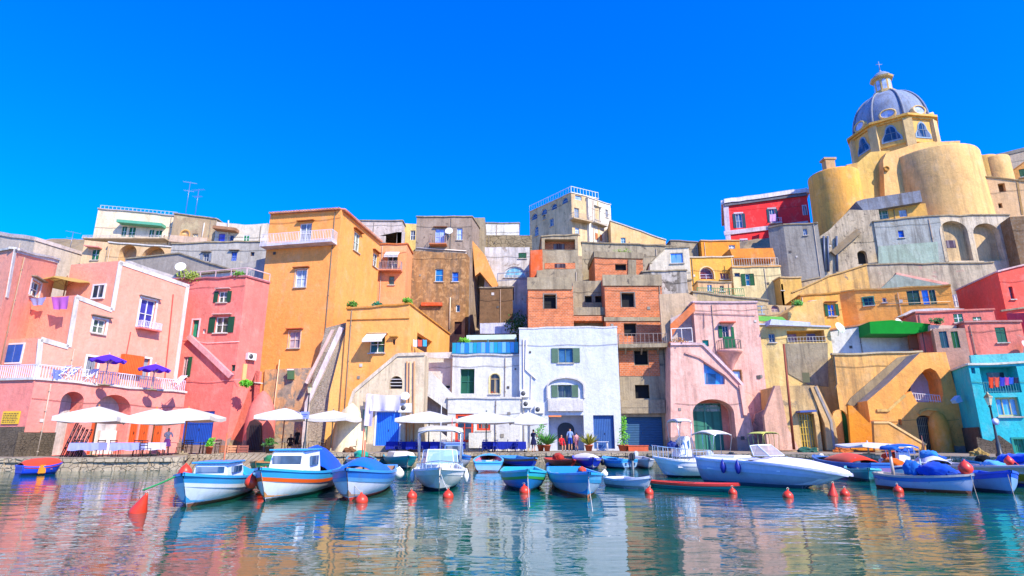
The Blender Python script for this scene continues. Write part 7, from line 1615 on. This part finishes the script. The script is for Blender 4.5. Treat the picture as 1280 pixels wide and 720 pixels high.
plant('tall light green plant in a terracotta pot before the blue garage', 779, 48.5, 2.3, .5, leaf='#5a9a1c', n=420, potr=.42)
plant('dry yellow green spiky plant in terracotta pot by the blue corrugated door', 736, 48.4, 1.5, .4, leaf='#8a8a2c', spiky=True, potr=.32)
plant('green spiky plant beside the navy table at the white house corner', 684, 48, 1.6, .4, leaf='#3c7a2c', spiky=True)
plant('leafy plant behind the standing woman under the small umbrella', 676, 48.6, 2.2, .5, leaf='#4c8a34', n=300)
plant('small green plant in tall orange pot at the slipway top', 262, 39.2, .5, .35, leaf='#4c9a20', n=120, potr=.2)
plant('low dark green potted bush on the quay left of the lamp post', 337, 42, .5, .45, leaf='#2c5a14', n=200, pot='#5a4c3c', potr=.3)
p = P(797, 558, 48.3); bm = bmesh.new(); box(bm, -.8, .8, -.25, .25, 0, .4); box(bm, -.85, .85, -.29, .29, .4, .46); o = link('flower_trough', bm, stucco('#d0603c'), None, world=False); o.location = (p.x, p.y, QZ); tag(o, 'long empty terracotta trough before the blue garage door', 'planter')
# terrace plants
for lab, px, py, Y, r, col in (('bushy green plant at the left end of the raspberry house roof terrace', 236, 345, 46.6, 1.0, '#7a8a2c'), ('small green plant on the raspberry roof terrace rail', 299, 343, 46.2, .45, '#5a8a2c'), ('green plant on the left end of the orange annex terrace', 440, 380, 48.9, .5, '#4c7a20'), ('dark teal plant in the middle of the orange annex terrace', 471, 381, 48.4, .45, '#1c6a4c'), ('bright green plant on the right corner of the orange annex terrace', 509, 376, 48, .42, '#5a8a1c'), ('green bush left of the turquoise balustrade', 580, 426, 52.4, .55, '#5a9a1c'), ('bright green climber hanging beside the little window of the raspberry house', 307, 479, 45.2, .45, '#4c9a10'), ('green bush on the ledge right of the pale pink house roof', 997, 379, 52, .5, '#5a9a3c'), ('dark green bush on the terrace above the green canopy', 1170, 401, 47.5, .55, '#1c6a2c')):
    p = P(px, py, Y); bm = bmesh.new(); leaves(bm, (0, 0, 0), r, r*.5, 260, .17); leaves(bm, (r*.4, 0, -r*.1), r*.6, r*.5, 120, .17)
    o = link('bush', bm, leafm(col), None, world=False); o.location = p; tag(o, lab, 'plant')
# ------------------------------------------------------------------ laundry
def hang(label, pts, Y0, Y1, colr, fold=.12, nx=14, name='laundry', group=None):
    """cloth between four pixel corners TL, TR, BR, BL with folds"""
    TL, TR = P(*pts[0], Y0), P(*pts[1], Y1); BR, BL = P(*pts[2], Y1), P(*pts[3], Y0); bm = bmesh.new(); rows = []; N = (TR-TL).cross(Vector((0, 0, 1))).normalized()
    for j in range(9):
        v = j/8; rows.append([bm.verts.new(TL.lerp(TR, i/nx).lerp(BL.lerp(BR, i/nx), v)+N*fold*math.sin(i*.9+v)*(.2+v)+Vector((0, 0, -.06*math.sin(math.pi*i/nx)*(1 if v < .1 else 0)))) for i in range(nx+1)])
    for j in range(8):
        for i in range(nx): f = bm.faces.new((rows[j][i], rows[j][i+1], rows[j+1][i+1], rows[j+1][i])); f.smooth = True
    return tag(link(name, bm, cloth(colr, .2)), label, 'laundry', group)
hang('big white bedsheet hanging above the bright blue door', [(459, 492), (501, 494), (500, 513), (463, 514)], 46.4, 46.4, '#e0dcf0', .2)
hang('white sheet end hanging down at the left of the bright blue door', [(458, 493), (468, 493), (465, 533), (455, 532)], 46.2, 46.3, '#d8d0e8', .15, 8)
hang('olive towel hanging over the salmon terrace wall, leftmost of three', [(17, 374), (32, 374), (31, 391), (16, 390)], 38.3, 37.6, '#8a9a70', .05)
hang('pale blue cloth hanging over the salmon terrace wall, middle of three', [(37, 372), (58, 371), (54, 381), (42, 382)], 37.4, 36.9, '#a0b0f0', .05)
hang('pink lilac cloth hanging over the salmon terrace wall, right of three', [(64, 371), (86, 370), (85, 386), (68, 387)], 36.7, 36.2, '#c870d0', .06)
for k, (x, cc, nm) in enumerate(((1239, '#e85030', 'red orange towel'), (1246, '#e86048', 'coral shirt'), (1253, '#3a48c0', 'blue shirt'), (1259, '#c85090', 'magenta cloth'), (1264, '#3060d0', 'cobalt cloth'), (1270, '#2a2a48', 'dark trousers'))):
    y_ = 41.2-k*.45; hang(nm+' on the washing line of the turquoise loggia', [(x-3, 471), (x+3, 471), (x+3, 485-k*1.2), (x-3, 485-k*1.2)], 39.6-k*.38, 39.5-k*.38, cc, .04, 5, group='clothes on the turquoise loggia line')
for x, cc, nm in ((519, '#e8e8f8', 'white shirt'), (525, '#e06050', 'red cloth'), (531, '#4aa8d8', 'sky blue cloth')):
    hang(nm+' drying in the corner loggia of the orange annex', [(x-2.5, 424), (x+2.5, 424.5), (x+2.5, 433), (x-2.5, 433)], 48.3+(x-519)*.11, 48.4+(x-519)*.11, cc, .04, 4)
hang('striped blue awning cloth on the salmon house terrace', [(66, 461), (77, 462), (76, 475), (65, 474)], 34.7, 35.3, '#7a88c8', .05)
hang('violet blanket hanging on the red palazzo balcony', [(962, 268), (970, 267), (970, 276), (962, 277)], 85, 85, '#d8b0e8', .05)
# deck chairs on the salmon terrace (striped)
for k, px in enumerate((72, 84, 108, 220)):
    Y = (35.4, 36, 37, 41.2)[k]; p = P(px, 474 + (px-60)*.09, Y); zf = h1.zt; t = thing('deck_chair', ('blue striped deck chair, leftmost on the salmon terrace', 'blue striped deck chair, second on the salmon terrace', 'white deck chair before the grey terrace door', 'white deck chair at the right end of the salmon terrace')[k], 'deck chair', (p.x, p.y, zf), 1.2)
    bm = bmesh.new()
    for s in (-.3, .3): tube(bm, [(-.5, s, 0), (.5, s, 1.0)], .02, 5); tube(bm, [(.4, s, 0), (-.4, s, .5)], .02, 5)
    link('frame', bm, paint('#e8e4e0'), t, world=False); bm = bmesh.new(); v = [bm.verts.new(q) for q in ((-.4, -.28, .4), (-.4, .28, .4), (.1, .28, .42), (.1, -.28, .42), (.5, .28, 1.0), (.5, -.28, 1.0))]; bm.faces.new((v[0], v[1], v[2], v[3])); bm.faces.new((v[3], v[2], v[4], v[5])); link('canvas', bm, cloth('#d8dcf0', 0, '#3c58c0' if k < 2 else None), t, world=False)
# ------------------------------------------------------------------ people
def person(label, px, py, Y, rz, shirt, pants, hair='#2c1c14', skin='#c8906c', pose='stand', h=1.68, longhair=False, bare=False, z=QZ, skirt=False):
    k = h/1.68; p = P(px, py, Y); t = thing('person', label, 'person', (p.x, p.y, z), rz)
    sit = pose == 'sit'; hz_ = .92 if not sit else .5
    V, Ed, Rr_ = [], [], []
    def v(x, y, zz, r, par=None):
        V.append((x*k, y*k, zz*k)); Rr_.append(r*k)
        if par is not None: Ed.append((par, len(V)-1))
        return len(V)-1
    pel = v(0, 0, hz_, .12); sp = v(0, .01, hz_+.2, .105, pel); chst = v(0, 0, hz_+.42, .13, sp); nk = v(0, .01, hz_+.56, .055, chst); hd0 = v(0, -.005, hz_+.64, .075, nk); hd = v(0, -.01, hz_+.73, .095, hd0); v(0, -.005, hz_+.77, .07, hd); v(0, -.10, hz_+.70, .018, hd)
    for s in (-1, 1):
        hp = v(s*.1, 0, hz_-.04, .09, pel)
        if sit: kn = v(s*.13, -.42, .5, .062, hp); an = v(s*.13, -.40, .08, .04, kn)
        elif pose == 'walk': kn = v(s*.1, -.12*s-.03, .48, .062, hp); an = v(s*.1, .14*-s+.1, .08, .04, kn)
        else: kn = v(s*.1, -.02, .48, .062, hp); an = v(s*.105, .02, .08, .04, kn)
        a_ = V[an]; v(a_[0]/k, a_[1]/k-.13, .04, .035, an)
        sh = v(s*.17, 0, hz_+.47, .058, chst)
        el, wr = {'stand': ((s*.24, .02, hz_+.2), (s*.24, -.06, hz_-.04)), 'walk': ((s*.23, .08*s, hz_+.2), (s*.25, -.1, hz_-.02)), 'sit': ((s*.25, -.05, hz_+.2), (s*.16, -.28, hz_+.14)), 'reach': ((s*.25, -.12, hz_+.24), (s*.15, -.36, hz_+.25))}[pose]
        e1 = v(*el, .042, sh); w1 = v(*wr, .028, e1)
        d = (Vector(wr)-Vector(el)).normalized(); side = Vector((1, 0, 0)); pm = Vector(wr)+d*.07; hnd = v(*pm, .03, w1)
        for f in range(4): q = pm+d*(.06+.012*(f in (1, 2)))+side*(f-1.5)*.018+Vector((0, -.01, 0)); v(*q, .009, hnd)
        q = Vector(wr)+d*.06-side*s*.045; v(*q, .011, w1)
    me = bpy.data.meshes.new('body'); me.from_pydata(V, Ed, []); o = bpy.data.objects.new('tmp', me); COL.objects.link(o)
    m1 = o.modifiers.new('s', 'SKIN'); sv = me.skin_vertices[0].data
    for i, r_ in enumerate(Rr_): sv[i].radius = (r_, r_*.85); sv[i].use_root = i == 0
    m2 = o.modifiers.new('u', 'SUBSURF'); m2.levels = 1; m2.render_levels = 1
    dg = bpy.context.evaluated_depsgraph_get(); nm = bpy.data.meshes.new_from_object(o.evaluated_get(dg)); bpy.data.objects.remove(o)
    for f in nm.polygons: f.use_smooth = True
    def cut(nm_, zlo, zhi, off, mat, ymin=-9, cond=None):
        bm = bmesh.new(); bm.from_mesh(nm); bm.normal_update()
        for vv in bm.verts: vv.co += vv.normal*off
        kill = [f for f in bm.faces if not (cond(f.calc_center_median()/k))]
        bmesh.ops.delete(bm, geom=kill, context='FACES'); 
        me2 = bpy.data.meshes.new(nm_); bm.to_mesh(me2); bm.free(); me2.materials.clear(); me2.materials.append(mat); q = bpy.data.objects.new(nm_, me2); COL.objects.link(q); q.parent = t
    nm.materials.clear(); nm.materials.append(paint(skin, .6, .05)); b = bpy.data.objects.new('body', nm); COL.objects.link(b); b.parent = t; nm.name = 'body'
    cut('shirt', 0, 0, .012, cloth(shirt), cond=lambda c_: hz_-.02 < c_.z < hz_+.53 and abs(c_.x) < .25 and not (abs(c_.x) > .21 and c_.z < hz_+.22))
    if skirt:
        bm = bmesh.new(); lathe(bm, [(.14*k, (hz_+.08)*k), (.19*k, (hz_-.1)*k), (.25*k, (hz_-.38)*k)], 14); link('skirt', bm, cloth(pants), t, world=False)
    else: cut('shorts', 0, 0, .014, cloth(pants), cond=lambda c_: ((.52 if not sit else .3) < c_.z < hz_+.05 and abs(c_.x) < .2 and c_.y > (-9 if not sit else -.3)))
    cut('hair', 0, 0, .02, cloth(hair), cond=lambda c_: c_.z > hz_+(.62 if longhair else .68) and (c_.y > -.02 or c_.z > hz_+.78) and abs(c_.x) < .2)
    cut('shoes', 0, 0, .008, paint('#3c3430'), cond=lambda c_: c_.z < .07)
    return t
person('person in white top and pink skirt standing at the left cafe', 207, 566, 37, .8, '#d8d0d8', '#e070b0', skirt=True, pose='reach', h=1.62)
person('person in dark navy dress and bare legs standing beside the small umbrella', 667, 566, 44.6, 2.6, '#1c2040', '#1c2040', skirt=True, pose='reach', h=1.65, longhair=True)
person('person in blue shirt and shorts standing in front of the arched doorway', 713, 564, 48.6, 2.9, '#8aa4d8', '#1c3c9c', h=1.8)
person('person in red top seated in front of the arched doorway', 702, 564, 48.8, .4, '#d82c34', '#28243c', pose='sit', h=1.68)
person('small person in pink top standing right of the blue shirted one', 721, 564, 48.8, 3.6, '#d89aa0', '#b87080', h=1.45)
person('dark dressed person, left of the two at tables beneath the lamp post', 362, 564, 45.6, .3, '#1c1c28', '#1c1c24', pose='sit', h=1.75); person('dark dressed person with red brown hair at tables near the lamp post', 370, 564, 45.9, -.3, '#22222c', '#1c2028', hair='#6a3420', h=1.7)
person('person in orange top leaning in the arched window of the small white house', 616, 495, 52.2, .2, '#e8541c', '#3c2c28', pose='reach', z=zat(493, 52.2)-.95, h=1.6)
for h in HOUSES: h.finish()
